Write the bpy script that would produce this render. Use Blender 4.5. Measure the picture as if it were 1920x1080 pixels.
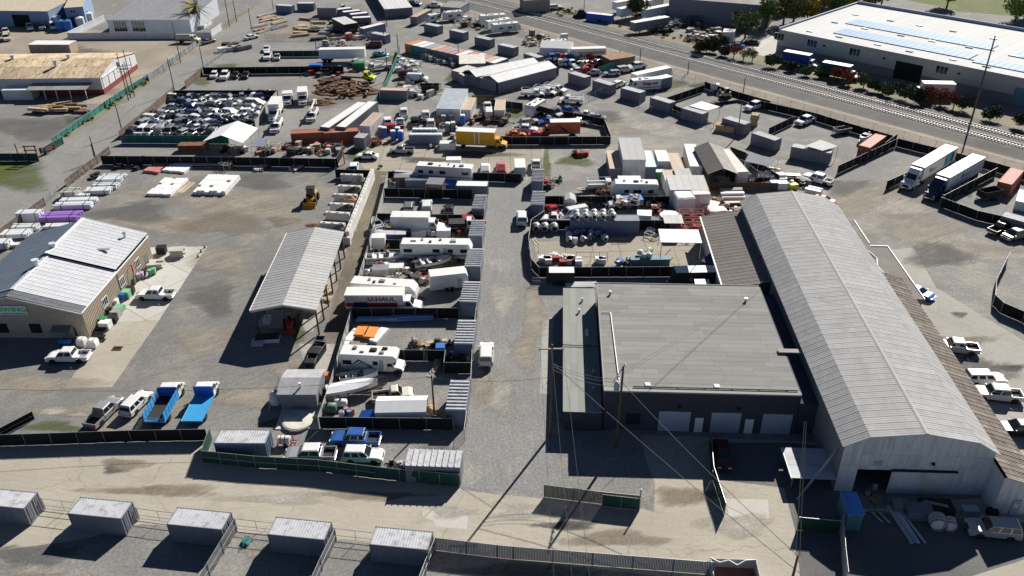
import bpy,math,random
from mathutils import Vector,Matrix
random.seed(11)
R = random.random
def U(a,b): return a + (b - a) * random.random()
for o in list(bpy.data.objects): bpy.data.objects.remove(o)
scn = bpy.context.scene
COL = scn.collection
# ---------------------------------------------------------------- camera
FPX,PITCH,ROLL,CAMZ = 1565.62,0.543152,-0.0121233,68.0274
cam = bpy.data.cameras.new('camera'); camo = bpy.data.objects.new('camera',cam); COL.objects.link(camo)
cam.sensor_width = 36.0; cam.lens = 36.0 * FPX / 1920; cam.clip_start = 1; cam.clip_end = 6000
_f = Vector((0,math.cos(PITCH),-math.sin(PITCH))); _u0 = Vector((0,math.sin(PITCH),math.cos(PITCH))); _r0 = Vector((1,0,0))
_r = math.cos(ROLL) * _r0 + math.sin(ROLL) * _u0; _u = -math.sin(ROLL) * _r0 + math.cos(ROLL) * _u0
camo.matrix_world = Matrix(((_r.x,_u.x,-_f.x,0),(_r.y,_u.y,-_f.y,0),(_r.z,_u.z,-_f.z,CAMZ),(0,0,0,1)))
scn.camera = camo
# ---------------------------------------------------------------- sky, sun, exposure
SUN_ELEV,SUN_AZ = math.radians(33.6),math.radians(60)      # direction towards the sun, from +x to +y
w = bpy.data.worlds.new('World'); scn.world = w; w.use_nodes = True
nt = w.node_tree; nt.nodes.clear()
sky = nt.nodes.new('ShaderNodeTexSky'); sky.sky_type = 'NISHITA'; sky.sun_disc = False
sky.air_density = 0.45; sky.dust_density = 0.0; sky.ozone_density = 2.0; sky.sun_elevation = SUN_ELEV; sky.sun_rotation = math.radians(90) - SUN_AZ
bg = nt.nodes.new('ShaderNodeBackground'); bg.inputs[1].default_value = 0.05
wo = nt.nodes.new('ShaderNodeOutputWorld'); nt.links.new(sky.outputs[0],bg.inputs[0]); nt.links.new(bg.outputs[0],wo.inputs[0])
sl = bpy.data.lights.new('sun','SUN'); sl.energy = 5.0; sl.angle = math.radians(0.5); sl.color = (1.0,0.955,0.88)
so = bpy.data.objects.new('sun',sl); COL.objects.link(so); so.location = (60,100,120)
so.rotation_euler = Vector((-math.cos(SUN_ELEV) * math.cos(SUN_AZ),-math.cos(SUN_ELEV) * math.sin(SUN_AZ),-math.sin(SUN_ELEV))).to_track_quat('-Z','Y').to_euler()
scn.view_settings.view_transform = 'Standard'; scn.view_settings.look = 'None'
scn.view_settings.exposure = 0.62; scn.view_settings.gamma = 1.0; scn.view_settings.use_curve_mapping = False
# ---------------------------------------------------------------- pixel to place
OX = OY = 0.0
def T(c,r):                       # choose the quarter-size tile of the photograph the next points are read in
    global OX,OY
    OX,OY = c * 480.0,r * 270.0
def g(p,z=0.0):                   # tile point (4x enlarged) -> place at height z
    px,py = OX + p[0] / 4.0,OY + p[1] / 4.0
    d = (px - 960) / FPX * _r - (py - 540) / FPX * _u + _f
    t = (z - CAMZ) / d.z
    return Vector((0,0,CAMZ)) + d * t
# ---------------------------------------------------------------- materials
MATS = {}
def _n(nt,t,**k):
    n = nt.nodes.new(t)
    for a,b in k.items(): setattr(n,a,b)
    return n
def _noise(nt,co,scale,detail=3,rough=.6):
    n = _n(nt,'ShaderNodeTexNoise'); n.inputs['Scale'].default_value = scale; n.inputs['Detail'].default_value = detail; n.inputs['Roughness'].default_value = rough
    nt.links.new(co,n.inputs['Vector']); return n.outputs[0]
def _ramp(nt,v,a,b,c0=(0,0,0,1),c1=(1,1,1,1)):
    m = _n(nt,'ShaderNodeMapRange'); m.inputs[1].default_value = a; m.inputs[2].default_value = b
    nt.links.new(v,m.inputs[0]); return m.outputs[0]
def _mix(nt,fac,a,b,mode='MIX'):
    m = _n(nt,'ShaderNodeMix',data_type='RGBA',blend_type=mode)
    for s,x in ((m.inputs[0],fac),(m.inputs[6],a),(m.inputs[7],b)):
        if isinstance(x,(int,float)): s.default_value = x
        elif isinstance(x,tuple): s.default_value = (*x[:3],1)
        else: nt.links.new(x,s)
    return m.outputs[2]
def M(name,col,rough=.6,metal=0.,var=.18,rnd=0.,scale=.8,dirt=None,damt=.35,coat=0.,bump=0.,streak=None,spec=.3):
    if name in MATS: return MATS[name]
    m = bpy.data.materials.new(name); m.use_nodes = True; nt = m.node_tree; MATS[name] = m
    b = nt.nodes['Principled BSDF']; b.inputs['Roughness'].default_value = rough; b.inputs['Metallic'].default_value = metal
    b.inputs['Coat Weight'].default_value = coat; b.inputs['Specular IOR Level'].default_value = spec
    tc = _n(nt,'ShaderNodeTexCoord'); co = tc.outputs['Object']
    oi = _n(nt,'ShaderNodeObjectInfo')
    ad = _n(nt,'ShaderNodeVectorMath',operation='ADD'); nt.links.new(co,ad.inputs[0])
    sc = _n(nt,'ShaderNodeVectorMath',operation='SCALE'); sc.inputs[0].default_value = (37,51,23); nt.links.new(oi.outputs['Random'],sc.inputs['Scale']); nt.links.new(sc.outputs[0],ad.inputs[1])
    co = ad.outputs[0]
    if streak:
        mp = _n(nt,'ShaderNodeMapping'); mp.inputs['Scale'].default_value = streak; nt.links.new(co,mp.inputs[0]); cs = mp.outputs[0]
    else: cs = co
    n1 = _ramp(nt,_noise(nt,cs,scale,5,.65),.3,.7)
    lo = tuple(max(0,c * (1 - var)) for c in col); hi = tuple(min(1,c * (1 + var)) for c in col)
    c = _mix(nt,n1,lo,hi)
    if dirt:
        n2 = _ramp(nt,_noise(nt,cs,scale * 2.3,6,.7),.5,.66)
        mm = _n(nt,'ShaderNodeMath',operation='MULTIPLY'); mm.inputs[1].default_value = damt; nt.links.new(n2,mm.inputs[0])
        c = _mix(nt,mm.outputs[0],c,dirt)
    if rnd:
        mr = _n(nt,'ShaderNodeMapRange'); mr.inputs[3].default_value = 1 - rnd; mr.inputs[4].default_value = 1 + rnd; nt.links.new(oi.outputs['Random'],mr.inputs[0])
        vm = _n(nt,'ShaderNodeVectorMath',operation='SCALE'); nt.links.new(c,vm.inputs[0]); nt.links.new(mr.outputs[0],vm.inputs['Scale']); c = vm.outputs[0]
    nt.links.new(c,b.inputs['Base Color'])
    if bump:
        bp = _n(nt,'ShaderNodeBump'); bp.inputs['Strength'].default_value = bump; bp.inputs['Distance'].default_value = .03
        nt.links.new(_noise(nt,co,9,4),bp.inputs['Height']); nt.links.new(bp.outputs[0],b.inputs['Normal'])
    return m
def _wob(nt,co):
    dn = _n(nt,'ShaderNodeTexNoise'); dn.inputs['Scale'].default_value = .4; dn.inputs['Detail'].default_value = 5; nt.links.new(co,dn.inputs['Vector'])
    ds = _n(nt,'ShaderNodeVectorMath',operation='SCALE'); ds.inputs['Scale'].default_value = 3; nt.links.new(dn.outputs[1],ds.inputs[0])
    ad = _n(nt,'ShaderNodeVectorMath',operation='ADD'); nt.links.new(co,ad.inputs[0]); nt.links.new(ds.outputs[0],ad.inputs[1]); return ad.outputs[0]
def GROUND(name,c1,c2,c3,grain=.5,patch=.07,ang=0.,tracks=.35,seam=None,gsc=3.0,p3=(.56,.7),stain=0.,grass=0.,soft=False,crack=0.):
    """ground sheet: two base tones in patches, a third in blotches, coarse grain, wheel-track streaks along ang"""
    m = bpy.data.materials.new(name); m.use_nodes = True; nt = m.node_tree; MATS[name] = m
    b = nt.nodes['Principled BSDF']; b.inputs['Roughness'].default_value = .92; b.inputs['Specular IOR Level'].default_value = .2
    co = _n(nt,'ShaderNodeNewGeometry').outputs['Position']
    c = _mix(nt,_ramp(nt,_noise(nt,co,patch,5,.6),.36,.64),c1,c2)
    c = _mix(nt,_ramp(nt,_noise(nt,co,patch * 2.6,6,.68),*p3),c,c3)
    mp = _n(nt,'ShaderNodeMapping',vector_type='TEXTURE'); mp.inputs['Rotation'].default_value = (0,0,ang); mp.inputs['Scale'].default_value = (7.0,.55,1); nt.links.new(co,mp.inputs[0])
    wv = _n(nt,'ShaderNodeVectorMath',operation='ADD'); nt.links.new(mp.outputs[0],wv.inputs[0])
    dn = _n(nt,'ShaderNodeTexNoise'); dn.inputs['Scale'].default_value = .045; nt.links.new(co,dn.inputs['Vector'])
    ds = _n(nt,'ShaderNodeVectorMath',operation='SCALE'); ds.inputs['Scale'].default_value = 14; nt.links.new(dn.outputs[1],ds.inputs[0]); nt.links.new(ds.outputs[0],wv.inputs[1])
    st = _ramp(nt,_noise(nt,wv.outputs[0],.55,4,.6),.5,.75)
    mk = _ramp(nt,_noise(nt,co,patch * .8,3),.4,.6)
    mm = _n(nt,'ShaderNodeMath',operation='MULTIPLY'); nt.links.new(st,mm.inputs[0]); nt.links.new(mk,mm.inputs[1])
    m2 = _n(nt,'ShaderNodeMath',operation='MULTIPLY'); m2.inputs[1].default_value = tracks; nt.links.new(mm.outputs[0],m2.inputs[0])
    c = _mix(nt,m2.outputs[0],c,c3)
    st2 = _ramp(nt,_noise(nt,wv.outputs[0],1.9,5,.7),.42,.62)      # finer, darker wheel marks
    m5 = _n(nt,'ShaderNodeMath',operation='MULTIPLY'); m5.inputs[1].default_value = tracks * .8; nt.links.new(st2,m5.inputs[0])
    c = _mix(nt,m5.outputs[0],c,tuple(x * .72 for x in c1))
    if crack:
        vo = _n(nt,'ShaderNodeTexVoronoi',feature='DISTANCE_TO_EDGE'); vo.inputs['Scale'].default_value = .06; nt.links.new(_wob(nt,co),vo.inputs['Vector'])
        m6 = _n(nt,'ShaderNodeMapRange'); m6.inputs[1].default_value = .0; m6.inputs[2].default_value = .005; m6.inputs[3].default_value = crack; m6.inputs[4].default_value = 0; nt.links.new(vo.outputs['Distance'],m6.inputs[0])
        c = _mix(nt,m6.outputs[0],c,tuple(x * .35 for x in c1))
    if stain:
        s_ = _ramp(nt,_noise(nt,co,.22,5,.7),.63,.74); m3 = _n(nt,'ShaderNodeMath',operation='MULTIPLY'); m3.inputs[1].default_value = stain; nt.links.new(s_,m3.inputs[0])
        c = _mix(nt,m3.outputs[0],c,tuple(x * .45 for x in c1))
    if grass:
        s_ = _ramp(nt,_noise(nt,co,.16,7,.75),.6,.68); m3 = _n(nt,'ShaderNodeMath',operation='MULTIPLY'); m3.inputs[1].default_value = grass; nt.links.new(s_,m3.inputs[0])
        c = _mix(nt,m3.outputs[0],c,(.10,.14,.03))
    gr = _ramp(nt,_noise(nt,co,gsc,8,.85),.28,.72)
    mr = _n(nt,'ShaderNodeMapRange'); mr.inputs[3].default_value = 1 - grain; mr.inputs[4].default_value = 1 + grain; nt.links.new(gr,mr.inputs[0])
    vm = _n(nt,'ShaderNodeVectorMath',operation='SCALE'); nt.links.new(c,vm.inputs[0]); nt.links.new(mr.outputs[0],vm.inputs['Scale']); c = vm.outputs[0]
    if seam:
        br = _n(nt,'ShaderNodeTexBrick'); br.offset = 0.0; br.inputs['Scale'].default_value = 1; br.inputs['Mortar Size'].default_value = .05; br.inputs['Brick Width'].default_value = seam; br.inputs['Row Height'].default_value = seam; br.inputs['Mortar Smooth'].default_value = .3
        mp2 = _n(nt,'ShaderNodeMapping'); mp2.inputs['Rotation'].default_value = (0,0,-ang); nt.links.new(co,mp2.inputs[0]); nt.links.new(mp2.outputs[0],br.inputs['Vector'])
        br.inputs['Color1'].default_value = (1,1,1,1); br.inputs['Color2'].default_value = (.9,.9,.9,1); br.inputs['Mortar'].default_value = (.35,.33,.3,1)
        c = _mix(nt,1.0,c,br.outputs[0],'MULTIPLY')
    nt.links.new(c,b.inputs['Base Color'])
    bp = _n(nt,'ShaderNodeBump'); bp.inputs['Strength'].default_value = .5; bp.inputs['Distance'].default_value = .05
    nt.links.new(_noise(nt,co,gsc * 2,6,.8),bp.inputs['Height']); nt.links.new(bp.outputs[0],b.inputs['Normal'])
    if soft:      # ragged, thinning edge driven by the sheet's own 'cover' attribute
        at_ = _n(nt,'ShaderNodeAttribute'); at_.attribute_name = 'cover'
        nz = _n(nt,'ShaderNodeMath',operation='MULTIPLY_ADD'); nz.inputs[1].default_value = 2.6; nz.inputs[2].default_value = -1.3; nt.links.new(_noise(nt,wv.outputs[0],.5,8,.75),nz.inputs[0])
        a2 = _n(nt,'ShaderNodeMath',operation='ADD'); nt.links.new(at_.outputs['Fac'],a2.inputs[0]); nt.links.new(nz.outputs[0],a2.inputs[1])
        f0 = _ramp(nt,a2.outputs[0],.05,1.15); fm = _n(nt,'ShaderNodeMath',operation='MULTIPLY'); fm.inputs[1].default_value = .8; nt.links.new(f0,fm.inputs[0]); fa = fm.outputs[0]; tr = _n(nt,'ShaderNodeBsdfTransparent'); mx = _n(nt,'ShaderNodeMixShader')
        nt.links.new(fa,mx.inputs[0]); nt.links.new(tr.outputs[0],mx.inputs[1]); nt.links.new(b.outputs[0],mx.inputs[2]); nt.links.new(mx.outputs[0],nt.nodes['Material Output'].inputs[0])
    return m
def CHAIN(name,col,vis=.3,pitch=.12):
    """see-through woven wire: opaque strands, open gaps"""
    m = bpy.data.materials.new(name); m.use_nodes = True; nt = m.node_tree; MATS[name] = m
    b = nt.nodes['Principled BSDF']; b.inputs['Base Color'].default_value = (*col,1); b.inputs['Roughness'].default_value = .5
    tr = _n(nt,'ShaderNodeBsdfTransparent'); mx = _n(nt,'ShaderNodeMixShader'); mx.inputs[0].default_value = vis
    nt.links.new(tr.outputs[0],mx.inputs[1]); nt.links.new(b.outputs[0],mx.inputs[2]); nt.links.new(mx.outputs[0],nt.nodes['Material Output'].inputs[0])
    return m
# ---------------------------------------------------------------- mesh builder
class B:
    def __init__(s): s.v = []; s.f = []
    def add(s,vs,fs):
        k = len(s.v); s.v += [tuple(x) for x in vs]; s.f += [tuple(i + k for i in q) for q in fs]; return s
    def box(s,x0,x1,y0,y1,z0,z1):
        return s.add([(x0,y0,z0),(x1,y0,z0),(x1,y1,z0),(x0,y1,z0),(x0,y0,z1),(x1,y0,z1),(x1,y1,z1),(x0,y1,z1)],
                     [(0,3,2,1),(4,5,6,7),(0,1,5,4),(1,2,6,5),(2,3,7,6),(3,0,4,7)])
    def hexa(s,lo,hi):           # two 4-rings
        return s.add(list(lo) + list(hi),[(0,3,2,1),(4,5,6,7),(0,1,5,4),(1,2,6,5),(2,3,7,6),(3,0,4,7)])
    def rings(s,rs,cap=True):
        n = len(rs[0]); k = len(s.v)
        for r in rs: s.v += [tuple(p) for p in r]
        for i in range(len(rs) - 1):
            for j in range(n):
                a = k + i * n + j; b = k + i * n + (j + 1) % n
                s.f.append((a,b,b + n,a + n))
        if cap:
            s.f.append(tuple(k + j for j in reversed(range(n)))); s.f.append(tuple(k + (len(rs) - 1) * n + j for j in range(n)))
        return s
    def poly(s,pts): return s.add(pts,[tuple(range(len(pts)))])
    def prof(s,pts,W,ch=.05):   # side outline (x,z) extruded across y with chamfered flanks
        cx = sum(p[0] for p in pts) / len(pts); cz = sum(p[1] for p in pts) / len(pts)
        mx = max(abs(p[0] - cx) for p in pts); mz = max(abs(p[1] - cz) for p in pts)
        ins = [(cx + (x - cx) * (1 - ch / mx),cz + (z - cz) * (1 - ch / mz)) for x,z in pts]
        h = W / 2
        return s.rings([[(x,-h,z) for x,z in ins],[(x,-h + ch,z) for x,z in pts],[(x,h - ch,z) for x,z in pts],[(x,h,z) for x,z in ins]])
    def cyl(s,a,b,r,r2=None,n=10,cap=True):
        a = Vector(a); b = Vector(b); d = (b - a)
        if d.length < 1e-6: return s
        d.normalize(); x = d.orthogonal().normalized(); y = d.cross(x); r2 = r if r2 is None else r2
        ra = [a + (x * math.cos(t) + y * math.sin(t)) * r for t in [2 * math.pi * i / n for i in range(n)]]
        rb = [b + (x * math.cos(t) + y * math.sin(t)) * r2 for t in [2 * math.pi * i / n for i in range(n)]]
        return s.rings([ra,rb],cap)
    def tube(s,pts,r,n=5):
        for a,b in zip(pts,pts[1:]): s.cyl(a,b,r,n=n)
        return s
    def corr(s,o,ux,uz,nn,L,H,pitch=.28,dep=.04,th=0):   # corrugated sheet: along ux, height uz, ribs out along nn
        o = Vector(o); ux = Vector(ux); uz = Vector(uz); nn = Vector(nn)
        n = max(1,int(round(L / pitch))); pt = L / n; prof = []
        for i in range(n):
            for fr,d in ((0,0),(.3,0),(.45,dep),(.85,dep)): prof.append((i * pt + fr * pt,d))
        prof.append((L,0))
        k = len(s.v)
        for x,d in prof:
            p = o + ux * x + nn * d; s.v.append(tuple(p)); s.v.append(tuple(p + uz * H))
        for i in range(len(prof) - 1): s.f.append((k + 2 * i,k + 2 * i + 2,k + 2 * i + 3,k + 2 * i + 1))
        return s
    def ell(s,c,r,n=10,m=6,jit=0.,zmin=None):
        k = len(s.v); c = Vector(c)
        for i in range(1,m):
            t = math.pi * i / m
            for j in range(n):
                q = 2 * math.pi * j / n; e = 1 + U(-jit,jit)
                z = c.z + r[2] * math.cos(t) * e
                s.v.append((c.x + r[0] * math.sin(t) * math.cos(q) * e,c.y + r[1] * math.sin(t) * math.sin(q) * e,z if zmin is None else max(z,zmin)))
        s.v.append((c.x,c.y,c.z + r[2])); s.v.append((c.x,c.y,(c.z - r[2]) if zmin is None else max(zmin,c.z - r[2])))
        tp = k + (m - 1) * n; bt = tp + 1
        for i in range(m - 2):
            for j in range(n):
                a = k + i * n + j; b2 = k + i * n + (j + 1) % n; s.f.append((a,a + n,b2 + n,b2))
        for j in range(n):
            s.f.append((tp,k + j,k + (j + 1) % n)); a = k + (m - 2) * n; s.f.append((bt,a + (j + 1) % n,a + j))
        return s
    def mesh(s,name,smooth=False):
        m = bpy.data.meshes.new(name); m.from_pydata(s.v,[],s.f); m.materials.append(None)
        if smooth: m.shade_smooth()
        m.update(); return m
CACHE = {}
def cm(key,fn,smooth=False):     # cached mesh
    if key not in CACHE:
        b = B(); fn(b); CACHE[key] = b.mesh(str(key),smooth)
    return CACHE[key]
def ob(name,mesh,mat=None,par=None,loc=(0,0,0),rz=0.,scl=None,rot=None,smooth=False):
    if isinstance(mesh,B): mesh = mesh.mesh(name,smooth)
    o = bpy.data.objects.new(name,mesh); COL.objects.link(o)
    if mat is not None:
        if len(mesh.materials) == 0: mesh.materials.append(None)
        o.material_slots[0].link = 'OBJECT'; o.material_slots[0].material = mat if not isinstance(mat,str) else MATS[mat]
    if par: o.parent = par
    o.location = loc; o.rotation_euler = rot if rot else (0,0,rz)
    if scl: o.scale = scl
    return o
def tag(o,label,cat,group=None):
    o['label'] = label; o['category'] = cat
    if group: o['group'] = group
    return o
def th(name,label,cat,loc=(0,0,0),rz=0.,group=None):
    o = bpy.data.objects.new(name,None); COL.objects.link(o); o.location = loc; o.rotation_euler = (0,0,rz); o.empty_display_size = .3
    return tag(o,label,cat,group)
def struct(name,b,mat,kind='structure'):
    o = ob(name,b,mat); o['kind'] = kind; return o
def text(s,size,mat,par,loc,rot,name='lettering',sx=1.,bold=0.):
    c = bpy.data.curves.new('t','FONT'); c.body = s; c.size = size; c.align_x = 'CENTER'; c.align_y = 'CENTER'; c.offset = bold; c.resolution_u = 3
    t = bpy.data.objects.new('t',c); COL.objects.link(t)
    me = bpy.data.meshes.new_from_object(t.evaluated_get(bpy.context.evaluated_depsgraph_get())); bpy.data.objects.remove(t)
    me.materials.clear()
    return ob(name,me,mat,par,loc,rot=rot,scl=(sx,1,1))
def ux_of(a,b):
    d = b - a; return math.atan2(d.y,d.x),math.hypot(d.x,d.y)
BOX = lambda: cm('unit_box',lambda b: b.box(0,1,0,1,0,1))
def bx(name,mat,par,x0,x1,y0,y1,z0,z1): return ob(name,BOX(),mat,par,(x0,y0,z0),scl=(x1 - x0,y1 - y0,z1 - z0))
# ================================================================ SETTING: ground sheets
GREY1,GREY2,TAN = (.195,.192,.185),(.25,.245,.236),(.31,.28,.24)
GROUND('gravel',GREY1,GREY2,(.34,.305,.255),grain=.6,ang=.3,tracks=.4,p3=(.52,.7))
GROUND('gravel_light',(.21,.207,.2),(.275,.267,.252),(.375,.342,.288),grain=.55,ang=-.5,tracks=.6,patch=.05,p3=(.47,.66))
GROUND('gravel_alley',(.21,.21,.206),(.262,.258,.25),(.37,.345,.295),grain=.65,ang=1.57,tracks=.5,patch=.05,p3=(.56,.74))
GROUND('yard_dark',(.165,.163,.16),(.225,.218,.207),(.315,.28,.232),grain=.5,ang=.55,tracks=.6,patch=.045,p3=(.48,.7))
GROUND('yard_far',(.185,.18,.174),(.232,.224,.21),(.34,.3,.25),grain=.45,ang=.1,tracks=.4)
GROUND('dirt',(.12,.103,.078),(.2,.17,.13),(.27,.23,.175),grain=.5,ang=1.5,tracks=.3,grass=.25)
GROUND('dry_dirt',(.27,.235,.19),(.36,.315,.255),(.24,.21,.175),grain=.4,ang=.2,tracks=.45,grass=.1)
GROUND('concrete_road',(.37,.338,.28),(.44,.405,.335),(.33,.3,.248),grain=.16,ang=-.14,tracks=.4,patch=.06,stain=.35,crack=.5)
GROUND('concrete_slab',(.32,.285,.23),(.40,.36,.295),(.24,.215,.17),grain=.25,ang=0,tracks=.2,seam=4.6,stain=.5,crack=.5)
GROUND('concrete_pale',(.5,.475,.43),(.56,.54,.5),(.43,.405,.37),grain=.14,ang=.9,tracks=.25,seam=6,stain=.2)
GROUND('concrete_lot',(.34,.32,.29),(.42,.395,.36),(.29,.27,.24),grain=.25,ang=-.9,tracks=.4,stain=.4,crack=.6)
GROUND('asphalt_road',(.22,.215,.205),(.265,.26,.25),(.3,.285,.26),grain=.2,ang=1.55,tracks=.5,crack=.4)
GROUND('asphalt_shaded',(.12,.12,.12),(.16,.158,.15),(.2,.19,.175),grain=.25,ang=0,tracks=.2,stain=.2)
GROUND('ballast',(.11,.107,.103),(.15,.146,.14),(.2,.18,.155),grain=.6,ang=-.87,tracks=.3,gsc=5)
GROUND('dry_verge',(.2,.175,.12),(.27,.24,.17),(.13,.13,.05),grain=.5,ang=-.87,tracks=.2,grass=.5)
GROUND('grass_ground',(.09,.115,.03),(.14,.155,.045),(.22,.19,.1),grain=.55,ang=0,tracks=.1,patch=.12)
for _k,_c in dict(soft_tan=(.37,.33,.27),soft_brown=(.25,.215,.17),soft_dark=(.15,.147,.142),soft_grass=(.10,.125,.035),soft_pale=(.44,.41,.36),soft_oil=(.09,.085,.08)).items():
    GROUND(_k,tuple(x * .85 for x in _c),tuple(x * 1.12 for x in _c),tuple(x * .7 for x in _c),grain=.5,ang=.5,tracks=.4,patch=.2,soft=True)
ZZ = 0.0
def F(x,y,z=0.0):
    d = (x - 960) / FPX * _r - (y - 540) / FPX * _u + _f
    return Vector((0,0,CAMZ)) + d * ((z - CAMZ) / d.z)
def zone(name,mat,pts,z,world=False):
    P = [(p[0],p[1]) for p in pts] if world else [tuple(F(*p))[:2] for p in pts]
    # fine, slightly ragged outline
    out = []
    for a,b in zip(P,P[1:] + P[:1]):
        L = math.hypot(b[0] - a[0],b[1] - a[1]); n = max(1,min(40,int(L / 1.6)))
        for i in range(n):
            t = i / n; j = .16 if i else 0
            if 'concrete' in mat or 'asphalt' in mat: j *= .25
            out.append((a[0] + (b[0] - a[0]) * t + U(-j,j),a[1] + (b[1] - a[1]) * t + U(-j,j),z))
    ar = sum(p[0] * q[1] - q[0] * p[1] for p,q in zip(out,out[1:] + out[:1]))
    if ar < 0: out.reverse()
    return struct(name,B().poly(out),MATS[mat])
def patch(name,mat,x,y,wx,wy,z,tilt=0.):
    """soft-edged patch of other ground: ellipse wx by wy pixels about (x, y)"""
    n = 22; b = B(); c0 = F(x,y); b.v.append((c0.x,c0.y,z)); cov = [1.0]
    for k,(f,cv) in enumerate(((.55,.85),(1.0,0.0))):
        for i in range(n):
            a = 2 * math.pi * i / n; e = f * (1 + .25 * math.sin(3 * a + x) * f); u,v = math.cos(a) * wx * e,math.sin(a) * wy * e; p = F(x + u + v * tilt,y + v); b.v.append((p.x,p.y,z)); cov.append(cv)
    for i in range(n):
        j = (i + 1) % n; b.f.append((0,1 + j,1 + i)); b.f.append((1 + i,1 + j,1 + n + j,1 + n + i))
    o = struct(name,b,MATS[mat]); at_ = o.data.attributes.new('cover','FLOAT','POINT'); at_.data.foreach_set('value',cov); return o
struct('ground',B().poly([(-2500,-300,0),(2500,-300,0),(2500,4000,0),(-2500,4000,0)]),MATS['gravel'])
zone('left_yard','yard_far',[(-94,100),(-86,330),(-70,700),(-700,700),(-700,100)],.004,True)
zone('dirt_yard','dry_dirt',[(-60,30),(140,52),(300,70),(372,92),(290,143),(190,215),(135,195),(60,150),(-60,120)],.008)
zone('paved_yard','yard_far',[(-80,176),(150,190),(215,205),(140,262),(90,290),(-80,300)],.012)
zone('grass_verge','grass_ground',[(-40,322),(0,304),(45,305),(75,300),(97,284),(60,318),(0,368),(-40,398)],.014)
zone('road','asphalt_road',[(-93.6,90),(-89.4,180),(-86.6,230),(-80.5,330),(-66,600),(-76,600),(-90.6,330),(-95.6,240),(-98.6,200),(-101.6,165),(-106,90)],.016,True)
zone('verge','dry_verge',[(-106,90),(-101.6,165),(-98.6,200),(-95.6,240),(-90.6,330),(-92,330),(-97.4,240),(-100.6,200),(-103.4,165),(-108,90)],.018,True)
zone('supply_yard','yard_dark',[(-60,520),(0,462),(203,296),(640,310),(722,322),(690,420),(655,500),(612,640),(590,806),(-60,816)],.004)
zone('parking_yard','gravel',[(236,262),(560,272),(645,285),(640,308),(203,296)],.006)
zone('dirt_track','dirt',[(690,318),(742,300),(726,330),(694,430),(676,500),(660,560),(628,660),(604,740),(592,802),(575,770),(560,760),(606,640),(650,470),(672,390)],.009)
zone('barn_slab','concrete_lot',[(478,612),(588,622),(636,505),(600,500),(560,500)],.016)
zone('dumpster_pad','concrete_lot',[(560,645),(632,645),(602,720),(575,700)],.016)
zone('apron','concrete_pale',[(281,464),(389,462),(298,601),(225,603),(170,640)],.016)
zone('apron','concrete_road',[(225,603),(298,601),(210,726),(122,728),(178,640)],.014)
zone('shop_slab','concrete_slab',[(735,246),(1022,262),(1019,322),(728,322),(684,318),(665,290),(700,270)],.010)
zone('alley','gravel_alley',[(913,300),(990,322),(992,500),(1002,540),(1056,560),(1035,640),(1033,800),(1062,930),(866,914),(876,806),(900,520)],.006)
zone('side_slab','concrete_lot',[(1017,598),(1038,594),(1034,740),(1012,738)],.010)
zone('right_yard','gravel_light',[(1010,285),(1050,250),(1130,225),(1190,196),(1300,232),(1470,300),(1560,330),(1700,400),(1800,420),(1935,470),(2060,520),(2060,790),(1920,690),(1700,540),(1590,440),(1520,380),(1440,330),(1400,300),(1290,262),(1200,300),(1180,335),(1030,340)],.005)
zone('right_lot','concrete_lot',[(1660,470),(1712,464),(1756,540),(1935,648),(2090,740),(2090,930),(1900,860),(1798,690),(1715,560)],.010)
zone('pour_slab','concrete_slab',[(1000,455),(1060,450),(1240,440),(1330,440),(1340,495),(1250,500),(1012,500)],.010)
zone('front_road','concrete_road',[(-260,846),(248,829),(392,826),(396,866),(480,877),(600,885),(705,897),(862,912),(868,919),(930,927),(1017,935),(1200,953),(1226,960),(1228,905),(1210,860),(1200,815),(1330,820),(1560,830),(1585,960),(2150,900),(2150,1160),(1600,1160),(1340,1092),(815,1032),(625,1012),(440,997),(265,983),(150,1012),(0,1034),(-260,1030)],.014)
zone('pavement_patch','concrete_pale',[(792,955),(812,957),(820,965),(878,966),(876,992),(818,988),(812,976),(792,968)],.018)
zone('pavement_patch','concrete_pale',[(1362,935),(1440,937),(1442,973),(1366,968)],.018)
zone('service_court','asphalt_shaded',[(1345,830),(1480,830),(1560,838),(1580,958),(1995,985),(1995,1025),(1806,1086),(1500,1086),(1490,990),(1470,915),(1350,900)],.018)  # darker asphalt paints in the hall's shadow, outer edge follows the shadow line
zone('warehouse_lot','concrete_pale',[(1385,96),(1460,62),(1490,110),(1600,150),(1730,178),(1990,250),(1990,262),(1700,205),(1560,150),(1480,128)],.006)
zone('field','grass_ground',[(1560,-30),(1690,-2),(1760,12),(1800,22),(2300,60),(2300,-120),(1500,-120)],.010)
zone('far_lot','concrete_pale',[(1250,30),(1340,22),(1330,42),(1255,36)],.012)
PT = dict(t='soft_tan',b='soft_brown',d='soft_dark',g='soft_grass',p='soft_pale',o='soft_oil')
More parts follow.
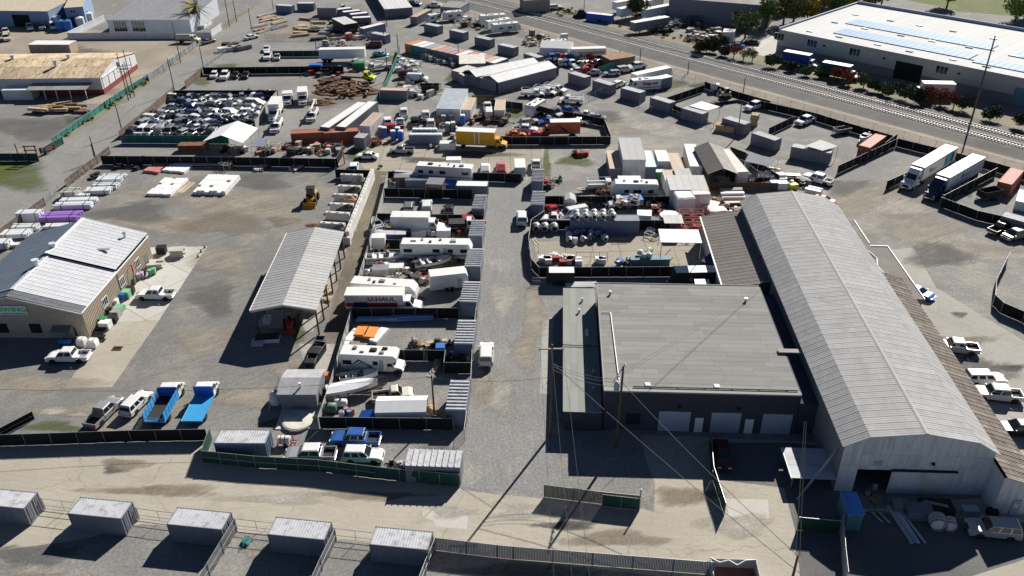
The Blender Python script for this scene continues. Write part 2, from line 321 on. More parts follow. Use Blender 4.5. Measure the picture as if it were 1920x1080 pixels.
for i,(k,x,y,wx,wy) in enumerate((('g',375,152,22,8),('g',1024,310,9,26),('g',1240,160,40,12),('g',1312,161,18,5),('g',672,288,22,16),('g',425,124,20,4),('g',720,110,22,7),('g',848,147,12,9),('g',970,208,24,14),('g',1814,364,10,5),('g',100,800,50,9),('g',140,226,20,8),('g',560,620,10,30),('g',1080,300,30,12),('g',1345,450,20,6),('g',30,330,60,26),('g',520,795,30,10),
    ('t',250,765,120,18),('t',90,720,90,16),('t',470,745,70,22),('t',545,690,34,20),('b',560,705,30,16),('t',100,770,40,9),('p',103,771,26,6),('p',150,778,20,4),('t',430,380,110,26),('t',330,420,120,18),('b',420,420,80,20),('t',520,400,60,18),('t',300,360,60,10),('d',250,400,70,18),('d',470,340,70,14),('t',380,640,50,22),('d',400,560,40,30),('b',530,415,26,8),('t',420,490,50,24),('t',1000,590,20,60),('t',985,660,24,40),('p',945,560,26,30),('p',935,740,30,40),('t',905,720,16,40),('b',890,560,10,50),
    ('t',1640,380,110,34),('p',1600,420,80,22),('t',1730,430,80,24),('p',1690,390,60,16),('t',1830,470,90,14),('d',1760,480,60,20),('d',1580,350,40,14),('p',1880,480,60,10),('t',1600,470,40,30),('p',1210,235,60,10),('t',1150,245,50,10),('d',1130,220,40,10),('p',1260,250,50,8),('t',1420,290,50,10),('t',630,165,60,16),('b',640,180,60,12),('b',600,195,40,8),('t',560,60,60,12),('t',380,90,50,12),
    ('o',215,882,22,7),('b',235,872,40,12),('p',850,960,40,12),('b',700,930,90,8),('b',300,920,110,10),('b',1290,930,60,16),('o',1060,985,60,8),('b',1150,1010,90,14),('p',1000,960,70,14),('p',520,935,90,10),('p',1380,985,60,20),('d',820,850,30,18),('d',60,1040,80,20),('t',70,1070,50,10),('t',480,1030,30,16),('o',1000,1075,90,12),('d',980,1068,120,10),('b',1800,640,60,10),('o',1895,690,30,6),('d',1830,700,60,30),('o',1800,590,14,5),('t',1045,800,12,20),
    ('b',170,170,60,10),('d',60,240,80,20),('d',120,100,80,16),('t',300,60,50,10),('b',680,235,40,10),('o',900,290,60,6),('o',800,300,50,5))):
    patch({'g': 'grass_patch','t': 'dirt_patch','b': 'dirt_patch','d': 'dark_patch','p': 'dust_patch','o': 'oil_stain'}[k],PT[k],x,y,wx * 1.25,wy * 1.25,.022 + i * .0004)
# ================================================================ railway
RA,RB = F(862,0),F(1935,283)      # a line along the near track
RD = (RB - RA).normalized(); RN = Vector((-RD.y,RD.x,0))      # RN points away from camera side
if RN.y < 0: RN = -RN
def rail_pt(t,n,z=0): p = RA + RD * t + RN * n; return (p.x,p.y,z)
T0,T1 = -160,330
struct('rail_bed',B().rings([[rail_pt(t,n,z) for n,z in ((-7.5,.0),(-6.0,.03),(-2.6,.32),(2.4,.34),(3.0,.3),(7.6,.34),(11.5,.05))] for t in (T0,T1)],cap=False),MATS['ballast'])
zone('rail_verge','dry_verge',[rail_pt(T0,9.5),rail_pt(T1,9.5),rail_pt(T1,17),rail_pt(T0,22)],.012,True)
zone('rail_track_road','dry_dirt',[rail_pt(T0,-13),rail_pt(T1,-13),rail_pt(T1,-7),rail_pt(T0,-7)],.008,True)
M('tie',(.8,.79,.76),.85,rnd=.1); M('steel_rail',(.16,.12,.1),.45,.6)
tie = cm('tie',lambda b: b.hexa([(-1.35,-.17,0),(1.35,-.17,0),(1.35,.17,0),(-1.35,.17,0)],[(-1.32,-.14,.16),(1.32,-.14,.16),(1.32,.14,.16),(-1.32,.14,.16)]))
RZ = math.atan2(RD.y,RD.x)
for k,n in enumerate((0.0,5.2)):
    tr = th('railway_track',['railway track with pale sleepers on the fenced yard side of the ballast','railway track with pale sleepers on the shrub side of the ballast'][k],'railway track',rail_pt(0,n,.33),RZ,'railway tracks')
    for s in (-.75,.75):
        ob('rail',B().box(T0,T1,s - .07,s + .07,.12,.16).box(T0,T1,s - .02,s + .02,.14,.26).box(T0,T1,s - .04,s + .04,.25,.3),MATS['steel_rail'],tr)
    far = B(); i = 0
    x = T1
    cnt = 0
    while x > T0:
        x -= .72
        p = RA + RD * x
        if x < 255 and cnt < 145:
            ob('sleeper',tie,MATS['tie'],tr,(x,0,0),math.pi / 2); cnt += 1
        else:
            far.hexa([(x - .17,-1.35,0),(x + .17,-1.35,0),(x + .17,1.35,0),(x - .17,1.35,0)],[(x - .14,-1.32,.16),(x + .14,-1.32,.16),(x + .14,1.32,.16),(x - .14,1.32,.16)])
    o = ob('far_sleepers',far,MATS['tie'],tr); o['kind'] = 'stuff'
# ================================================================ BUILDINGS
M('grey_roof',(.385,.382,.38),.9,0,var=.1,rnd=.07,scale=.5,streak=(1,.12,1),dirt=(.25,.22,.19),damt=.3)
M('brown_roof',(.215,.195,.18),.95,0,var=.1,rnd=.06,scale=.4,streak=(1,.15,1))
M('rust_roof',(.26,.225,.19),.8,0,var=.3,rnd=.25,scale=.7,streak=(1,.1,1),dirt=(.12,.08,.06),damt=.8)
M('pale_metal',(.58,.585,.61),.8,0,var=.07,rnd=.05,scale=.4,streak=(1,.15,1),dirt=(.4,.38,.34),damt=.25)
M('blue_metal_roof',(.17,.21,.27),.8,0,var=.1,rnd=.06,scale=.4)
M('white_wall',(.62,.62,.62),.7,var=.1,dirt=(.35,.3,.26),damt=.5,scale=.5,streak=(1,1,.2))
M('navy_wall',(.05,.058,.075),.75,var=.15)
M('roll_roof',(.245,.24,.23),.95,var=.09,rnd=.10,scale=.25,dirt=(.36,.33,.28),damt=.3,bump=.2)
M('roof_green',(.27,.28,.255),.9,var=.1,rnd=.06,scale=.25,bump=.2)
M('tan_wall',(.42,.35,.265),.75,var=.06)
M('white_trim',(.75,.75,.74),.5,var=.05)
M('painted_dark',(.012,.012,.013),.9)
M('door_grey',(.36,.4,.46),.5,var=.05)
M('black',(.015,.015,.016),.6); M('rubber',(.02,.02,.02),.85); M('steel',(.42,.42,.43),.4,.7)
M('window_glass',(.02,.025,.03),.08,spec=.8)
M('wood_post',(.11,.075,.05),.85,var=.25,scale=2,streak=(1,1,.1)); M('red_paint',(.4,.03,.03),.45)
M('concrete',(.5,.48,.44),.9,var=.12,rnd=.08,bump=.2); M('blue_pvc',(.06,.2,.6),.5)
M('green_letter',(.05,.5,.08),.5); M('sign_white',(.75,.78,.76),.5)
def slope(par,name,x0,x1,yA,zA,yB,zB,mat,w=1.0,rib=.05,cor=True,th_=.05,jit=.0):
    """roof slope in real sheets laid side by side along x, each with a standing seam"""
    n = max(1,int(round((x1 - x0) / w))); ww = (x1 - x0) / n; S = math.hypot(yB - yA,zB - zA); a = math.atan2(zB - zA,yB - yA)
    def mk(b):
        b.box(0,ww - .012,0,S,0,th_)
        b.box(ww - .07,ww + .0,0,S,th_ - .01,th_ + rib)
        if cor:
            for k in (.3,.62): b.box(ww * k,ww * k + .05,0,S,th_ - .01,th_ + rib * .45)
    me = cm(('sheet',round(ww,3),round(S,2),rib,cor),mk)
    for i in range(n): ob(name,me,mat,par,(x0 + i * ww,yA,zA + U(0,jit)),rot=(a,0,0))
def slope_y(par,name,y0,y1,xA,zA,xB,zB,mat,w=1.0,rib=.05,cor=True,th_=.05):
    """same with the ridge along y: slope falls along x"""
    n = max(1,int(round((y1 - y0) / w))); ww = (y1 - y0) / n; S = math.hypot(xB - xA,zB - zA); a = math.atan2(zB - zA,abs(xB - xA))
    flip = xB < xA
    def mk(b):
        b.box(0,S,0,ww - .012,0,th_); b.box(0,S,ww - .07,ww,th_ - .01,th_ + rib)
        if cor:
            for k in (.3,.62): b.box(0,S,ww * k,ww * k + .05,th_ - .01,th_ + rib * .45)
    me = cm(('sheety',round(ww,3),round(S,2),rib,cor),mk)
    for i in range(n):
        if not flip: ob(name,me,mat,par,(xA,y0 + i * ww,zA),rot=(0,-a,0))
        else: ob(name,me,mat,par,(xB,y0 + i * ww,zB),rot=(0,a,0))
def pwall(par,name,pts,t,mat):      # upright wall slab: outline in (u,z) along a base line, thickness t ; pts as 3D list
    return ob(name,B().add(*slab(pts,t)),mat,par)
def slab(pts,t):
    P = [Vector(p) for p in pts]; n = (P[1] - P[0]).cross(P[2] - P[1]).normalized() * t; k = len(P)
    v = P + [p + n for p in P]
    return [tuple(x) for x in v],[tuple(range(k)),tuple(range(2 * k - 1,k - 1,-1))] + [(i,k + i,k + (i + 1) % k,(i + 1) % k) for i in range(k)]
def window(par,x,y,z,w,h,face,name='window',frame='white_trim',mull=1,out=.03):
    """face: 'x-','x+','y-','y+' wall normal"""
    t = .06
    def box(nm,mat,a0,a1,c0,c1,d0,d1,p):
        s = 1 if face[1] == '+' else -1
        q = sorted((s * d0,s * d1))
        if face[0] == 'y': return bx(nm,mat,p,x + a0,x + a1,y + q[0],y + q[1],z + c0,z + c1)
        return bx(nm,mat,p,x + q[0],x + q[1],y + a0,y + a1,z + c0,z + c1)
    def rel(nm,mat,a0,a1,c0,c1,d0,d1,p): return box(nm,mat,a0,a1,c0,c1,d0,d1,p)
    rel(name,'window_glass',-w / 2,w / 2,0,h,-.05,out,par)
    rel('window_frame',frame,-w / 2 - t,w / 2 + t,h,h + t,-.05,out + .04,par)
    rel('window_sill',frame,-w / 2 - t,w / 2 + t,-t,0,-.05,out + .06,par)
    for i in range(mull + 2):
        c = -w / 2 - t / 2 + (w + t) * i / (mull + 1)
        rel('window_frame',frame,c - t / 2,c + t / 2,0,h,-.05,out + .035,par)
# ---- long grey metal hall (right)
BO = F(1586,830,7); BO.z = 0; BRZ = -0.0590
hall = th('metal_hall','long grey corrugated metal hall with double-pitched roof and white gable front','building',BO,BRZ)
HP = [(0,6.9),(2.25,8.15),(8.0,8.8),(13.7,7.75),(16.0,6.3)]
HL = 60.8
for i in range(4):
    (xa,za),(xb,zb) = HP[i],HP[i + 1]
    xa2 = xa - (.35 if i == 0 else 0); za2 = za - (.35 * .55 if i == 0 else 0); xb2 = xb + (.3 if i == 3 else 0); zb2 = zb - (.3 * .63 if i == 3 else 0)
    slope_y(hall,'roof_sheet',-.4,HL + .3,xa2,za2,xb2,zb2,'grey_roof',1.07,.025)
ob('ridge_cap',B().rings([[(7.8,y,8.86),(8.0,y,8.93),(8.2,y,8.86)] for y in (-.4,HL + .3)]),'grey_roof',hall)
# gable front: door opening 2.4..5.5 x 3.2, upright sheets
def gz(x):
    for (xa,za),(xb,zb) in zip(HP,HP[1:]):
        if xa <= x <= xb + 1e-6: return za + (zb - za) * (x - xa) / (xb - xa)
    return HP[-1][1]
xs = [i * 1.0 for i in range(17)]
for x0,x1 in zip(xs,xs[1:]):
    z0 = 3.3 if 2.0 <= x0 < 6.0 else 0
    for zb,zt in ((z0,3.9),(3.9,5.5),(5.5,None)):
        if zt is None: q = [(x0,0,zb),(x1 - .02,0,zb),(x1 - .02,0,gz(x1) - .03),(x0,0,gz(x0) - .03)]
        else: q = [(x0,0,zb),(x1 - .02,0,zb),(x1 - .02,0,zt - .02),(x0,0,zt - .02)]
        if q[2][2] - q[0][2] > .1: ob('wall_sheet',B().add(*slab(q,.05 + U(0,.012))),'white_wall',hall)
q = [(0,HL,0)] + [(x,HL,z) for x,z in HP] + [(16,HL,0)]
pwall(hall,'back_wall',q,.1,M('hall_grey',(.2,.205,.215),.6,.1,var=.1))
ob('side_wall',B().corr((0,HL,0),(0,-1,0),(0,0,1),(-1,0,0),HL,6.85,.4,.04),'hall_grey',hall)
ob('side_wall',B().corr((16,0,0),(0,1,0),(0,0,1),(1,0,0),HL,6.2,.4,.04),'hall_grey',hall)
bx('interior','painted_dark',hall,1.2,7,5.0,5.2,0,4.2); bx('interior','painted_dark',hall,1.2,1.3,.3,5,0,4.2); bx('interior','painted_dark',hall,6.9,7.0,.3,5,0,4.2); bx('interior','painted_dark',hall,1.2,7,.3,5.2,4.2,4.3)  # near-black lining puts the doorway's shade into the colour
d = bx('sliding_door','white_wall',hall,5.6,9.3,-.28,-.2,.05,3.3)
for i in (1,2): bx('batten','white_trim',d,i / 3,i / 3 + .01,-.2,0,0,1)
bx('sliding_door',M('cream_door',(.6,.56,.48),.6),hall,9.35,12.0,-.2,-.12,.05,3.2)
bx('door_track','black',hall,5.5,12.6,-.36,-.14,3.34,3.5)
bx('wall_vent','door_grey',hall,3.5,4.4,-.12,-.05,4.0,4.6); bx('gable_lamp','black',hall,9.6,9.9,-.3,-.05,4.3,4.6)
dd = bx('door','door_grey',hall,17.7,18.6,-2.9,-2.81,0,2.1); bx('notice','sign_white',dd,.25,.75,-.1,0,.5,.75)
# canopy on the shaded side and slanting prop, red downpipe
for k in range(5): bx('canopy_sheet',M('canopy_pale',(.5,.51,.53),.85,rnd=.05),hall,-4.85,0,k * 1.0,k * 1.0 + .985,1.6,1.68)
bx('canopy_lit_edge','white_trim',hall,-4.95,-4.86,0,5.0,1.45,1.7)  # white strip paints in the sunlit edge of the canopy roof
for y in (.1,4.8): bx('canopy_post','steel',hall,-4.75,-4.63,y,y + .12,0,1.6)
ob('prop',B().cyl((-4.5,-1.8,.1),(-.05,1.5,4.9),.13),'steel',hall)
ob('downpipe',B().tube([(-.25,44,5.6),(-.3,44,3.8),(-.3,44.0,3.6),(-1.1,44,3.4)],.22,8),'red_paint',hall)
# lean-to aisles
lr = th('rusty_aisle','lean-to aisle with rusty brown corrugated roof along the grey metal hall','building',BO,BRZ)
slope_y(lr,'roof_sheet',-3.0,40.5,16.05,5.4,20.4,3.9,'rust_roof',.85,.06)
for k in range(5): bx('wall_sheet','white_wall',lr,16.0 + k * .86,16.84 + k * .86,-2.8,-2.75,0,5.2 - k * .29)
bx('corner_wall','white_wall',lr,15.95,15.99,-2.8,.04,0,5.1); bx('side_wall','hall_grey',lr,20.1,20.2,-2.75,40,0,3.8)
l2 = th('flat_aisle','brown flat-roofed lean-to with pale edge at the far end of the grey hall','building',BO,BRZ)
bx('wall','hall_grey',l2,16.1,19.2,40.6,61,0,3.4)
for k in range(10): bx('roof_strip','brown_roof',l2,16.05,19.3,40.6 + k * 2.05,40.6 + k * 2.05 + 2.04,3.4,3.5 + U(0,.02))
bx('wall','hall_grey',l2,19.2,22.2,36.5,52.5,0,2.9)
for k in range(8): bx('roof_strip','brown_roof',l2,19.15,22.3,36.4 + k * 2.03,36.4 + k * 2.03 + 2.02,2.9,3.0 + U(0,.02))
bx('roof_edge','white_trim',l2,22.3,22.42,36.3,52.7,2.85,3.14); bx('roof_edge','white_trim',l2,19.15,22.3,52.6,52.75,2.85,3.14); bx('roof_edge','white_trim',l2,19.3,19.42,52.7,61,3.35,3.62)
ob('hose',B().tube([(18.6,42,3.58),(18.2,45,3.56),(18.9,47.5,3.56),(18.3,50,3.57)],.12,6),'white_trim',l2)
l3 = th('brown_aisle','lean-to with brown metal roof between scaffold frames and the grey hall','building',BO,BRZ)
slope_y(l3,'roof_sheet',36.6,60.5,-6.7,4.1,-.06,5.3,'brown_roof',1.0,.04)
bx('wall','white_wall',l3,-6.5,-6.4,36.7,60.4,0,4.05); pwall(l3,'end_wall',[(-6.5,36.7,0),(-.1,36.7,0),(-.1,36.7,5.2),(-6.5,36.7,4.05)],.1,'navy_wall')
ob('gutter',B().box(-6.95,-6.72,36.6,60.5,3.95,4.12),'white_trim',l3); pwall(l3,'end_wall',[(-6.5,60.3,0),(-6.5,60.3,4.05),(-.1,60.3,5.2),(-.1,60.3,0)],.1,'white_wall')
# ---- flat-roofed dark building
fb = th('flat_roof_building','navy building with flat grey felt roof and three roller doors','building',BO,BRZ)
X0,X1,Y0,Y1,Z = -25.4,-2.35,9.3,34.2,6.0
for a in ((X0,X1,Y0,Y0 + .2),(X0,X1,Y1 - .2,Y1),(X0,X0 + .2,Y0 + .2,Y1 - .2),(X1 - .2,X1,Y0 + .2,Y1 - .2)): bx('wall','navy_wall',fb,*a,0,Z - .02)
n = 25; dy = (Y1 - Y0 - .6) / n
for i in range(n):
    cuts = sorted([X0] + [X0 + (X1 - X0) * (k + U(.15,.85)) / 4 for k in range(4)] + [X1])
    for a,b in zip(cuts,cuts[1:]): bx('felt_strip','roll_roof',fb,a,b - .015,Y0 + .6 + i * dy,Y0 + .6 + (i + 1) * dy - .02,Z - .02,Z + .05 + U(0,.012))
bx('roof_edge',M('edge_grey',(.33,.32,.3),.9),fb,X0 - .1,X1 + .05,Y0 - .12,Y0 + .6,Z - .1,Z + .1)
bx('parapet','edge_grey',fb,X0 - .12,X0,Y0 + .6,Y1 + .1,Z - .1,Z + .14)
bx('parapet','edge_grey',fb,X0,X1,Y1,Y1 + .12,Z - .1,Z + .14)
for x in (-20.5,-12.3): bx('skylight','white_trim',fb,x,x + .6,Y0 + .9,Y0 + 1.5,Z + .02,Z + .22)
for (x,y) in ((-23.7,31.2),(-5.0,30)): ob('roof_vent',B().cyl((x,y,Z),(x,y,Z + .5),.16,n=8).cyl((x,y,Z + .5),(x,y,Z + .6),.24,n=8),'steel',fb)
ob('roof_pipe',B().tube([(-25.1,26.2,Z + .2),(-23.9,26.2,Z + .2),(-23.6,11,Z + .2),(-23.6,9.5,Z - .3)],.07,6),'white_trim',fb)
ob('conduit',B().tube([(-22.0,9.9,Z + .22),(-2.6,9.9,Z + .22)],.07,6),'black',fb)
for i in range(6): bx('conduit_foot','white_trim',fb,-20 + i * 3.2,-19.8 + i * 3.2,9.8,10.0,Z + .09,Z + .2)
for (a,b) in ((-18.7,-14.9),(-12.4,-8.9),(-6.3,-2.8)):
    dr = bx('roller_door','door_grey',fb,a,b,Y0 - .08,Y0,.05,3.1)
    for k in range(1,7): bx('slat','door_grey',dr,0,1,-.25,0,k / 7 - .012,k / 7)
for x in (-14.3,-8.3): bx('door','white_trim',fb,x,x + 1.0,Y0 - .07,Y0,0,2.2)
bx('window','window_glass',fb,-22.6,-20.9,Y0 - .06,Y0,1.0,2.6)
for x in (-16.5,-9.5): bx('wall_lamp','black',fb,x,x + .3,Y0 - .3,Y0,3.7,4.0)
ax = th('low_annex','low annex with pale greenish flat roof along the navy building','building',BO,BRZ)
for a in ((-30.1,-25.55,8.95,9.15),(-30.1,-25.55,37.4,37.6),(-30.1,-29.9,9.15,37.4)): bx('wall','navy_wall',ax,*a,0,2.95)
bx('wall','navy_wall',ax,-25.65,-25.5,9.2,37.4,0,2.9)
for k in range(5):
    for j in range(6): bx('felt_strip','roof_green',ax,-30.3 + k * .95,-30.3 + (k + 1) * .95 - .012,8.8 + j * 4.82,8.8 + (j + 1) * 4.82 - .01,2.95,3.03 + U(0,.015))
bx('skylight','white_trim',ax,-27.2,-26.8,25,26.4,3.0,3.3)
for (x,y) in ((-26.5,13),(-26.4,16.5),(-28,31),(-27.5,34)): ob('roof_vent',B().cyl((x,y,3),(x,y,3.5),.14,n=8).cyl((x,y,3.5),(x,y,3.6),.2,n=8),'steel',ax)
ob('conduit',B().tube([(-30.3,22.6,3.2),(-25.6,22.4,3.2)],.06,6),'black',ax)
nl = th('blue_aisle','narrow dark blue roof between the flat-roofed building and the grey hall','building',BO,BRZ)
for k in range(8): bx('roof_sheet',M('deep_blue_roof',(.04,.055,.09),.9,0,rnd=.1),nl,-2.3,-.05,9.4 + k * 3.1,9.4 + (k + 1) * 3.1 - .02,4.6,4.68 + U(0,.01))
bx('wall','navy_wall',nl,-2.25,-.06,9.5,9.6,0,4.6); bx('parapet','navy_wall',nl,-2.34,-2.2,9.4,34,4.6,6.02)
bx('chute','edge_grey',nl,-3.2,-.3,17.5,18.3,6.2,6.35)
# ---- sign workshop (left)
sg = th('tan_workshop','tan metal workshop with pale metal roof and green lettered sign','building',(-61.27,100.07,0),math.radians(-1.95))
SL,SW,SR = 23.4,19.6,7.25
slope_y(sg,'roof_sheet',1.5,11.4,.15,4.5,-9.8,SR,'pale_metal',.95,.04); slope_y(sg,'roof_sheet',11.4,SL + .1,.15,4.9,-9.8,SR + .4,'pale_metal',.95,.04)
slope_y(sg,'roof_sheet',1.5,SL + .1,-9.8,SR + .1,-SW - .15,4.5,'blue_metal_roof',.95,.04)
slope_y(sg,'roof_sheet',-.2,1.5,.15,4.45,-9.8,SR - .05,M('slate_metal',(.17,.18,.2),.5,.2),.85,.04); slope_y(sg,'roof_sheet',-.2,1.5,-9.8,SR - .05,-SW,4.45,'slate_metal',.85,.04)
bx('roof_patch','edge_grey',sg,-5.2,-2.4,15.4,16.0,6.1,6.2)
bx('fascia','white_trim',sg,.12,.26,-.2,SL,4.32,4.5)
ob('fascia',B().hexa([(-9.8,-.35,SR - .3),(.2,-.35,4.25),(.2,-.22,4.25),(-9.8,-.22,SR - .3)],[(-9.8,-.35,SR - .12),(.2,-.35,4.43),(.2,-.22,4.43),(-9.8,-.22,SR - .12)]),'white_trim',sg)
ob('fascia',B().hexa([(-SW,-.35,4.25),(-9.82,-.35,SR - .3),(-9.82,-.22,SR - .3),(-SW,-.22,4.25)],[(-SW,-.35,4.43),(-9.82,-.35,SR - .12),(-9.82,-.22,SR - .12),(-SW,-.22,4.43)]),'white_trim',sg)
ob('ridge_cap',B().box(-10.1,-9.5,1.5,11.4,SR + .02,SR + .12).box(-10.1,-9.5,11.4,SL,SR + .42,SR + .52),'white_trim',sg)
ob('side_wall',B().corr((0,0,0),(0,1,0),(0,0,1),(1,0,0),SL,4.4,.42,.06),'tan_wall',sg)
pwall(sg,'end_wall',[(-SW,0,0),(0,0,0),(0,0,4.3),(-9.8,0,SR - .25),(-SW,0,4.3)],-.1,'tan_wall')
ob('wall_ribs',B().corr((-SW,-.01,0),(1,0,0),(0,0,1),(0,-1,0),SW,4.25,.42,.04),'tan_wall',sg)
pwall(sg,'back_wall',[(-SW,SL,0),(-SW,SL,4.3),(-9.8,SL,SR),(0,SL,4.3),(0,SL,0)],-.1,'tan_wall')
bx('side_wall','tan_wall',sg,-SW,-SW + .1,0,SL,0,4.3)
for x in (-7.3,-12.2): window(sg,x,-.06,1.0,1.5,1.4,'y-',frame='black')
for y in (6.3,12.3,18.2): window(sg,.06,y,1.6,1.5,1.3,'x+',mull=2)
bx('door','slate_metal',sg,.0,.1,20.5,21.6,0,2.2)
bx('downpipe','slate_metal',sg,.06,.16,11.3,11.45,0,4.3); bx('downpipe','black',sg,-1.7,-1.55,-.2,-.07,0,1.9)
ob('red_pipe',B().tube([(.25,15.4,3.3),(.6,15.4,3.4),(.6,14.6,.2)],.09,6),'red_paint',sg)
sn = th('wall_sign','green and white lettered sign on the tan workshop gable','sign',sg.matrix_world @ Vector((0,0,0)))
sn.location = Vector((-61.27,100.07,0)) + Matrix.Rotation(math.radians(-1.95),3,'Z') @ Vector((-9.6,-.16,4.1)); sn.rotation_euler = (0,0,math.radians(-1.95))
bx('panel','sign_white',sn,-2.0,2.0,-.05,.05,0,1.45)
text('SWING',1.0,'green_letter',sn,(0,-.06,.86),(math.pi / 2,0,0),sx=1.22,bold=.035); bx('strip','blue_pvc',sn,-1.8,1.8,-.06,-.05,.14,.26)
for (x,y) in ((-9.8,8.2),(-9.8,13.4)): ob('roof_ventilator',B().cyl((x,y,SR),(x,y,SR + .8),.35,n=12).cyl((x,y,SR + .8),(x,y,SR + 1.15),.55,.5,n=12),'pale_metal',sg)
ob('roof_flue',B().cyl((-2.2,20.6,5.4),(-2.2,20.6,6.3),.18,n=8).cyl((-2.2,20.6,6.3),(-2.2,20.6,6.5),.3,n=8),'steel',sg)
ob('awning',B().hexa([(-4.6,-1.3,1.75),(-1.9,-1.3,1.75),(-1.9,-.1,2.2),(-4.6,-.1,2.2)],[(-4.6,-1.3,1.82),(-1.9,-1.3,1.82),(-1.9,-.1,2.27),(-4.6,-.1,2.27)]),'slate_metal',sg)
# ---- open hay-barn style shelter
bn = th('open_shelter','open-sided shelter with pale corrugated gable roof on dark posts','building',(-37.03,99.8,0),math.radians(.25))
BW,BL = 9.35,23.85
slope_y(bn,'roof_sheet',-.1,BL,-.05,4.6,BW / 2,5.55,M('zinc',(.43,.43,.43),.85,0,var=.08,rnd=.05),.8,.045); slope_y(bn,'roof_sheet',-.1,BL,BW / 2,5.55,BW + .05,4.6,M('zinc_pale_lit',(.52,.515,.5),.85,0,var=.08,rnd=.05),.8,.045)  # sunward slope painted paler than the other, its sunlight put into the colour
for s,a,b in ((0,0,BW / 2),(1,BW / 2,BW)):
    za,zb = (4.3,5.25) if s == 0 else (5.25,4.3)
    ob('gable_fascia',B().hexa([(a,-.22,za),(b,-.22,zb),(b,-.12,zb),(a,-.12,za)],[(a,-.22,za + .32),(b,-.22,zb + .32),(b,-.12,zb + .32),(a,-.12,za + .32)]),'zinc',bn)
bx('eave_trim','white_trim',bn,-.2,-.07,-.1,BL,4.48,4.66)
for y in [.4 + i * 3.8 for i in range(7)]:
    for x in (.25,BW - .45): bx('post','wood_post',bn,x,x + .22,y,y + .22,0,4.6)
    bx('tie_beam','wood_post',bn,.3,BW - .3,y + .02,y + .18,4.3,4.55)
bx('back_wall','slate_metal',bn,.1,.2,9,BL,0,4.4)
# ---- pump house
ph = th('pump_house','small grey shed with low felt gable roof beside a round tank lid','shed',(-29.6,83.4,0),math.radians(-1))
for a in ((0,4.7,0,.1),(0,4.7,4.8,4.9),(0,.1,.1,4.8),(4.6,4.7,.1,4.8)): bx('wall',M('shed_grey',(.2,.21,.225),.7),ph,*a,0,2.5)
slope(ph,'roof_strip',-.2,4.9,-.2,2.5,2.45,3.15,M('shed_roof',(.37,.37,.38),.85,rnd=.05),1.7,.01,False); slope(ph,'roof_strip',-.2,4.9,2.45,3.15,5.1,2.5,'shed_roof',1.7,.01,False)
ob('roof_vent',B().cyl((2.6,.9,2.7),(2.6,.9,3.4),.13,n=8).cyl((2.6,.9,3.4),(2.6,.9,3.55),.2,n=8),'white_trim',ph)
for t in range(1): pwall(ph,'gable',[(0,0.0,2.5),(0,2.45,3.12),(0,4.9,2.5)],.08,'shed_grey')
pwall(ph,'gable',[(4.7,0.0,2.5),(4.7,4.9,2.5),(4.7,2.45,3.12)],.08,'shed_grey')
T(1,2)
c = g((318,1010)); tl = th('round_cistern','round pale concrete tank lid on a slab behind the black fence','tank',c)
ob('slab',B().box(-2.6,3.3,-1.3,2.6,0,.12),'concrete',tl); ob('lid',B().cyl((0,0,.12),(0,0,.4),1.9,n=28).cyl((0,0,.4),(0,0,.46),1.75,n=28),M('lid_pale',(.6,.57,.5),.9),tl)
ob('hatch',B().cyl((-.9,.9,.4),(-.9,.9,.7),.35,n=12),'steel',tl)
# ================================================================ VEHICLES
for nm,c in dict(white=(.74,.74,.73),silver=(.42,.43,.44),grey=(.2,.205,.21),black=(.018,.018,.02),red=(.42,.02,.02),blue=(.03,.1,.33),navy=(.015,.03,.09),green=(.03,.12,.07),tan=(.42,.36,.27),
                  maroon=(.1,.012,.016),gold=(.4,.31,.18),teal=(.04,.3,.38),orange=(.62,.14,.03),yellow=(.7,.36,.01),lime=(.55,.6,.03),skyblue=(.05,.32,.62),cream=(.62,.58,.48),bright_blue=(.02,.16,.6),brown=(.17,.09,.06)).items():
    M('paint_' + nm,c,.32 if nm != 'silver' else .35,.35 if nm in ('silver','grey') else 0.,var=.06,rnd=.05,coat=.3,dirt=(.3,.27,.23),damt=.12)
M('car_glass',(.012,.016,.02),.06,spec=.9,var=.02); M('lamp_clear',(.75,.75,.75),.15); M('lamp_red',(.45,.02,.015),.2); M('chrome',(.6,.6,.6),.2,.9); M('bed_liner',(.03,.03,.032),.8); M('rim',(.5,.5,.5),.35,.7)
M('rv_white',(.74,.74,.71),.45,var=.05,dirt=(.5,.46,.38),damt=.3); M('grime',(.2,.18,.16),.9,var=.3)
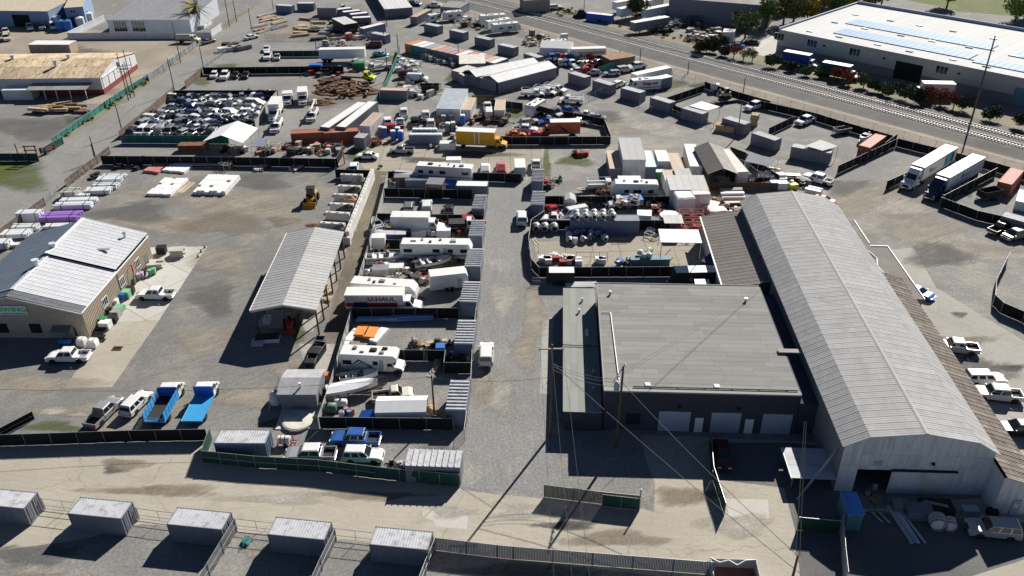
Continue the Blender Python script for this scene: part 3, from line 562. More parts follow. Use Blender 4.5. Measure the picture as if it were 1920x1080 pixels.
CARS = dict(
    sedan=dict(L=4.75,W=1.82,H=1.45,belt=.93,hood=.88,deck=.98,gh=(-1.8,-1.05,.25,1.1),ax=(1.42,-1.38),r=.33,win=2),
    coupe=dict(L=4.5,W=1.8,H=1.33,belt=.88,hood=.82,deck=.92,gh=(-1.7,-.9,.1,.95),ax=(1.38,-1.3),r=.33,win=1),
    hatch=dict(L=4.15,W=1.76,H=1.5,belt=.95,hood=.9,deck=.97,gh=(-2.0,-1.55,.3,1.05),ax=(1.3,-1.25),r=.32,win=2),
    wagon=dict(L=4.8,W=1.82,H=1.52,belt=.95,hood=.9,deck=.97,gh=(-2.3,-1.95,.3,1.1),ax=(1.42,-1.38),r=.33,win=3),
    suv=dict(L=4.8,W=1.92,H=1.76,belt=1.08,hood=1.04,deck=1.08,gh=(-2.3,-2.02,.3,1.0),ax=(1.45,-1.4),r=.38,win=3),
    bigsuv=dict(L=5.2,W=2.0,H=1.88,belt=1.15,hood=1.12,deck=1.15,gh=(-2.52,-2.3,.45,1.1),ax=(1.55,-1.5),r=.4,win=3),
    minivan=dict(L=5.05,W=1.96,H=1.76,belt=1.04,hood=.98,deck=1.04,gh=(-2.45,-2.2,.65,1.7),ax=(1.55,-1.45),r=.34,win=3),
    van=dict(L=5.6,W=2.0,H=2.1,belt=1.2,hood=1.12,deck=1.2,gh=(-2.75,-2.72,1.15,1.95),ax=(1.75,-1.65),r=.37,win=0),
    pickup=dict(L=5.75,W=1.98,H=1.88,belt=1.16,hood=1.12,gh=(-.98,-.82,.72,1.35),ax=(1.85,-1.8),r=.41,win=2,bed=-1.05),
    regcab=dict(L=5.3,W=1.95,H=1.8,belt=1.1,hood=1.06,gh=(-.35,-.22,.72,1.3),ax=(1.7,-1.6),r=.38,win=1,bed=-.42),
    crew=dict(L=6.0,W=2.0,H=1.92,belt=1.18,hood=1.14,gh=(-1.32,-1.18,.78,1.4),ax=(1.95,-1.9),r=.42,win=2,bed=-1.4))
def arch(x,r,z0,up=1):
    rr = r + .07
    return [(x + rr * math.cos(t),max(z0,r + rr * math.sin(t))) for t in [math.pi * i / 8 for i in range(9)]]
def car_parts(kind):
    k = ('car',kind)
    if k in CACHE: return CACHE[k]
    c = CARS[kind]; L,W,H,belt,hood,r = c['L'],c['W'],c['H'],c['belt'],c['hood'],c['r']; rb,rt,ft,fb = c['gh']; xf,xr = c['ax']; h = L / 2; z0 = .32
    P = []
    bed = c.get('bed')
    front = [(fb,belt),(fb + (h - fb) * .55,hood + .02),(h - .28,hood - .08),(h - .07,hood - .22),(h,hood - .42),(h - .01,.42),(h - .12,z0)]
    if bed is None:
        dk = c['deck']
        top = [(-h + .1,.36),(-h,.48),(-h + .02,dk - .3),(-h + .07,dk - .05),(-h + .16,dk),(rb,dk)] + front
        bot = arch(xf,r,z0) + arch(xr,r,z0)
        body = B().prof(top + bot,W,.07)
    else:
        top = [(bed,z0),(bed,belt)] + front
        body = B().prof(top + arch(xf,r,z0),W,.07)
    # dark sill/underside
    P.append(('body',body.mesh('body'),'paint',[]))
    P.append(('underbody',B().box(-h + .25,h - .25,-W / 2 + .22,W / 2 - .22,.2,.5).mesh('under'),'black',[]))
    # cabin: pillars and roof
    wb,wt = W / 2 - .05,W / 2 - .24
    zl,zr = belt - .03,H
    lo = [(rb,-wb,zl),(fb,-wb,zl),(fb,wb,zl),(rb,wb,zl)]; up = [(rt,-wt,H - .07),(ft,-wt,H - .07),(ft,wt,H - .07),(rt,wt,H - .07)]
    tp = [(rt + .1,-wt + .12,H),(ft - .14,-wt + .12,H),(ft - .14,wt - .12,H),(rt + .1,wt - .12,H)]
    P.append(('cabin',B().rings([lo,up,tp]).mesh('cabin'),'paint',[]))
    def lerp(a,b,t): return tuple(a[i] + (b[i] - a[i]) * t for i in range(3))
    def pane(a,b,c_,d,n,e=.012): # a,b bottom ; d,c top
        n = Vector(n).normalized() * e
        return B().add(*slab([tuple(Vector(q) + n) for q in (a,b,c_,d)],-.006))
    fw = [lerp(lo[1],up[1],.1),lerp(lo[2],up[2],.1),lerp(lo[2],up[2],.96),lerp(lo[1],up[1],.96)]
    fw = [(q[0],q[1] * .93,q[2]) for q in fw]
    P.append(('windshield',pane(*fw,((H - belt),0,fb - ft)).mesh('ws'),'glass',[]))
    rw = [lerp(lo[3],up[3],.15),lerp(lo[0],up[0],.15),lerp(lo[0],up[0],.92),lerp(lo[3],up[3],.92)]; rw = [(q[0],q[1] * .9,q[2]) for q in rw]
    if kind != 'van': P.append(('rear_window',pane(*rw,(-(H - belt),0,abs(rt - rb))).mesh('rw'),'glass',[]))
    nw = c['win']; cut = [0] + [i / nw for i in range(1,nw)] + [1] if nw else [.8,1]
    for s in (0,1):
        A,Bq = (lo[0],lo[1]) if s == 0 else (lo[3],lo[2]); C,D = (up[0],up[1]) if s == 0 else (up[3],up[2])
        for t0,t1 in zip(cut,cut[1:]):
            e0,e1 = t0 + .035,t1 - .035
            a,b_ = lerp(lerp(A,Bq,e0),lerp(C,D,e0),.14),lerp(lerp(A,Bq,e1),lerp(C,D,e1),.14); d_,c_ = lerp(lerp(A,Bq,e0),lerp(C,D,e0),.9),lerp(lerp(A,Bq,e1),lerp(C,D,e1),.9)
            q = (a,b_,c_,d_) if s == 0 else (b_,a,d_,c_)
            P.append(('side_window',pane(*q,(0,-1 if s == 0 else 1,.3)).mesh('sw'),'glass',[]))
    if bed is not None:
        b = B()
        side = [(-h,.5),(-h,belt - .06),(bed - .02,belt - .06),(bed - .02,z0 + .02)] + arch(xr,r,z0 + .02)
        n = len(side)
        for y0,y1 in ((-W / 2 + .03,-W / 2 + .13),(W / 2 - .13,W / 2 - .03)): b.rings([[(x,y0,z) for x,z in side],[(x,y1,z) for x,z in side]])
        b.box(-h + .01,-h + .09,-W / 2 + .13,W / 2 - .13,.5,belt - .09); b.box(bed - .1,bed - .03,-W / 2 + .13,W / 2 - .13,.5,belt - .06)
        P.append(('bed',b.mesh('bed'),'paint',[('bed_floor',B().box(-h + .09,bed - .1,-W / 2 + .13,W / 2 - .13,.62,.68).mesh('bf'),'liner')]))
    for s in (-1,1):
        y0 = s * (W / 2 - .32); P.append(('headlight',B().box(h - .16,h + .0,y0 - .2,y0 + .2,hood - .38,hood - .2).mesh('hl'),'lamp',[]))
        zt = (belt if bed is not None else c['deck']) - .2; y1 = s * (W / 2 - .16); P.append(('taillight',B().box(-h - .015,-h + .12,y1 - .1,y1 + .1,zt - .25,zt).mesh('tl'),'red',[]))
        P.append(('mirror',B().box(fb - .32,fb - .18,s * (W / 2 + .02) if s > 0 else -(W / 2 + .2),(W / 2 + .2) if s > 0 else -(W / 2 + .02),belt + .02,belt + .2).mesh('mir'),'paint',[]))
    P.append(('grille',B().box(h - .06,h + .012,-W / 2 + .55,W / 2 - .55,hood - .48,hood - .2).mesh('gr'),'black',[]))
    P.append(('bumper',B().box(h - .1,h + .06,-W / 2 + .12,W / 2 - .12,.38,.58).mesh('bf'),'bump',[])); P.append(('bumper',B().box(-h - .08,-h + .1,-W / 2 + .12,W / 2 - .12,.42,.6).mesh('br'),'bump',[]))
    CACHE[k] = P
    return P
def wheel_mesh(r,w): return cm(('tyre',r,w),lambda b: b.rings([[(rr * math.cos(t),y,rr * math.sin(t)) for t in [2 * math.pi * i / 14 for i in range(14)]] for rr,y in ((r * .62,-w / 2),(r * .93,-w / 2),(r,-w / 2 + .04),(r,w / 2 - .04),(r * .93,w / 2),(r * .62,w / 2))]))
def rim_mesh(r,w): return cm(('rim',r,w),lambda b: b.cyl((0,-w / 2 + .02,0),(0,w / 2 - .02,0),r * .63,n=10))
def wheel(par,x,y,r=.37,w=.24,rim='rim'):
    o = ob('wheel',wheel_mesh(r,w),'rubber',par,(x,y,r)); ob('rim',rim_mesh(r,w),rim,o); return o
FAR = 200.0
def car(kind,rear,front,col,label,group=None,cat=None,z=.7,hoodup=False,dark_wheels=False,mixc=None,missing=0,zbase=0.,L=None):
    """rear, front: tile points of the two ends at mid height"""
    a,b = g(rear,z + zbase),g(front,z + zbase); rz,_ = ux_of(a,b); c = (a + b) / 2
    return car_at(kind,(c.x,c.y,zbase),rz,col,label,group,cat,hoodup,mixc,missing)
CATS = dict(sedan='car',coupe='car',hatch='car',wagon='car',suv='car',bigsuv='car',minivan='van',van='van',pickup='pickup truck',regcab='pickup truck',crew='pickup truck')
def car_at(kind,loc,rz,col,label,group=None,cat=None,hoodup=False,mixc=None,missing=0):
    nm = dict(pickup='pickup_truck',regcab='pickup_truck',crew='pickup_truck',van='cargo_van',suv='sport_utility_car',bigsuv='sport_utility_car').get(kind,kind)
    t = th(nm,label,cat or CATS[kind],loc,rz,group); near = loc[1] < FAR; c = CARS[kind]
    mk = dict(paint='paint_' + col,glass='car_glass',black='black',lamp='lamp_clear',red='lamp_red',bump='paint_' + col if kind in ('sedan','coupe','hatch','wagon','minivan','suv') else 'chrome',liner='bed_liner' if col != 'white' or R() < .5 else 'paint_silver')
    for name,me,key,sub in car_parts(kind):
        if not near and name in ('headlight','mirror','grille','bumper'): continue
        if missing and name in ('windshield','bumper','headlight','side_window') and R() < missing: continue
        o = ob(name,me,mk[key] if not (mixc and name == 'cabin') else 'paint_' + mixc,t)
        for n2,m2,k2 in sub: ob(n2,m2,mk[k2],o)
    r = c['r']
    for x in c['ax']:
        for s in (-1,1):
            y = s * (c['W'] / 2 - .13)
            if near: wheel(t,x,y,r,.24)
            else: ob('wheel',wheel_mesh(r,.24),'rubber',t,(x,y,r))
    if hoodup: ob('open_hood',B().box(0,1.2,-.75,.75,0,.05),mk['paint'],t,(c['gh'][3] + .1,0,c['hood'] + .05),rot=(0,math.radians(-55),0))
    return t
# ---- bodies of larger vehicles
def stripe(name,mat,par,x0,x1,y,z0,z1,t=.012):
    return bx(name,mat,par,x0,x1,y - t if y < 0 else y,y if y < 0 else y + t,z0,z1)
def cab(t,x,W,col,H=2.6,L=1.9,z=.55,glass=True):
    """cab-over style truck cab with its back at x"""
    p = [(x,z),(x,H - .05),(x + .12,H),(x + L * .55,H),(x + L * .8,H * .58),(x + L,H * .55),(x + L + .02,z + .1),(x + L - .1,z)]
    c = ob('cab',B().prof(p,W,.08),'paint_' + col,t)
    s = .96
    ob('windshield',B().add(*slab([(x + L * .81,-W * .44,H * .61),(x + L * .81,W * .44,H * .61),(x + L * .58,W * .4,H * .97),(x + L * .58,-W * .4,H * .97)],.03)),'car_glass',c)
    for sd in (-1,1):
        y = sd * (W / 2 + .004)
        ob('side_window',B().add(*slab([(x + .35,y,H * .6),(x + L * .68,y,H * .6),(x + L * .55,y,H * .92),(x + .35,y,H * .92)],.012 * (1 if sd < 0 else -1))),'car_glass',c)
        ob('headlight',B().box(x + L - .05,x + L + .06,y * .8 - .15,y * .8 + .15,z + .3,z + .5),'lamp_clear',c); ob('mirror',B().box(x + L * .72,x + L * .78,sd * (W / 2 + .02) - .0 if sd > 0 else -(W / 2 + .28),(W / 2 + .28) if sd > 0 else -(W / 2 + .02),H * .62,H * .8),'black',c)
    ob('bumper',B().box(x + L - .1,x + L + .12,-W / 2 + .05,W / 2 - .05,z - .1,z + .15),'chrome',t)
    return c
def nose(t,x,W,col,H=2.3,z=.5,Lh=1.3,Lc=1.5,name='cab'):
    """bonneted cab: cabin from x to x+Lc then bonnet Lh"""
    p = [(x,z),(x,H),(x + Lc * .62,H),(x + Lc,H * .62),(x + Lc + Lh * .85,H * .52),(x + Lc + Lh,H * .45),(x + Lc + Lh,z + .05)] + [(x + Lc + Lh * .55 + .52 * math.cos(q),max(z,.48 + .52 * math.sin(q))) for q in [math.pi * i / 8 for i in range(9)]]
    c = ob(name,B().prof(p,W,.08),'paint_' + col,t)
    ob('windshield',B().add(*slab([(x + Lc * .97,-W * .43,H * .66),(x + Lc * .97,W * .43,H * .66),(x + Lc * .66,W * .4,H * .965),(x + Lc * .66,-W * .4,H * .965)],.03)),'car_glass',c)
    for sd in (-1,1):
        y = sd * (W / 2 + .004)
        ob('side_window',B().add(*slab([(x + .2,y,H * .64),(x + Lc * .85,y,H * .64),(x + Lc * .62,y,H * .92),(x + .2,y,H * .92)],.012 * (1 if sd < 0 else -1))),'car_glass',c)
        ob('headlight',B().box(x + Lc + Lh - .05,x + Lc + Lh + .05,y * .75 - .16,y * .75 + .16,H * .36,H * .43),'lamp_clear',c); ob('mirror',B().box(x + Lc - .1,x + Lc,sd * (W / 2 + .02) if sd > 0 else -(W / 2 + .25),(W / 2 + .25) if sd > 0 else -(W / 2 + .02),H * .62,H * .8),'paint_' + col,c)
    ob('grille',B().box(x + Lc + Lh - .02,x + Lc + Lh + .03,-W * .25,W * .25,H * .27,H * .42),'black',c)
    ob('bumper',B().box(x + Lc + Lh - .06,x + Lc + Lh + .14,-W / 2 + .05,W / 2 - .05,z - .05,z + .2),'chrome',t)
    return c
def place(name,rear,front,label,cat,z=1.2,group=None,zb=0.):
    a,b = g(rear,z),g(front,z); rz,L = ux_of(a,b); c = (a + b) / 2
    return th(name,label,cat,(c.x,c.y,zb),rz,group),L
def chassis(t,x0,x1,axles,W=2.3,r=.48,z=.75,dual=True):
    ob('chassis',B().box(x0,x1,-.5,-.36,z - .22,z).box(x0,x1,.36,.5,z - .22,z).box(x0,x1,-.7,.7,z - .04,z),'black',t)
    for i,x in enumerate(axles):
        for s in (-1,1): wheel(t,x,s * (W / 2 - .2),r,.45 if dual and i else .28,'rim')
def boxtruck(rear,front,col,label,boxcol='rv_white',L=8.2,W=2.4,H=3.4,roof='rv_white',z=1.8,group=None,text_=None):
    t,_ = place('box_truck',rear,front,label,'truck',z,group)
    h = L / 2; bl = L - 2.5
    chassis(t,-h,h - 1.6,(h - 1.35,-h + 1.5),W)
    ob('cargo_box',B().box(-h,-h + bl,-W / 2,W / 2,.95,H - .06),boxcol,t); ob('box_roof',B().box(-h - .02,-h + bl + .02,-W / 2 - .02,W / 2 + .02,H - .06,H),roof,t)
    nose(t,-h + bl + .1,W * .86,col,2.35,.5,1.1,1.3)
    ob('roller_door',B().box(-h - .03,-h - .005,-W / 2 + .15,W / 2 - .15,1.05,H - .25),'paint_silver',t)
    for s in (-1,1): ob('trim_rail',B().box(-h,-h + bl,s * (W / 2 + .01) - .02,s * (W / 2 + .01) + .02,.95,1.1),'steel',t)
    return t,-h,-h + bl,W,H
def semi_trailer(t,x0,x1,W=2.55,H=4.05,side='rv_white',roof='rv_white',wheels=True,axles=None):
    b = ob('trailer_body',B().box(x0,x1,-W / 2,W / 2,1.2,H - .05),side,t); ob('trailer_roof',B().box(x0 - .02,x1 + .02,-W / 2 - .02,W / 2 + .02,H - .05,H),roof,t)
    n = int((x1 - x0) / 1.2)
    for s in (-1,1):
        ob('side_rail',B().box(x0,x1,s * W / 2 - .03,s * W / 2 + .03,1.12,1.3),'steel',t); ob('top_rail',B().box(x0,x1,s * W / 2 - .025,s * W / 2 + .025,H - .2,H - .06),'steel',t)
    if wheels:
        for x in axles or (x0 + 1.4,x0 + 2.7):
            for s in (-1,1): wheel(t,x,s * (W / 2 - .3),.5,.5)
        ob('landing_gear',B().box(x1 - 2.6,x1 - 2.4,-.8,-.65,.1,1.2).box(x1 - 2.6,x1 - 2.4,.65,.8,.1,1.2),'black',t); ob('axle_frame',B().box(x0 + .4,x0 + 3.6,-.6,.6,.5,1.2),'black',t)
    for s in (-1,1): ob('rear_door',B().box(x0 - .04,x0 - .005,s * .62 - .58,s * .62 + .58,1.3,H - .2),side,t)
    return b
def tractor_unit(t,x,col,roofcol=None):
    """sleeper tractor, rear of chassis at x"""
    W = 2.45
    chassis(t,x,x + 6.2,(x + 5.5,x + .9,x + 2.2),W,.5,.95)
    nose(t,x + 2.6,W * .93,col,3.0,.6,1.55,2.0,'cab')
    ob('sleeper_fairing',B().hexa([(x + 2.6,-1.1,2.9),(x + 4.0,-1.05,2.9),(x + 4.0,1.05,2.9),(x + 2.6,1.1,2.9)],[(x + 2.6,-1.1,3.75),(x + 3.1,-1.0,3.7),(x + 3.1,1.0,3.7),(x + 2.6,1.1,3.75)]),'paint_' + (roofcol or col),t)
    ob('fuel_tank',B().cyl((x + 2.6,-1.0,.75),(x + 3.9,-1.0,.75),.3).cyl((x + 2.6,1.0,.75),(x + 3.9,1.0,.75),.3),'chrome',t)
def rv_windows(t,xs,W,z,hh=.65,both=True):
    for x0,x1 in xs:
        for s in ((-1,1) if both else (-1,)): stripe('window','car_glass',t,x0,x1,s * W / 2,z,z + hh,.02)
def roofbits(t,xs,H,seed=0):
    for i,(x,y,w,d) in enumerate(xs): ob('roof_hatch' if i else 'roof_unit',B().hexa([(x - w,y - d,H - .01),(x + w,y - d,H - .01),(x + w,y + d,H - .01),(x - w,y + d,H - .01)],[(x - w * .8,y - d * .8,H + .22),(x + w * .8,y - d * .8,H + .22),(x + w * .8,y + d * .8,H + .22),(x - w * .8,y + d * .8,H + .22)]),['rv_white','black','grime','paint_silver'][(i + seed) % 4],t)
def travel_trailer(rear,front,label,L=7.5,W=2.4,H=3.1,z=1.8,group=None,band=None,wins=((-2.6,-1.4),(.2,1.6)),seed=0,body='rv_white'):
    t,_ = place('travel_trailer',rear,front,label,'trailer',z,group); h = L / 2
    ob('body',B().prof([(-h,.6),(-h + .05,H - .25),(-h + .3,H),(h - .9,H),(h - .2,H * .75),(h,H * .5),(h - .1,.6)],W,.08),body,t)
    rv_windows(t,wins,W,1.5)
    for s in (-1,1):
        if band: stripe('band',band,t,-h + .1,h - .2,s * W / 2,1.0,1.2,.01)
        for x in (-.45,.45): wheel(t,x,s * (W / 2 - .12),.36,.22)
    stripe('door','paint_silver',t,h - 2.6,h - 1.95,-W / 2,.75,2.6,.015)
    ob('hitch',B().tube([(h - .1,-.5,.5),(h + 1.1,0,.5),(h - .1,.5,.5)],.06),'black',t)
    roofbits(t,((-.3,0,.5,.35),(-2.3,.3,.25,.25),(1.9,-.3,.25,.25),(-1.4,-.4,.2,.2)),H,seed); return t
def enclosed_trailer(rear,front,label,L=4.9,W=2.1,H=2.5,col='rv_white',z=1.4,group=None):
    t,_ = place('cargo_trailer',rear,front,label,'trailer',z,group); h = L / 2
    ob('body',B().prof([(-h,.5),(-h,H - .05),(-h + .05,H),(h - .35,H),(h,H * .8),(h,.5)],W,.05),col,t)
    ob('roof_panel',B().box(-h + .06,h - .4,-W / 2 + .06,W / 2 - .06,H - .01,H + .02),'rv_white',t)
    for s in (-1,1):
        for x in (-.4,.35): wheel(t,x,s * (W / 2 + .02),.34,.2)
        ob('fender',B().box(-.9,.85,s * (W / 2 + .02) - .12,s * (W / 2 + .02) + .12,.72,.78),'black',t)
    stripe('door','paint_silver',t,h - 1.7,h - .95,-W / 2,.6,2.2,.012)
    ob('hitch',B().tube([(h,-.5,.45),(h + 1.0,0,.45),(h,.5,.45)],.05),'black',t); return t
def open_trailer(rear,front,label,L=4.2,W=1.9,hh=.6,col='paint_black',z=.8,group=None):
    t,_ = place('utility_trailer',rear,front,label,'trailer',z,group); h = L / 2
    ob('bed',B().box(-h,h,-W / 2,W / 2,.6,.68),'grime',t)
    for a in ((-h,h,-W / 2,-W / 2 + .05),(-h,h,W / 2 - .05,W / 2),(-h,-h + .05,-W / 2 + .05,W / 2 - .05),(h - .05,h,-W / 2 + .05,W / 2 - .05)): ob('side_board',B().box(*a,.68,.68 + hh),col,t)
    for s in (-1,1):
        for x in (-.4,.35): wheel(t,x,s * (W / 2 + .14),.33,.2)
    ob('hitch',B().tube([(h,-.5,.5),(h + 1.1,0,.5),(h,.5,.5)],.05),'black',t); return t
def boat(rear,front,label,L=6.5,W=2.2,z=1.4,col='rv_white',trim='paint_blue',covered=None,group=None,zb=.55):
    t,_ = place('boat',rear,front,label,'boat',z,group); h = L / 2
    st = [(-h,.92,.95),(-h * .4,1.0,.98),(h * .2,.98,1.02),(h * .65,.62,1.1),(h * .92,.2,1.18),(h,.02,1.2)]
    rs = []
    for x,w,d in st: rs.append([(x,-W / 2 * w,zb + d),(x,-W / 2 * w * .82,zb + .35),(x,0,zb + (.05 if x < h * .6 else .05 + .6 * (x - h * .6) / (h * .4))),(x,W / 2 * w * .82,zb + .35),(x,W / 2 * w,zb + d)])
    b = B(); n = 5; k = 0
    for r in rs: b.v += r
    for i in range(len(rs) - 1):
        for j in range(4): b.f.append((i * n + j,i * n + j + 1,(i + 1) * n + j + 1,(i + 1) * n + j))
    b.f.append((0,1,2,3,4)); b.f.append((25,26,27,28,29)[::-1])
    ob('hull',b,col,t)
    ob('gunwale',B().tube([r[0] for r in rs],.06,5).tube([r[4] for r in rs],.06,5).tube([rs[0][0],rs[0][4]],.06,5),trim,t)
    ob('foredeck',B().poly([(h * .2,-W / 2 * .95,zb + 1.0),(h * .65,-W / 2 * .6,zb + 1.09),(h * .92,-W / 2 * .19,zb + 1.17),(h * .92,W / 2 * .19,zb + 1.17),(h * .65,W / 2 * .6,zb + 1.09),(h * .2,W / 2 * .95,zb + 1.0)]),col,t)
    ob('cockpit_floor',B().poly([(-h + .05,-W / 2 * .85,zb + .5),(h * .25,-W / 2 * .85,zb + .5),(h * .25,W / 2 * .85,zb + .5),(-h + .05,W / 2 * .85,zb + .5)]),'grime',t)
    if covered: ob('cover',B().rings([[(x,-W / 2 * w * .98,zb + d + .02),(x,0,zb + d + .3),(x,W / 2 * w * .98,zb + d + .02)] for x,w,d in st],cap=True),covered,t)
    else:
        ob('windscreen',B().hexa([(h * .18,-W * .38,zb + .98),(h * .24,-W * .38,zb + .98),(h * .24,W * .38,zb + .98),(h * .18,W * .38,zb + .98)],[(h * .08,-W * .34,zb + 1.4),(h * .1,-W * .34,zb + 1.4),(h * .1,W * .34,zb + 1.4),(h * .08,W * .34,zb + 1.4)]),'car_glass',t)
        for x in (-.2 * h,-.55 * h): ob('seat',B().box(x - .3,x + .3,-W * .36,W * .36,zb + .5,zb + .85).box(x - .35,x - .2,-W * .36,W * .36,zb + .85,zb + 1.15),'sign_white',t)
    ob('outboard',B().box(-h - .5,-h - .05,-.2,.2,zb + .3,zb + 1.25).box(-h - .4,-h - .2,-.08,.08,zb - .2,zb + .3),'black',t)
    ob('trailer_frame',B().tube([(-h + .3,-.7,.4),(h * .5,-.6,.42),(h + .9,0,.45),(h * .5,.6,.42),(-h + .3,.7,.4)],.05).box(-h * .3 - .05,-h * .3 + .05,-1,1,.35,.45),'steel',t)
    for s in (-1,1): wheel(t,-h * .3,s * 1.05,.32,.2)
    return t
# ================================================================ CONTAINERS, SHEDS, FENCES, POLES
M('cont_grey',(.19,.198,.235),.7,0,var=.08,rnd=.05,dirt=(.2,.15,.11),damt=.25); M('cont_roof',(.47,.48,.51),.8,0,var=.08,rnd=.05,scale=.5,dirt=(.16,.13,.11),damt=.6)
M('cont_white',(.76,.76,.75),.5,var=.07,dirt=(.4,.3,.2),damt=.35); M('cont_rust',(.36,.13,.08),.7,var=.2,rnd=.1,dirt=(.18,.09,.06)); M('cont_blue',(.16,.2,.3),.5,.1,var=.1,dirt=(.2,.15,.1)); M('cont_tan',(.47,.36,.27),.7,var=.15,rnd=.1,dirt=(.3,.2,.14)); M('cont_orange',(.6,.22,.09),.6,var=.12,dirt=(.35,.2,.12))
M('cont_pink',(.5,.22,.18),.7,var=.2,dirt=(.5,.42,.36),damt=.6); M('cont_slate',(.17,.18,.21),.6,var=.12); M('cont_green',(.03,.28,.22),.5); M('cont_teal',(.1,.2,.24),.6)
def container(loc,rz,label,L=6.06,W=2.44,H=2.59,wall='cont_grey',roof='cont_roof',group='grey shipping containers along the yards',door=1,name='shipping_container',cat='container',zb=0.):
    """origin centre; long axis x; door at +x end"""
    t = th(name,label,cat,(loc[0],loc[1],zb),rz,group); h,q = L / 2,W / 2
    for s in (-1,1):
        ob('side_wall',cm(('cs',L,W,H,s),lambda b: b.corr(((h - .1) * (-1 if s < 0 else 1),s * (q - .06),.15),(1 if s < 0 else -1,0,0),(0,0,1),(0,s,0),L - .2,H - .3,.3,.05)),wall,t)
    dp = .025 if roof == 'cont_roof' else .006; ob('roof',cm(('cr',L,W,H,dp),lambda b: b.corr((-h + .08,-q + .06,H - .06),(1,0,0),(0,1,0),(0,0,1),L - .16,W - .12,.3,dp)),roof,t)
    ob('end_wall',cm(('ce',L,W,H),lambda b: b.corr((-h + .06,q - .1,.15),(0,-1,0),(0,0,1),(-1,0,0),W - .2,H - .3,.3,.05)),wall,t)
    ob('frame',cm(('cf',L,W,H),lambda b: [b.box(sx * (h - .06) - .06,sx * (h - .06) + .06,sy * (q - .06) - .06,sy * (q - .06) + .06,0,H + .01) for sx in (-1,1) for sy in (-1,1)] and [b.box(-h + .12,h - .12,sy * (q - .05) - .04,sy * (q - .05) + .04,z0,z1) for sy in (-1,1) for z0,z1 in ((.02,.16),(H - .14,H - .02))] and [b.box(sx * (h - .05) - .04,sx * (h - .05) + .04,-q + .12,q - .12,z0,z1) for sx in (-1,1) for z0,z1 in ((.02,.16),(H - .14,H - .02))]),wall,t)
    ob('floor',cm(('cfl',L,W),lambda b: b.box(-h + .1,h - .1,-q + .1,q - .1,.1,.16)),'black',t)
    for s in (-1,1):
        d = ob('door',cm(('cd',L,W,H,s),lambda b: b.corr((h - .07,min(0,s * (q - .12)) + .01,.16),(0,1,0),(0,0,1),(1,0,0),q - .14,H - .31,.38,.03)),wall,t)
        ob('lock_bar',cm(('clb',L,W,H,s),lambda b: b.cyl((h - .01,s * .25,.2),(h - .01,s * .25,H - .2),.025,n=6).cyl((h - .01,s * .8,.2),(h - .01,s * .8,H - .2),.025,n=6)),'steel',d)
    return t
def cont_px(A,Bp,label,z=2.59,side=1,L=6.06,W=2.44,rz_off=0.,**k):
    """A,B: tile points of the nearer long top edge; body lies to the far side"""
    a,b = g(A,z),g(Bp,z); rz,l = ux_of(a,b); m = (a + b) / 2; n = Vector((-math.sin(rz),math.cos(rz),0)) * (W / 2) * side
    return container(((m + n).x,(m + n).y),rz + rz_off,label,L=L,W=W,H=z,**k)
def ribshed(loc,rz,label,L=6.06,W=2.6,H=2.6,group='ribbed-roof storage units beside the gravel lane',wall='cont_slate',nrib=9):
    t = th('storage_unit',label,'shed',(loc[0],loc[1],0),rz,group); h,q = L / 2,W / 2
    for s in (-1,1): ob('side_wall',cm(('rs',L,W,H,s),lambda b: b.box(-h,h,s * q - .04,s * q + .04,0,H - .05)),wall,t)
    for s in (-1,1): ob('end_wall',cm(('re',L,W,H,s),lambda b: b.box(s * (h - .04) - .04,s * (h - .04) + .04,-q + .04,q - .04,0,H - .05)),wall,t)
    pw = L / nrib
    rm = cm(('rr',pw,W),lambda b: b.box(-pw / 2,pw / 2 - .02,-q - .08,q + .08,0,.05).hexa([(-pw * .5,-q - .08,.05),(-pw * .3,-q - .08,.05),(-pw * .3,q + .08,.05),(-pw * .5,q + .08,.05)],[(-pw * .45,-q - .08,.2),(-pw * .35,-q - .08,.2),(-pw * .35,q + .08,.2),(-pw * .45,q + .08,.2)]))
    for i in range(nrib): ob('roof_sheet',rm,'cont_roof',t,(-h + pw * (i + .5),0,H - .05))
    dr = ob('door',cm(('rdo',W,H),lambda b: b.box(-.03,0,-q + .3,q - .3,.1,H - .4)),'cont_blue',t,(-h - .005,0,0))
    return t
M('screen_black',(.012,.0125,.014),.85,var=.3,rnd=.25); M('screen_green',(.015,.06,.05),.8,var=.2,rnd=.15); M('screen_grey',(.15,.155,.165),.7,var=.15,rnd=.1); M('screen_teal',(.03,.17,.14),.8,var=.2,rnd=.15); M('slat_grey',(.24,.245,.265),.6,var=.1,rnd=.1); M('slat_olive',(.1,.105,.09),.7,rnd=.1); M('board_brown',(.16,.12,.095),.85,var=.2,rnd=.18); M('wall_pale',(.33,.33,.33),.8,var=.12,rnd=.06); M('galv',(.4,.41,.42),.45,.5)
CHAIN('chain',(.3,.3,.3),.22)
M('corr_white',(.55,.58,.62),.6,var=.08,rnd=.05)
post_m = cm('post',lambda b: b.cyl((0,0,0),(0,0,1),.035,n=6))
rail_m = cm('rail',lambda b: b.cyl((0,0,0),(1,0,0),.028,n=5))
def panel_mesh(v):     # screen cloth with a slack belly
    def mk(b):
        rnd_ = random.Random(v); nx,nz = 4,3; k = len(b.v)
        for i in range(nx + 1):
            for j in range(nz + 1):
                e = 0 if i in (0,nx) or j == nz else rnd_.uniform(-.05,.05)
                b.v.append((i / nx,e,j / nz))
        for i in range(nx):
            for j in range(nz): b.f.append((k + i * (nz + 1) + j,k + (i + 1) * (nz + 1) + j,k + (i + 1) * (nz + 1) + j + 1,k + i * (nz + 1) + j + 1))
    return cm(('panel',v),mk)
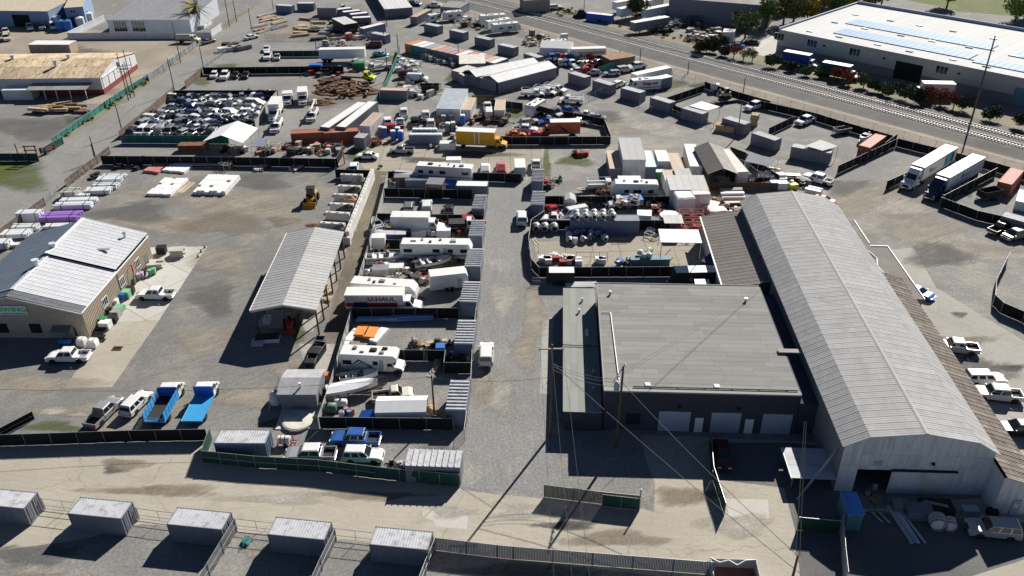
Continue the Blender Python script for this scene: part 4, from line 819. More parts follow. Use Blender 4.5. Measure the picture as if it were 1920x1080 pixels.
def fence(pts,label,h=1.9,screen='screen_black',bay=3.0,post='galv',rail=True,group='screened yard fences',name='screen_fence',top=False,world=False,midrail=False,slats=None,skip=0.,cat='fence'):
    P = [Vector((p[0],p[1],0)) for p in pts] if world else [Vector((q.x,q.y,0)) for q in [g(p,h if top else 0) for p in pts]]
    t = th(name,label,cat,P[0],0,group); O = P[0]
    for si,(a,b) in enumerate(zip(P,P[1:])):
        rz,L = ux_of(a,b); n = max(1,int(round(L / bay))); w_ = L / n; u = (b - a) / L
        for i in range(n + 1):
            if i == n and si < len(P) - 2: continue
            p = a + u * (i * w_) - O; ob('post',post_m,post,t,p,scl=(1,1,h + .06))
        for i in range(n):
            p = a + u * (i * w_) - O
            if rail: ob('top_rail',rail_m,post,t,(p.x,p.y,h),rz,scl=(w_,1,1))
            if midrail: ob('mid_rail',rail_m,post,t,(p.x,p.y,h * .5),rz,scl=(w_,1,1))
            if screen and R() >= skip:
                off = Vector((math.sin(rz),-math.cos(rz),0)) * (.045 if math.cos(rz) < 0 else -.045)
                if slats:
                    def mk(bb):
                        m_ = int(w_ / slats)
                        for s in range(m_): bb.box(s * w_ / m_ + .005,(s + .93) * w_ / m_,-.01,.01,.05,h - .02)
                    sp = ob('slat_panel',cm(('slats',round(w_,2),slats,h),mk),screen,t,p + off,rz); sp['kind'] = 'stuff'
                else: ob('screen_panel',panel_mesh(random.randrange(6)),screen,t,(p.x + off.x,p.y + off.y,.04),rz,scl=(w_,1,h - .06))
    return t
def board_fence(pts,label,h=2.0,mat='board_brown',bw=.6,group=None,name='board_fence',top=False,world=False,rails=True):
    P = [Vector((p[0],p[1],0)) for p in pts] if world else [Vector((q.x,q.y,0)) for q in [g(p,h if top else 0) for p in pts]]
    t = th(name,label,'fence',P[0],0,group); O = P[0]
    for a,b in zip(P,P[1:]):
        rz,L = ux_of(a,b); n = max(1,int(L / bw)); u = (b - a) / L
        me = cm(('board',round(L / n,3)),lambda bb: bb.box(0,L / n - .02,-.02,.02,0,1))
        for i in range(n): p = a + u * (i * L / n) - O; ob('board',me,mat,t,(p.x,p.y,0),rz,scl=(1,1,h + U(-.04,.04)))
        if rails:
            for z in (.4,h - .35): p = a - O; ob('rail',B().box(0,L,-.09,-.02,z,z + .09),mat,t,(p.x,p.y,0),rz)
    return t
def pole(base,top=None,h=9.,label='',arms=(),lean=(0,0),r=.15,group='utility poles',transformer=False,lamp=False,mat='wood_post',world=False,arm_rz=0.,name='utility_pole'):
    p = Vector((*base,0)) if world else g(base)
    t = th(name,label,'utility pole',(p.x,p.y,0),arm_rz,group)
    ob('shaft',B().cyl((0,0,-.2),(lean[0],lean[1],h),r,r * .65,n=10),mat,t)
    for z,w_ in arms:
        a = ob('crossarm',B().box(-w_ / 2,w_ / 2,-.08,.08,z - .07,z + .07),'edge_grey',t)
        ob('insulator',B().cyl((-w_ / 2 + .15,0,z + .07),(-w_ / 2 + .15,0,z + .28),.06,n=6),'white_trim',a); ob('insulator',B().cyl((w_ / 2 - .15,0,z + .07),(w_ / 2 - .15,0,z + .28),.06,n=6),'white_trim',a)
    if transformer: ob('transformer',B().cyl((-.45,0,h - 3.3),(-.45,0,h - 2.2),.32,n=12).cyl((-.45,0,h - 2.2),(-.45,0,h - 2.1),.2,n=8),'door_grey',t)
    if lamp: ob('lamp_arm',B().tube([(0,0,h - .6),(.6,0,h),(1.3,0,h + .1)],.05),'steel',t); ob('lamp_head',B().ell((1.55,0,h + .05),(.4,.16,.1),8,5),'white_trim',t)
    return t
def wire(a,b,sag=.6,r=.02,label='thin overhead power cable above the yards',n=14,group='overhead cables'):
    a,b = Vector(a),Vector(b); pts = [a + (b - a) * (i / n) - Vector((0,0,sag * 4 * (i / n) * (1 - i / n))) for i in range(n + 1)]
    o = ob('overhead_cable',B().tube([p - a for p in pts],r,4),'black',None,a); tag(o,label,'cable',group); return o
# ================================================================ SMALL THINGS
M('wood',(.42,.3,.18),.85,var=.2,rnd=.2); M('wood_pale',(.55,.43,.29),.85,var=.2,rnd=.15); M('rusty',(.2,.09,.05),.85,var=.4,rnd=.3); M('plastic_blue',(.04,.16,.5),.45); M('plastic_white',(.72,.73,.74),.5,var=.05); M('plastic_green',(.03,.2,.07),.5); M('plastic_purple',(.35,.18,.55),.5,var=.15); M('pale_green',(.2,.42,.26),.5); M('plastic_lilac',(.5,.38,.55),.5)
M('bag_white',(.7,.7,.68),.8,var=.12); M('tarp_blue',(.02,.14,.55),.55,var=.15); M('tarp_white',(.74,.74,.75),.7,var=.06); M('tarp_red',(.55,.13,.14),.7,var=.1); M('galv_shiny',(.5,.5,.5),.35,.6,rnd=.15); M('stone_grey',(.24,.235,.22),.9,var=.25); M('orange_steel',(.68,.26,.06),.6,var=.12); M('scaffold_red',(.28,.03,.025),.6); M('junk_dark',(.05,.045,.04),.8,var=.4,rnd=.4); M('junk_grey',(.24,.235,.23),.7,var=.3,rnd=.35); M('junk_white',(.62,.62,.6),.6,var=.1,rnd=.12)
def at(p,z=0.):  # tile point or world tuple
    return g(p) if len(p) == 2 else Vector(p)
def drum(p,mat,label,group=None,r=.3,h=.88,lying=False,rz=0.,z=0.):
    q = at(p)
    t = th('drum',label,'barrel',(q.x,q.y,z),rz,group)
    b = B().rings([[(rr * math.cos(a),rr * math.sin(a),zz) for a in [2 * math.pi * i / 12 for i in range(12)]] for rr,zz in ((r * .96,0),(r,.03),(r,h * .32),(r * 1.06,h * .34),(r,h * .36),(r,h * .66),(r * 1.06,h * .68),(r,h * .7),(r,h - .03),(r * .96,h))])
    rot = (math.pi / 2,0,0) if lying else (0,0,0); l = (0,h / 2,r * 1.06) if lying else (0,0,0)
    d = ob('shell',b,mat,t,l,rot=rot); ob('rim',B().cyl((0,0,h),(0,0,h + .02),r * .9,n=12),'steel',d); return t
def tyre(p,label,group,z=0.,r=.45,w=.28,flat=True):
    q = at(p); o = ob('tyre',wheel_mesh(r,w),'rubber',None,(q.x,q.y,z + (w / 2 if flat else r)),rot=(math.pi / 2,0,0) if flat else (0,0,U(0,6))); return tag(o,label,'tyre',group)
def crate(p,rz,s,mat,label,group,cat='crate',name='crate',z=0.,lid=None):
    q = at(p); t = th(name,label,cat,(q.x,q.y,z),rz,group); a,b,c = s
    ob('box',B().box(-a / 2,a / 2,-b / 2,b / 2,.08,c),mat,t); ob('lid',B().box(-a / 2 - .03,a / 2 + .03,-b / 2 - .03,b / 2 + .03,c,c + .05),lid or mat,t); ob('skid',B().box(-a / 2,a / 2,-b / 2,-b / 2 + .1,0,.08).box(-a / 2,a / 2,b / 2 - .1,b / 2,0,.08),'wood',t); return t
def pallet(p,rz,label,group,n=1,mat='wood',z=0.):
    q = at(p); t = th('pallet',label,'pallet',(q.x,q.y,z),rz,group)
    for k in range(n):
        for i in range(5): bx('slat',mat,t,-.6 + i * .26,-.44 + i * .26,-.5,.5,k * .15 + .11,k * .15 + .13)
        for y in (-.5,-.05,.4): bx('runner',mat,t,-.6,.6,y,y + .1,k * .15,k * .15 + .11)
    return t
def beams(p,rz,L,n,mat,label,group,w=.2,hgt=.2,z=0.,spread=.0,cat='beam',name='beam_stack',rows=1):
    q = at(p); t = th(name,label,cat,(q.x,q.y,z),rz,group)
    for r_ in range(rows):
        for i in range(n - r_ % 2):
            l = L * U(.85,1.05); y = (i - n / 2 + .5 + (r_ % 2) * .5) * (w + spread) ; o = bx('beam',mat if not isinstance(mat,(list,tuple)) else random.choice(mat),t,-l / 2 + U(-.2,.2),l / 2,y - w / 2 + .01,y + w / 2 - .01,r_ * hgt,(r_ + 1) * hgt - .01); o.rotation_euler = (0,0,U(-.04,.04) if spread else U(-.006,.006))
    return t
def pipes(p,rz,L,n,r,mat,label,group,rows=1,z=0.,cat='pipe',straps=True):
    q = at(p); t = th('pipe_bundle',label,cat,(q.x,q.y,z),rz,group)
    me = cm(('pipe',round(L,2),r),lambda b: b.rings([[(-L / 2,rr * math.cos(a),rr * math.sin(a)) for a in [2 * math.pi * i / 9 for i in range(9)]] for rr in (r * .75,)] + [[(x,r * math.cos(a),r * math.sin(a)) for a in [2 * math.pi * i / 9 for i in range(9)]] for x in (-L / 2,L / 2)] + [[(L / 2,r * .75 * math.cos(a),r * .75 * math.sin(a)) for a in [2 * math.pi * i / 9 for i in range(9)]]],cap=True))
    for k in range(rows):
        for i in range(n): ob('pipe',me,mat,t,(U(-.08,.08),(i - n / 2 + .5) * r * 2.02,r + k * r * 2.0))
    if straps:
        for x in (-L * .3,L * .3): bx('strap','wood',t,x,x + .08,-n * r * 1.02 - .03,n * r * 1.02 + .03,0,rows * 2 * r + .03)
    return t
def tote(p,label,group=None,rz=0.,z=0.):
    q = at(p); t = th('liquid_tote',label,'tank',(q.x,q.y,z),rz,group); ob('tank',B().box(-.5,.5,-.58,.58,.16,1.12),'plastic_white',t); b = B()
    for i in range(6): a = -.53 + i * 1.06 / 5; b.tube([(a,-.61,.14),(a,-.61,1.15)],.015,4).tube([(a,.61,.14),(a,.61,1.15)],.015,4)
    for zz in (.3,.6,.9,1.15): b.tube([(-.53,-.61,zz),(.53,-.61,zz),(.53,.61,zz),(-.53,.61,zz),(-.53,-.61,zz)],.015,4)
    ob('cage',b,'galv',t); ob('pallet',B().box(-.55,.55,-.62,.62,0,.13),'wood',t); ob('cap',B().cyl((0,0,1.12),(0,0,1.18),.14,n=8),'black',t); return t
def toilet(p,rz,label,group,col='plastic_blue',roof='plastic_white'):
    q = at(p); t = th('portable_toilet',label,'toilet',(q.x,q.y,0),rz,group); ob('cabin',B().box(-.55,.55,-.55,.55,.1,2.05),col,t); ob('roof',B().rings([[(-.58,-.58,2.05),(.58,-.58,2.05),(.58,.58,2.05),(-.58,.58,2.05)],[(-.45,-.5,2.28),(.45,-.5,2.28),(.45,.5,2.28),(-.45,.5,2.28)]]),roof,t); ob('door',B().box(-.4,.4,-.58,-.55,.15,1.95),col,t); ob('skid',B().box(-.6,.6,-.6,.6,0,.1),'black',t); return t
def bin_(p,rz,mat,label,group):
    q = at(p); t = th('wheeled_bin',label,'bin',(q.x,q.y,0),rz,group); ob('body',B().hexa([(-.24,-.28,.06),(.24,-.28,.06),(.24,.25,.06),(-.24,.25,.06)],[(-.29,-.36,.98),(.29,-.36,.98),(.29,.36,.98),(-.29,.36,.98)]),mat,t); ob('lid',B().hexa([(-.31,-.38,.98),(.31,-.38,.98),(.31,.4,.98),(-.31,.4,.98)],[(-.27,-.34,1.07),(.27,-.34,1.07),(.27,.38,1.07),(-.27,.38,1.07)]),mat,t)
    for s in (-1,1): ob('wheel',cm('binwheel',lambda b: b.cyl((0,-.03,0),(0,.03,0),.13,n=10)),'rubber',t,(s * .24,.3,.13),rz=math.pi / 2)
    return t
def bag(p,label,group,rz=0.,s=1.0,z=0.,mat='bag_white'):
    q = at(p); t = th('bulk_bag',label,'bag',(q.x,q.y,z),rz,group); ob('sack',B().rings([[(x * s * k + U(-.04,.04),y * s * k + U(-.04,.04),zz * s) for x,y in ((-.5,-.5),(0,-.56),(.5,-.5),(.56,0),(.5,.5),(0,.56),(-.5,.5),(-.56,0))] for k,zz in ((.85,0),(1,.2),(1.02,.7),(.95,.95),(.5,1.08))]),mat,t)
    for a in (-1,1): ob('loop',B().tube([(a * .35 * s,-.2 * s,.95 * s),(a * .4 * s,0,1.3 * s),(a * .35 * s,.2 * s,.95 * s)],.03),mat,t)
    return t
def dumpster(p,rz,label,group=None,col='black',L=2.0,W=1.3,H=1.3):
    q = at(p); t = th('dumpster',label,'dumpster',(q.x,q.y,0),rz,group)
    lo = [(-L / 2,-W / 2 + .15,.15),(L / 2,-W / 2 + .15,.15),(L / 2,W / 2,.15),(-L / 2,W / 2,.15)]; hi = [(-L / 2,-W / 2,H),(L / 2,-W / 2,H),(L / 2,W / 2,H),(-L / 2,W / 2,H)]
    b = B(); k = 0; b.v += lo + hi; b.f += [(0,3,2,1),(0,1,5,4),(1,2,6,5),(2,3,7,6),(3,0,4,7)]; ob('hopper',b,col,t)
    ob('rim',B().tube([*hi,hi[0]],.04,4),'steel' if col == 'black' else col,t)
    ob('lid',B().box(-L / 2,0,-W / 2,W / 2,H + .01,H + .05),'black',t); ob('contents',B().box(-L / 2 + .1,L / 2 - .1,-W / 2 + .15,W / 2 - .1,.3,H - .35),'junk_dark',t)
    for s in (-1,1): ob('fork_pocket',B().box(s * (L / 2 + .03) - .03,s * (L / 2 + .03) + .03,-W / 2 + .3,W / 2 - .2,H * .55,H * .7),col,t)
    return t
def tank_h(p,rz,mat,label,r=.55,L=1.8,group=None,z=0.):
    q = at(p); t = th('storage_tank',label,'tank',(q.x,q.y,z),rz,group)
    ob('shell',B().rings([[(x,rr * math.cos(a),r + .15 + rr * math.sin(a)) for a in [2 * math.pi * i / 14 for i in range(14)]] for x,rr in ((-L / 2 - .12,r * .6),(-L / 2,r),(-L / 4,r),(-L / 4 + .03,r * 1.03),(L / 4,r * 1.03),(L / 4 + .03,r),(L / 2,r),(L / 2 + .12,r * .6))]),mat,t,smooth=True)
    for x in (-L / 3,L / 3): ob('cradle',B().box(x - .08,x + .08,-r * .8,r * .8,0,.35),'black',t)
    ob('filler_cap',B().cyl((0,0,2 * r + .1),(0,0,2 * r + .25),.15,n=8),'black',t); return t
def heap(p,s,label,mat='stone_grey',name='gravel_heap',cat='heap',group=None,rz=0.,jit=.12,n=16,m=9):
    q = at(p); b = B(); k = 12
    for i in range(m):
        f = i / m
        b.v += [(s[0] * (1 - f ** 1.3) * math.cos(a) * (1 + U(-jit,jit)),s[1] * (1 - f ** 1.3) * math.sin(a) * (1 + U(-jit,jit)),max(-.02,s[2] * f * (1 + U(-jit,jit) * .5)) if i else -.03) for a in [2 * math.pi * j / n for j in range(n)]]
    b.v.append((0,0,s[2]))
    for i in range(m - 1):
        for j in range(n): b.f.append((i * n + j,i * n + (j + 1) % n,(i + 1) * n + (j + 1) % n,(i + 1) * n + j))
    for j in range(n): b.f.append(((m - 1) * n + j,(m - 1) * n + (j + 1) % n,len(b.v) - 1))
    o = ob(name,b,mat,None,(q.x,q.y,0),rz); return tag(o,label,cat,group)
def slabpile(p,rz,s,mat,label,group=None,n=3,name='block_stack',cat='blocks',rows=1,cols=4,gap=.02,z=0.,piece='block'):
    q = at(p); t = th(name,label,cat,(q.x,q.y,z),rz,group); L,W,H = s
    for k in range(n):
        for i in range(cols):
            for j in range(rows):
                if k == n - 1 and R() < .15 and n > 1: continue
                a,c = L / rows,W / cols
                bx(piece,mat,t,-L / 2 + j * a + U(0,.05) - (U(0,.25) if j == 0 else 0),-L / 2 + (j + 1) * a - gap + U(-.05,.05) + (U(0,.25) if j == rows - 1 else 0),-W / 2 + i * c,-W / 2 + (i + 1) * c - gap,k * H / n,(k + 1) * H / n - .01)
    return t
def scrapbit(p,group,ctx,pal=('junk_dark','junk_grey','rusty','junk_white'),z=0.,s=1.):
    """one loose object of yard clutter"""
    q = at(p); k = R(); rz = U(0,3.14); pos = (q.x,q.y,z); m = random.choice(pal)
    cn = dict(junk_dark='dark',junk_grey='grey',rusty='rusty',junk_white='white',wood='wooden',wood_pale='pale wooden',galv_shiny='shiny',plastic_blue='blue',scaffold_red='red',plastic_white='white',red_paint='red',tarp_blue='blue',orange_steel='orange',cont_tan='tan',plastic_green='green').get(m,'worn')
    if k < .24: return crate((*pos,),rz,(U(.6,1.5) * s,U(.5,1.0) * s,U(.4,1.1) * s),m,f'{cn} lidded box {ctx}',group,'box','equipment_box',z)
    if k < .36: return drum((*pos,),m,f'{cn} ribbed drum {ctx}',group,z=z)
    if k < .46: return tyre((*pos,),f'loose black tyre {ctx}',group,z,U(.35,.55))
    if k < .62:
        t = th('metal_rack',f'{cn} welded metal rack {ctx}','rack',pos,rz,group); L,W,H = U(1,2.6) * s,U(.7,1.3) * s,U(.5,1.3) * s
        ob('lower_frame',B().tube([(-L / 2,-W / 2,.05),(L / 2,-W / 2,.05),(L / 2,W / 2,.05),(-L / 2,W / 2,.05),(-L / 2,-W / 2,.05)],.05,4),m,t); ob('upper_frame',B().tube([(-L / 2,-W / 2,H),(L / 2,-W / 2,H),(L / 2,W / 2,H),(-L / 2,W / 2,H),(-L / 2,-W / 2,H)],.05,4),m,t)
        for sx in (-1,1):
            for sy in (-1,1): ob('leg',cm(('frleg'),lambda b: b.cyl((0,0,0),(0,0,1),.05,n=5)),m,t,(sx * L / 2,sy * W / 2,0),scl=(1,1,H))
        return t
    if k < .76: return beams((*pos,),rz,U(1.8,3.6) * s,random.choice((2,3,4)),m,f'{cn} bars laid together {ctx}',group,.14,.12,z,.05,'bars','bar_stack')
    if k < .86: return pallet((*pos,),rz,f'wooden pallets {ctx}',group,random.choice((1,2,4)),'wood',z)
    t = th('machine_part',f'{cn} machine unit on feet {ctx}','machine',pos,rz,group)
    ob('housing',B().prof([(-.6,.25),(-.6,.9),(-.3,1.1),(.25,1.05),(.6,.7),(.6,.25)],.8 * s,.08),m,t); ob('motor',B().cyl((.5,0,.6),(1.0,0,.6),.25,n=10),'junk_grey',t); ob('base',B().box(-.7,.9,-.4,.4,.0,.25),'black',t); return t
def scatter(quad,n,group,ctx,pal=('junk_dark','junk_grey','rusty','junk_white'),s=1.,zs=(0,)):
    for i in range(int(n * 1.5)):
        u,v = R(),R(); a,b,c,d = quad
        x = (a[0] * (1 - u) + b[0] * u) * (1 - v) + (d[0] * (1 - u) + c[0] * u) * v; y = (a[1] * (1 - u) + b[1] * u) * (1 - v) + (d[1] * (1 - u) + c[1] * u) * v
        scrapbit((x,y),group,ctx,pal,random.choice(zs),s)
def canopy_tent(c,rz,L,W,H,He,label,roof='tarp_white',sides=(),leg=.05,group=None):
    t = th('canopy_shelter',label,'canopy',(c[0],c[1],0),rz,group)
    slope_y_local = [(-W / 2,He),(0,H),(W / 2,He)]
    for (ya,za),(yb,zb) in zip(slope_y_local,slope_y_local[1:]):
        ob('roof_panel',B().hexa([(-L / 2,ya,za),(L / 2,ya,za),(L / 2,yb,zb),(-L / 2,yb,zb)],[(-L / 2,ya,za + .05),(L / 2,ya,za + .05),(L / 2,yb,zb + .05),(-L / 2,yb,zb + .05)]),roof,t)
    for i in range(3):
        for s in (-1,1): ob('leg',B().cyl((-L / 2 + .1 + i * (L - .2) / 2,s * (W / 2 - .05),0),(-L / 2 + .1 + i * (L - .2) / 2,s * (W / 2 - .05),He),leg,n=6),'galv',t)
    for s in sides:
        if s == 'y-': ob('side_sheet',B().box(-L / 2,L / 2,-W / 2,-W / 2 + .03,.05,He),roof,t)
        if s == 'y+': ob('side_sheet',B().box(-L / 2,L / 2,W / 2 - .03,W / 2,.05,He),roof,t)
        for e in (('x-',-1),('x+',1)):
            if s == e[0]: ob('end_sheet',B().add(*slab([(e[1] * L / 2,-W / 2 + .04,.05),(e[1] * L / 2,W / 2 - .04,.05),(e[1] * L / 2,W / 2 - .04,He),(e[1] * L / 2,0,H - .02),(e[1] * L / 2,-W / 2 + .04,He)],-.03 * e[1])),roof,t)
    return t
def box_px(name,A,Bp,D,z,label,cat='shed',wall='cont_grey',roof='cont_roof',group=None,side=1,zr=None,ribs=0,door=None,over=.08):
    """shed from the near top edge A-B at height z, depth D away; optional mono pitch (zr = far height)"""
    a,b = g(A,z),g(Bp,z); rz,L = ux_of(a,b); t = th(name,label,cat,(a.x,a.y,0),rz,group); zr = zr or z
    ob('front_wall',B().box(0,L,0,.06,0,z - .02),wall,t); ob('back_wall',B().box(0,L,D - .06,D,0,zr - .02),wall,t)
    for x in (0,L - .06): ob('side_wall',B().hexa([(x,.06,0),(x + .06,.06,0),(x + .06,D - .06,0),(x,D - .06,0)],[(x,.06,z - .02),(x + .06,.06,z - .02),(x + .06,D - .06,zr - .02),(x,D - .06,zr - .02)]),wall,t)
    n = ribs or max(1,int(L / 1.2))
    slope(t,'roof_sheet',-over,L + over,-over,z,D + over,zr,roof,(L + .16) / n,.03,False)
    if door: ob('door',B().box(L * door - .45,L * door + .45,-.04,-.002,.02,2.05),'white_trim',t)
    return t,L
def arch_quonset(t,*a): pass
# ================================================================ FRONT ROW (road side)
CY = -0.139
for i,(x,y) in enumerate([(-55.05,65.85),(-44.08,64.25),(-33.03,62.58),(-22.17,61.05),(-11.55,59.57)]):
    lb = 'grey corrugated container below the concrete road ' + ['at the row end, next but not fenced','with dark stained roof','beside the fence with the green net','standing between two grey side fences','touching the long slatted fence'][i]
    container((x,y),CY,lb,group='grey containers below the concrete road')
def pipegate(a,b,label,group,h=1.25,world=True,posts=True):
    a,b = (Vector((*a,0)),Vector((*b,0))) if world else (g(a),g(b)); rz,L = ux_of(a,b); t = th('pipe_gate',label,'gate',a,rz,group)
    for z in (.2,.7,h): ob('rail',B().cyl((.1,0,z),(L - .1,0,z),.03,n=6),'galv',t)
    for x in (.1,L * .5,L - .1): ob('upright',B().cyl((x,0,.2),(x,0,h),.03,n=6),'galv',t)
    for x in (0,L): ob('post',B().cyl((x,0,0),(x,0,h + .15),.05,n=6),'galv',t)
    return t
cc = [(-55.05,65.85),(-44.08,64.25),(-33.03,62.58),(-22.17,61.05),(-11.55,59.57)]
for k,((x0,y0),(x1,y1)) in enumerate(zip(cc,cc[1:])):
    pipegate((x0 + 3.03 + .25,y0 + 1.1 - .4),(x1 - 3.03 + .1,y1 + 1.5),'galvanised pipe gate beside the ' + ['stained-roof container, row end side','stained-roof container, slatted fence side','green net','last container before the slatted fence'][k],'pipe gates between the containers',1.7)
T(0,3)
fence([(1780,745),(1580,1080),(1380,1420)],'grey screened fence running from the container row, beside the green scrap',screen='screen_grey',group='grey side fences of the container row',midrail=True)
T(1,3)
fence([(605,820),(500,1040),(340,1400)],'grey screened fence beside the fourth-row container, running away from the road',screen='screen_grey',group='grey side fences of the container row',midrail=True)
fence([(1350,890),(1275,1070),(1150,1400)],'grey screened fence meeting the long slatted fence',screen='screen_grey',group='grey side fences of the container row',midrail=True)
fence([(1350,890),(1810,945),(1930,957),(3430,1075)],'long grey vertical-slat fence along the concrete road',screen='slat_grey',slats=.16,bay=4.0,group='vertical slat fences',name='slat_fence')
T(2,3)
c = g((1660,1075)); t = th('weathered_bin','low pale box with torn white rim at the fence end','bin',(c.x,c.y,0),-.07)
for a in ((-2.3,2.3,.9,1.0),(-2.3,-2.2,-1.5,.9),(2.2,2.3,-1.5,.9)): ob('side_panel',B().box(*a,0,1.3),'concrete',t)
ob('floor',B().box(-2.2,2.2,-1.5,.9,0,.1),'cont_rust',t); ob('torn_rim',B().tube([(-2.25,.95,1.32),(-1.4,.5,1.2),(-.5,.75,1.3),(.3,.3,1.15),(1.2,.8,1.33),(2.25,.95,1.32)],.07,5),'white_trim',t)
T(0,3); q = g((1840,840)); t = th('green_net','crumpled green net lying beside the pipe gate','net',q)
ob('bundle',B().ell((0,0,.12),(.4,.8,.2),10,6,.35,0),'screen_teal',t); [ob('strand',B().tube([(0,0,.1),(math.cos(a) * .7,math.sin(a) * .9,.12),(math.cos(a) * .8,math.sin(a) * 1.3,.03)],.05,5),'screen_teal',t) for a in (.4,1.9,4.2)]
# ---- black fence on the far side of the road, green fence
T(0,3)
fence([(-700,130),(0,110),(990,76),(1560,66)],'long black screened fence along the far side of the concrete road',h=1.85,screen='screen_black',group='black screened fences',rail=True)
T(0,2)
t = fence([(10,1118),(262,985)],'black mesh gate leaf standing open inside the road fence',h=1.3,screen='screen_black',midrail=True,group='black screened fences',name='open_gate',bay=4,cat='gate')
T(1,3)
fence([(-390,232),(0,272),(480,300),(900,352)],'dark green screened fence in front of the parked pickups',h=1.9,screen='screen_green',bay=2.3,group='green screened fences',midrail=True)
fence([(900,352),(1080,372),(1530,412)],'dark green slatted fence in front of the ribbed storage unit',h=1.9,screen='screen_green',bay=2.4,group='green screened fences')
fence([(-390,232),(-330,60)],'short green screened fence end beside the white-doored container',h=1.9,screen='screen_green',group='green screened fences')
T(2,3)
fence([(240,490),(680,545),(958,572)],'olive slatted fence section standing at the end of the gravel lane',h=1.9,screen='slat_olive',slats=.14,bay=3.0,group='vertical slat fences',name='slat_fence')
a,b = g((675,558)),g((955,590)); rz,L = ux_of(a,b); t = th('green_gate','green screened gate leaf leaning on the olive slatted fence','gate',a,rz)
ob('mesh',B().box(.05,L - .05,-.02,.02,.1,1.75),'screen_green',t)
for q in ((0,0),(L,0),(L / 2,0)): ob('upright',B().cyl((q[0],0,.05),(q[0],0,1.8),.035,n=6),'galv',t)
for z in (.08,1.78): ob('rail',B().cyl((0,0,z),(L,0,z),.035,n=6),'galv',t)
c = g((955,575)); t = th('gate_post','tall grey steel post at the end of the olive slatted fence','post',c); ob('shaft',B().cyl((0,0,0),(0,0,2.85),.09,n=8),'galv',t); ob('cap',B().ell((0,0,2.87),(.11,.11,.06),8,5),'galv',t)
fence([(1480,95),(1500,350),(1590,630)],'dark fence with steel rails dividing the court from the apron',h=1.9,screen='screen_green',bay=3.5,group='green screened fences',midrail=True)
T(3,3)
fence([(215,740),(530,770)],'dark green screened fence in the shade beside the blue lockup',h=2.0,screen='screen_green',group='green screened fences')
fence([(540,720),(555,960),(575,1150)],'pale panel fence leaf standing below the blue lockup',h=2.0,screen='wall_pale',group='green screened fences',post='galv',bay=2.2)
# blue lockup
def hall_local(x,y,z=0): return Vector((BO.x,BO.y,0)) + Matrix.Rotation(BRZ,3,'Z') @ Vector((x,y,z))
p = hall_local(-.5,-5.9); t = th('blue_lockup','tall narrow lockup with bright blue roof in front of the hall','shed',p,BRZ)
for a in ((0,1.6,0,.06),(0,1.6,2.94,3.0),(0,.06,.06,2.94),(1.54,1.6,.06,2.94)): ob('wall',B().box(*a,0,2.5),'cont_teal',t)
for i in range(4): bx('roof_sheet',M('blue_roof',(.08,.3,.7),.4,rnd=.06),t,-.1 + i * .45,-.1 + (i + 1) * .45 - .01,-.12,3.12,2.5,2.56)
ob('door',B().box(.3,1.3,-.04,-.003,.05,2.1),'cont_teal',t)
# things in front of the hall
T(3,3)
car('bigsuv',(1885,745),(1495,705),'silver','silver sport utility car with roof rails parked by the white gable front',z=.75)
t = beams((1025,700),-1.45,5.2,6,'pale_metal','pale metal roof sheets stacked before the sliding door',None,.22,.1,.1,.02,'metal sheets','sheet_stack',2)
for i,(x,y,r_,w_) in enumerate(((1258,715,.85,1.3),(1350,725,.7,1.0))):
    c = g((x,y)); t = th('steel_ring',['large steel drum ring with white bands by the silver car','smaller steel drum ring with white bands by the silver car'][i],'drum',(c.x,c.y,0),-.25)
    ob('shell',B().cyl((0,-w_ / 2,r_),(0,w_ / 2,r_),r_,n=20,cap=False).cyl((0,-w_ / 2,r_),(0,w_ / 2,r_),r_ * .93,n=20,cap=False),'cont_tan',t)
    for y0 in (-.25,.05,.3): ob('band',B().cyl((0,y0 * w_,r_),(0,y0 * w_ + .1,r_),r_ * 1.02,n=20),'white_trim',t)
crate((1120,625),-.1,(2.6,1.6,1.1),'cont_slate','grey scrap skip with torn white sheets by the sliding door',None,'skip','scrap_skip')
crate((1250,590),-.1,(3.4,1.8,.9),'bed_liner','black open pallet bin against the white wall',None,'bin','pallet_bin')
beams((1240,590),-.3,2.8,2,'wood_pale','two timber planks lying across the black bin',None,.15,.1,1.0,.1,'planks','plank_pair')
crate((975,575),0.,(1.5,1.2,.9),'junk_grey','round-edged grey machine box beside the sliding door',None,'machine','machine_box')
crate((1505,612),-.06,(1.6,.9,.8),'door_grey','grey metal cabinet against the white gable wall',None,'cabinet','metal_cabinet'); crate((1675,620),-.06,(1.0,.8,.7),'black','black metal cabinet against the white gable wall',None,'cabinet','metal_cabinet')
for x in (810,860): beams((x,640),-1.2,2.2,1,'steel','steel channel lying before the hall doorway','steel channels before the doorway',.25,.15,.05,0,'channel','steel_channel')
beams((810,600),-.05,3.4,1,'galv','long galvanised bar lying across steel channels',None,.15,.12,.25,0,'bar','steel_bar')
scatter([(690,420),(840,420),(900,520),(720,530)],4,'things inside the hall doorway','inside the dark hall doorway',('junk_grey','galv_shiny'))
# court car + container canopy
T(2,3)
car('sedan',(1560,40),(1600,290),'maroon','dark maroon saloon parked in the shade of the navy building',z=.7)
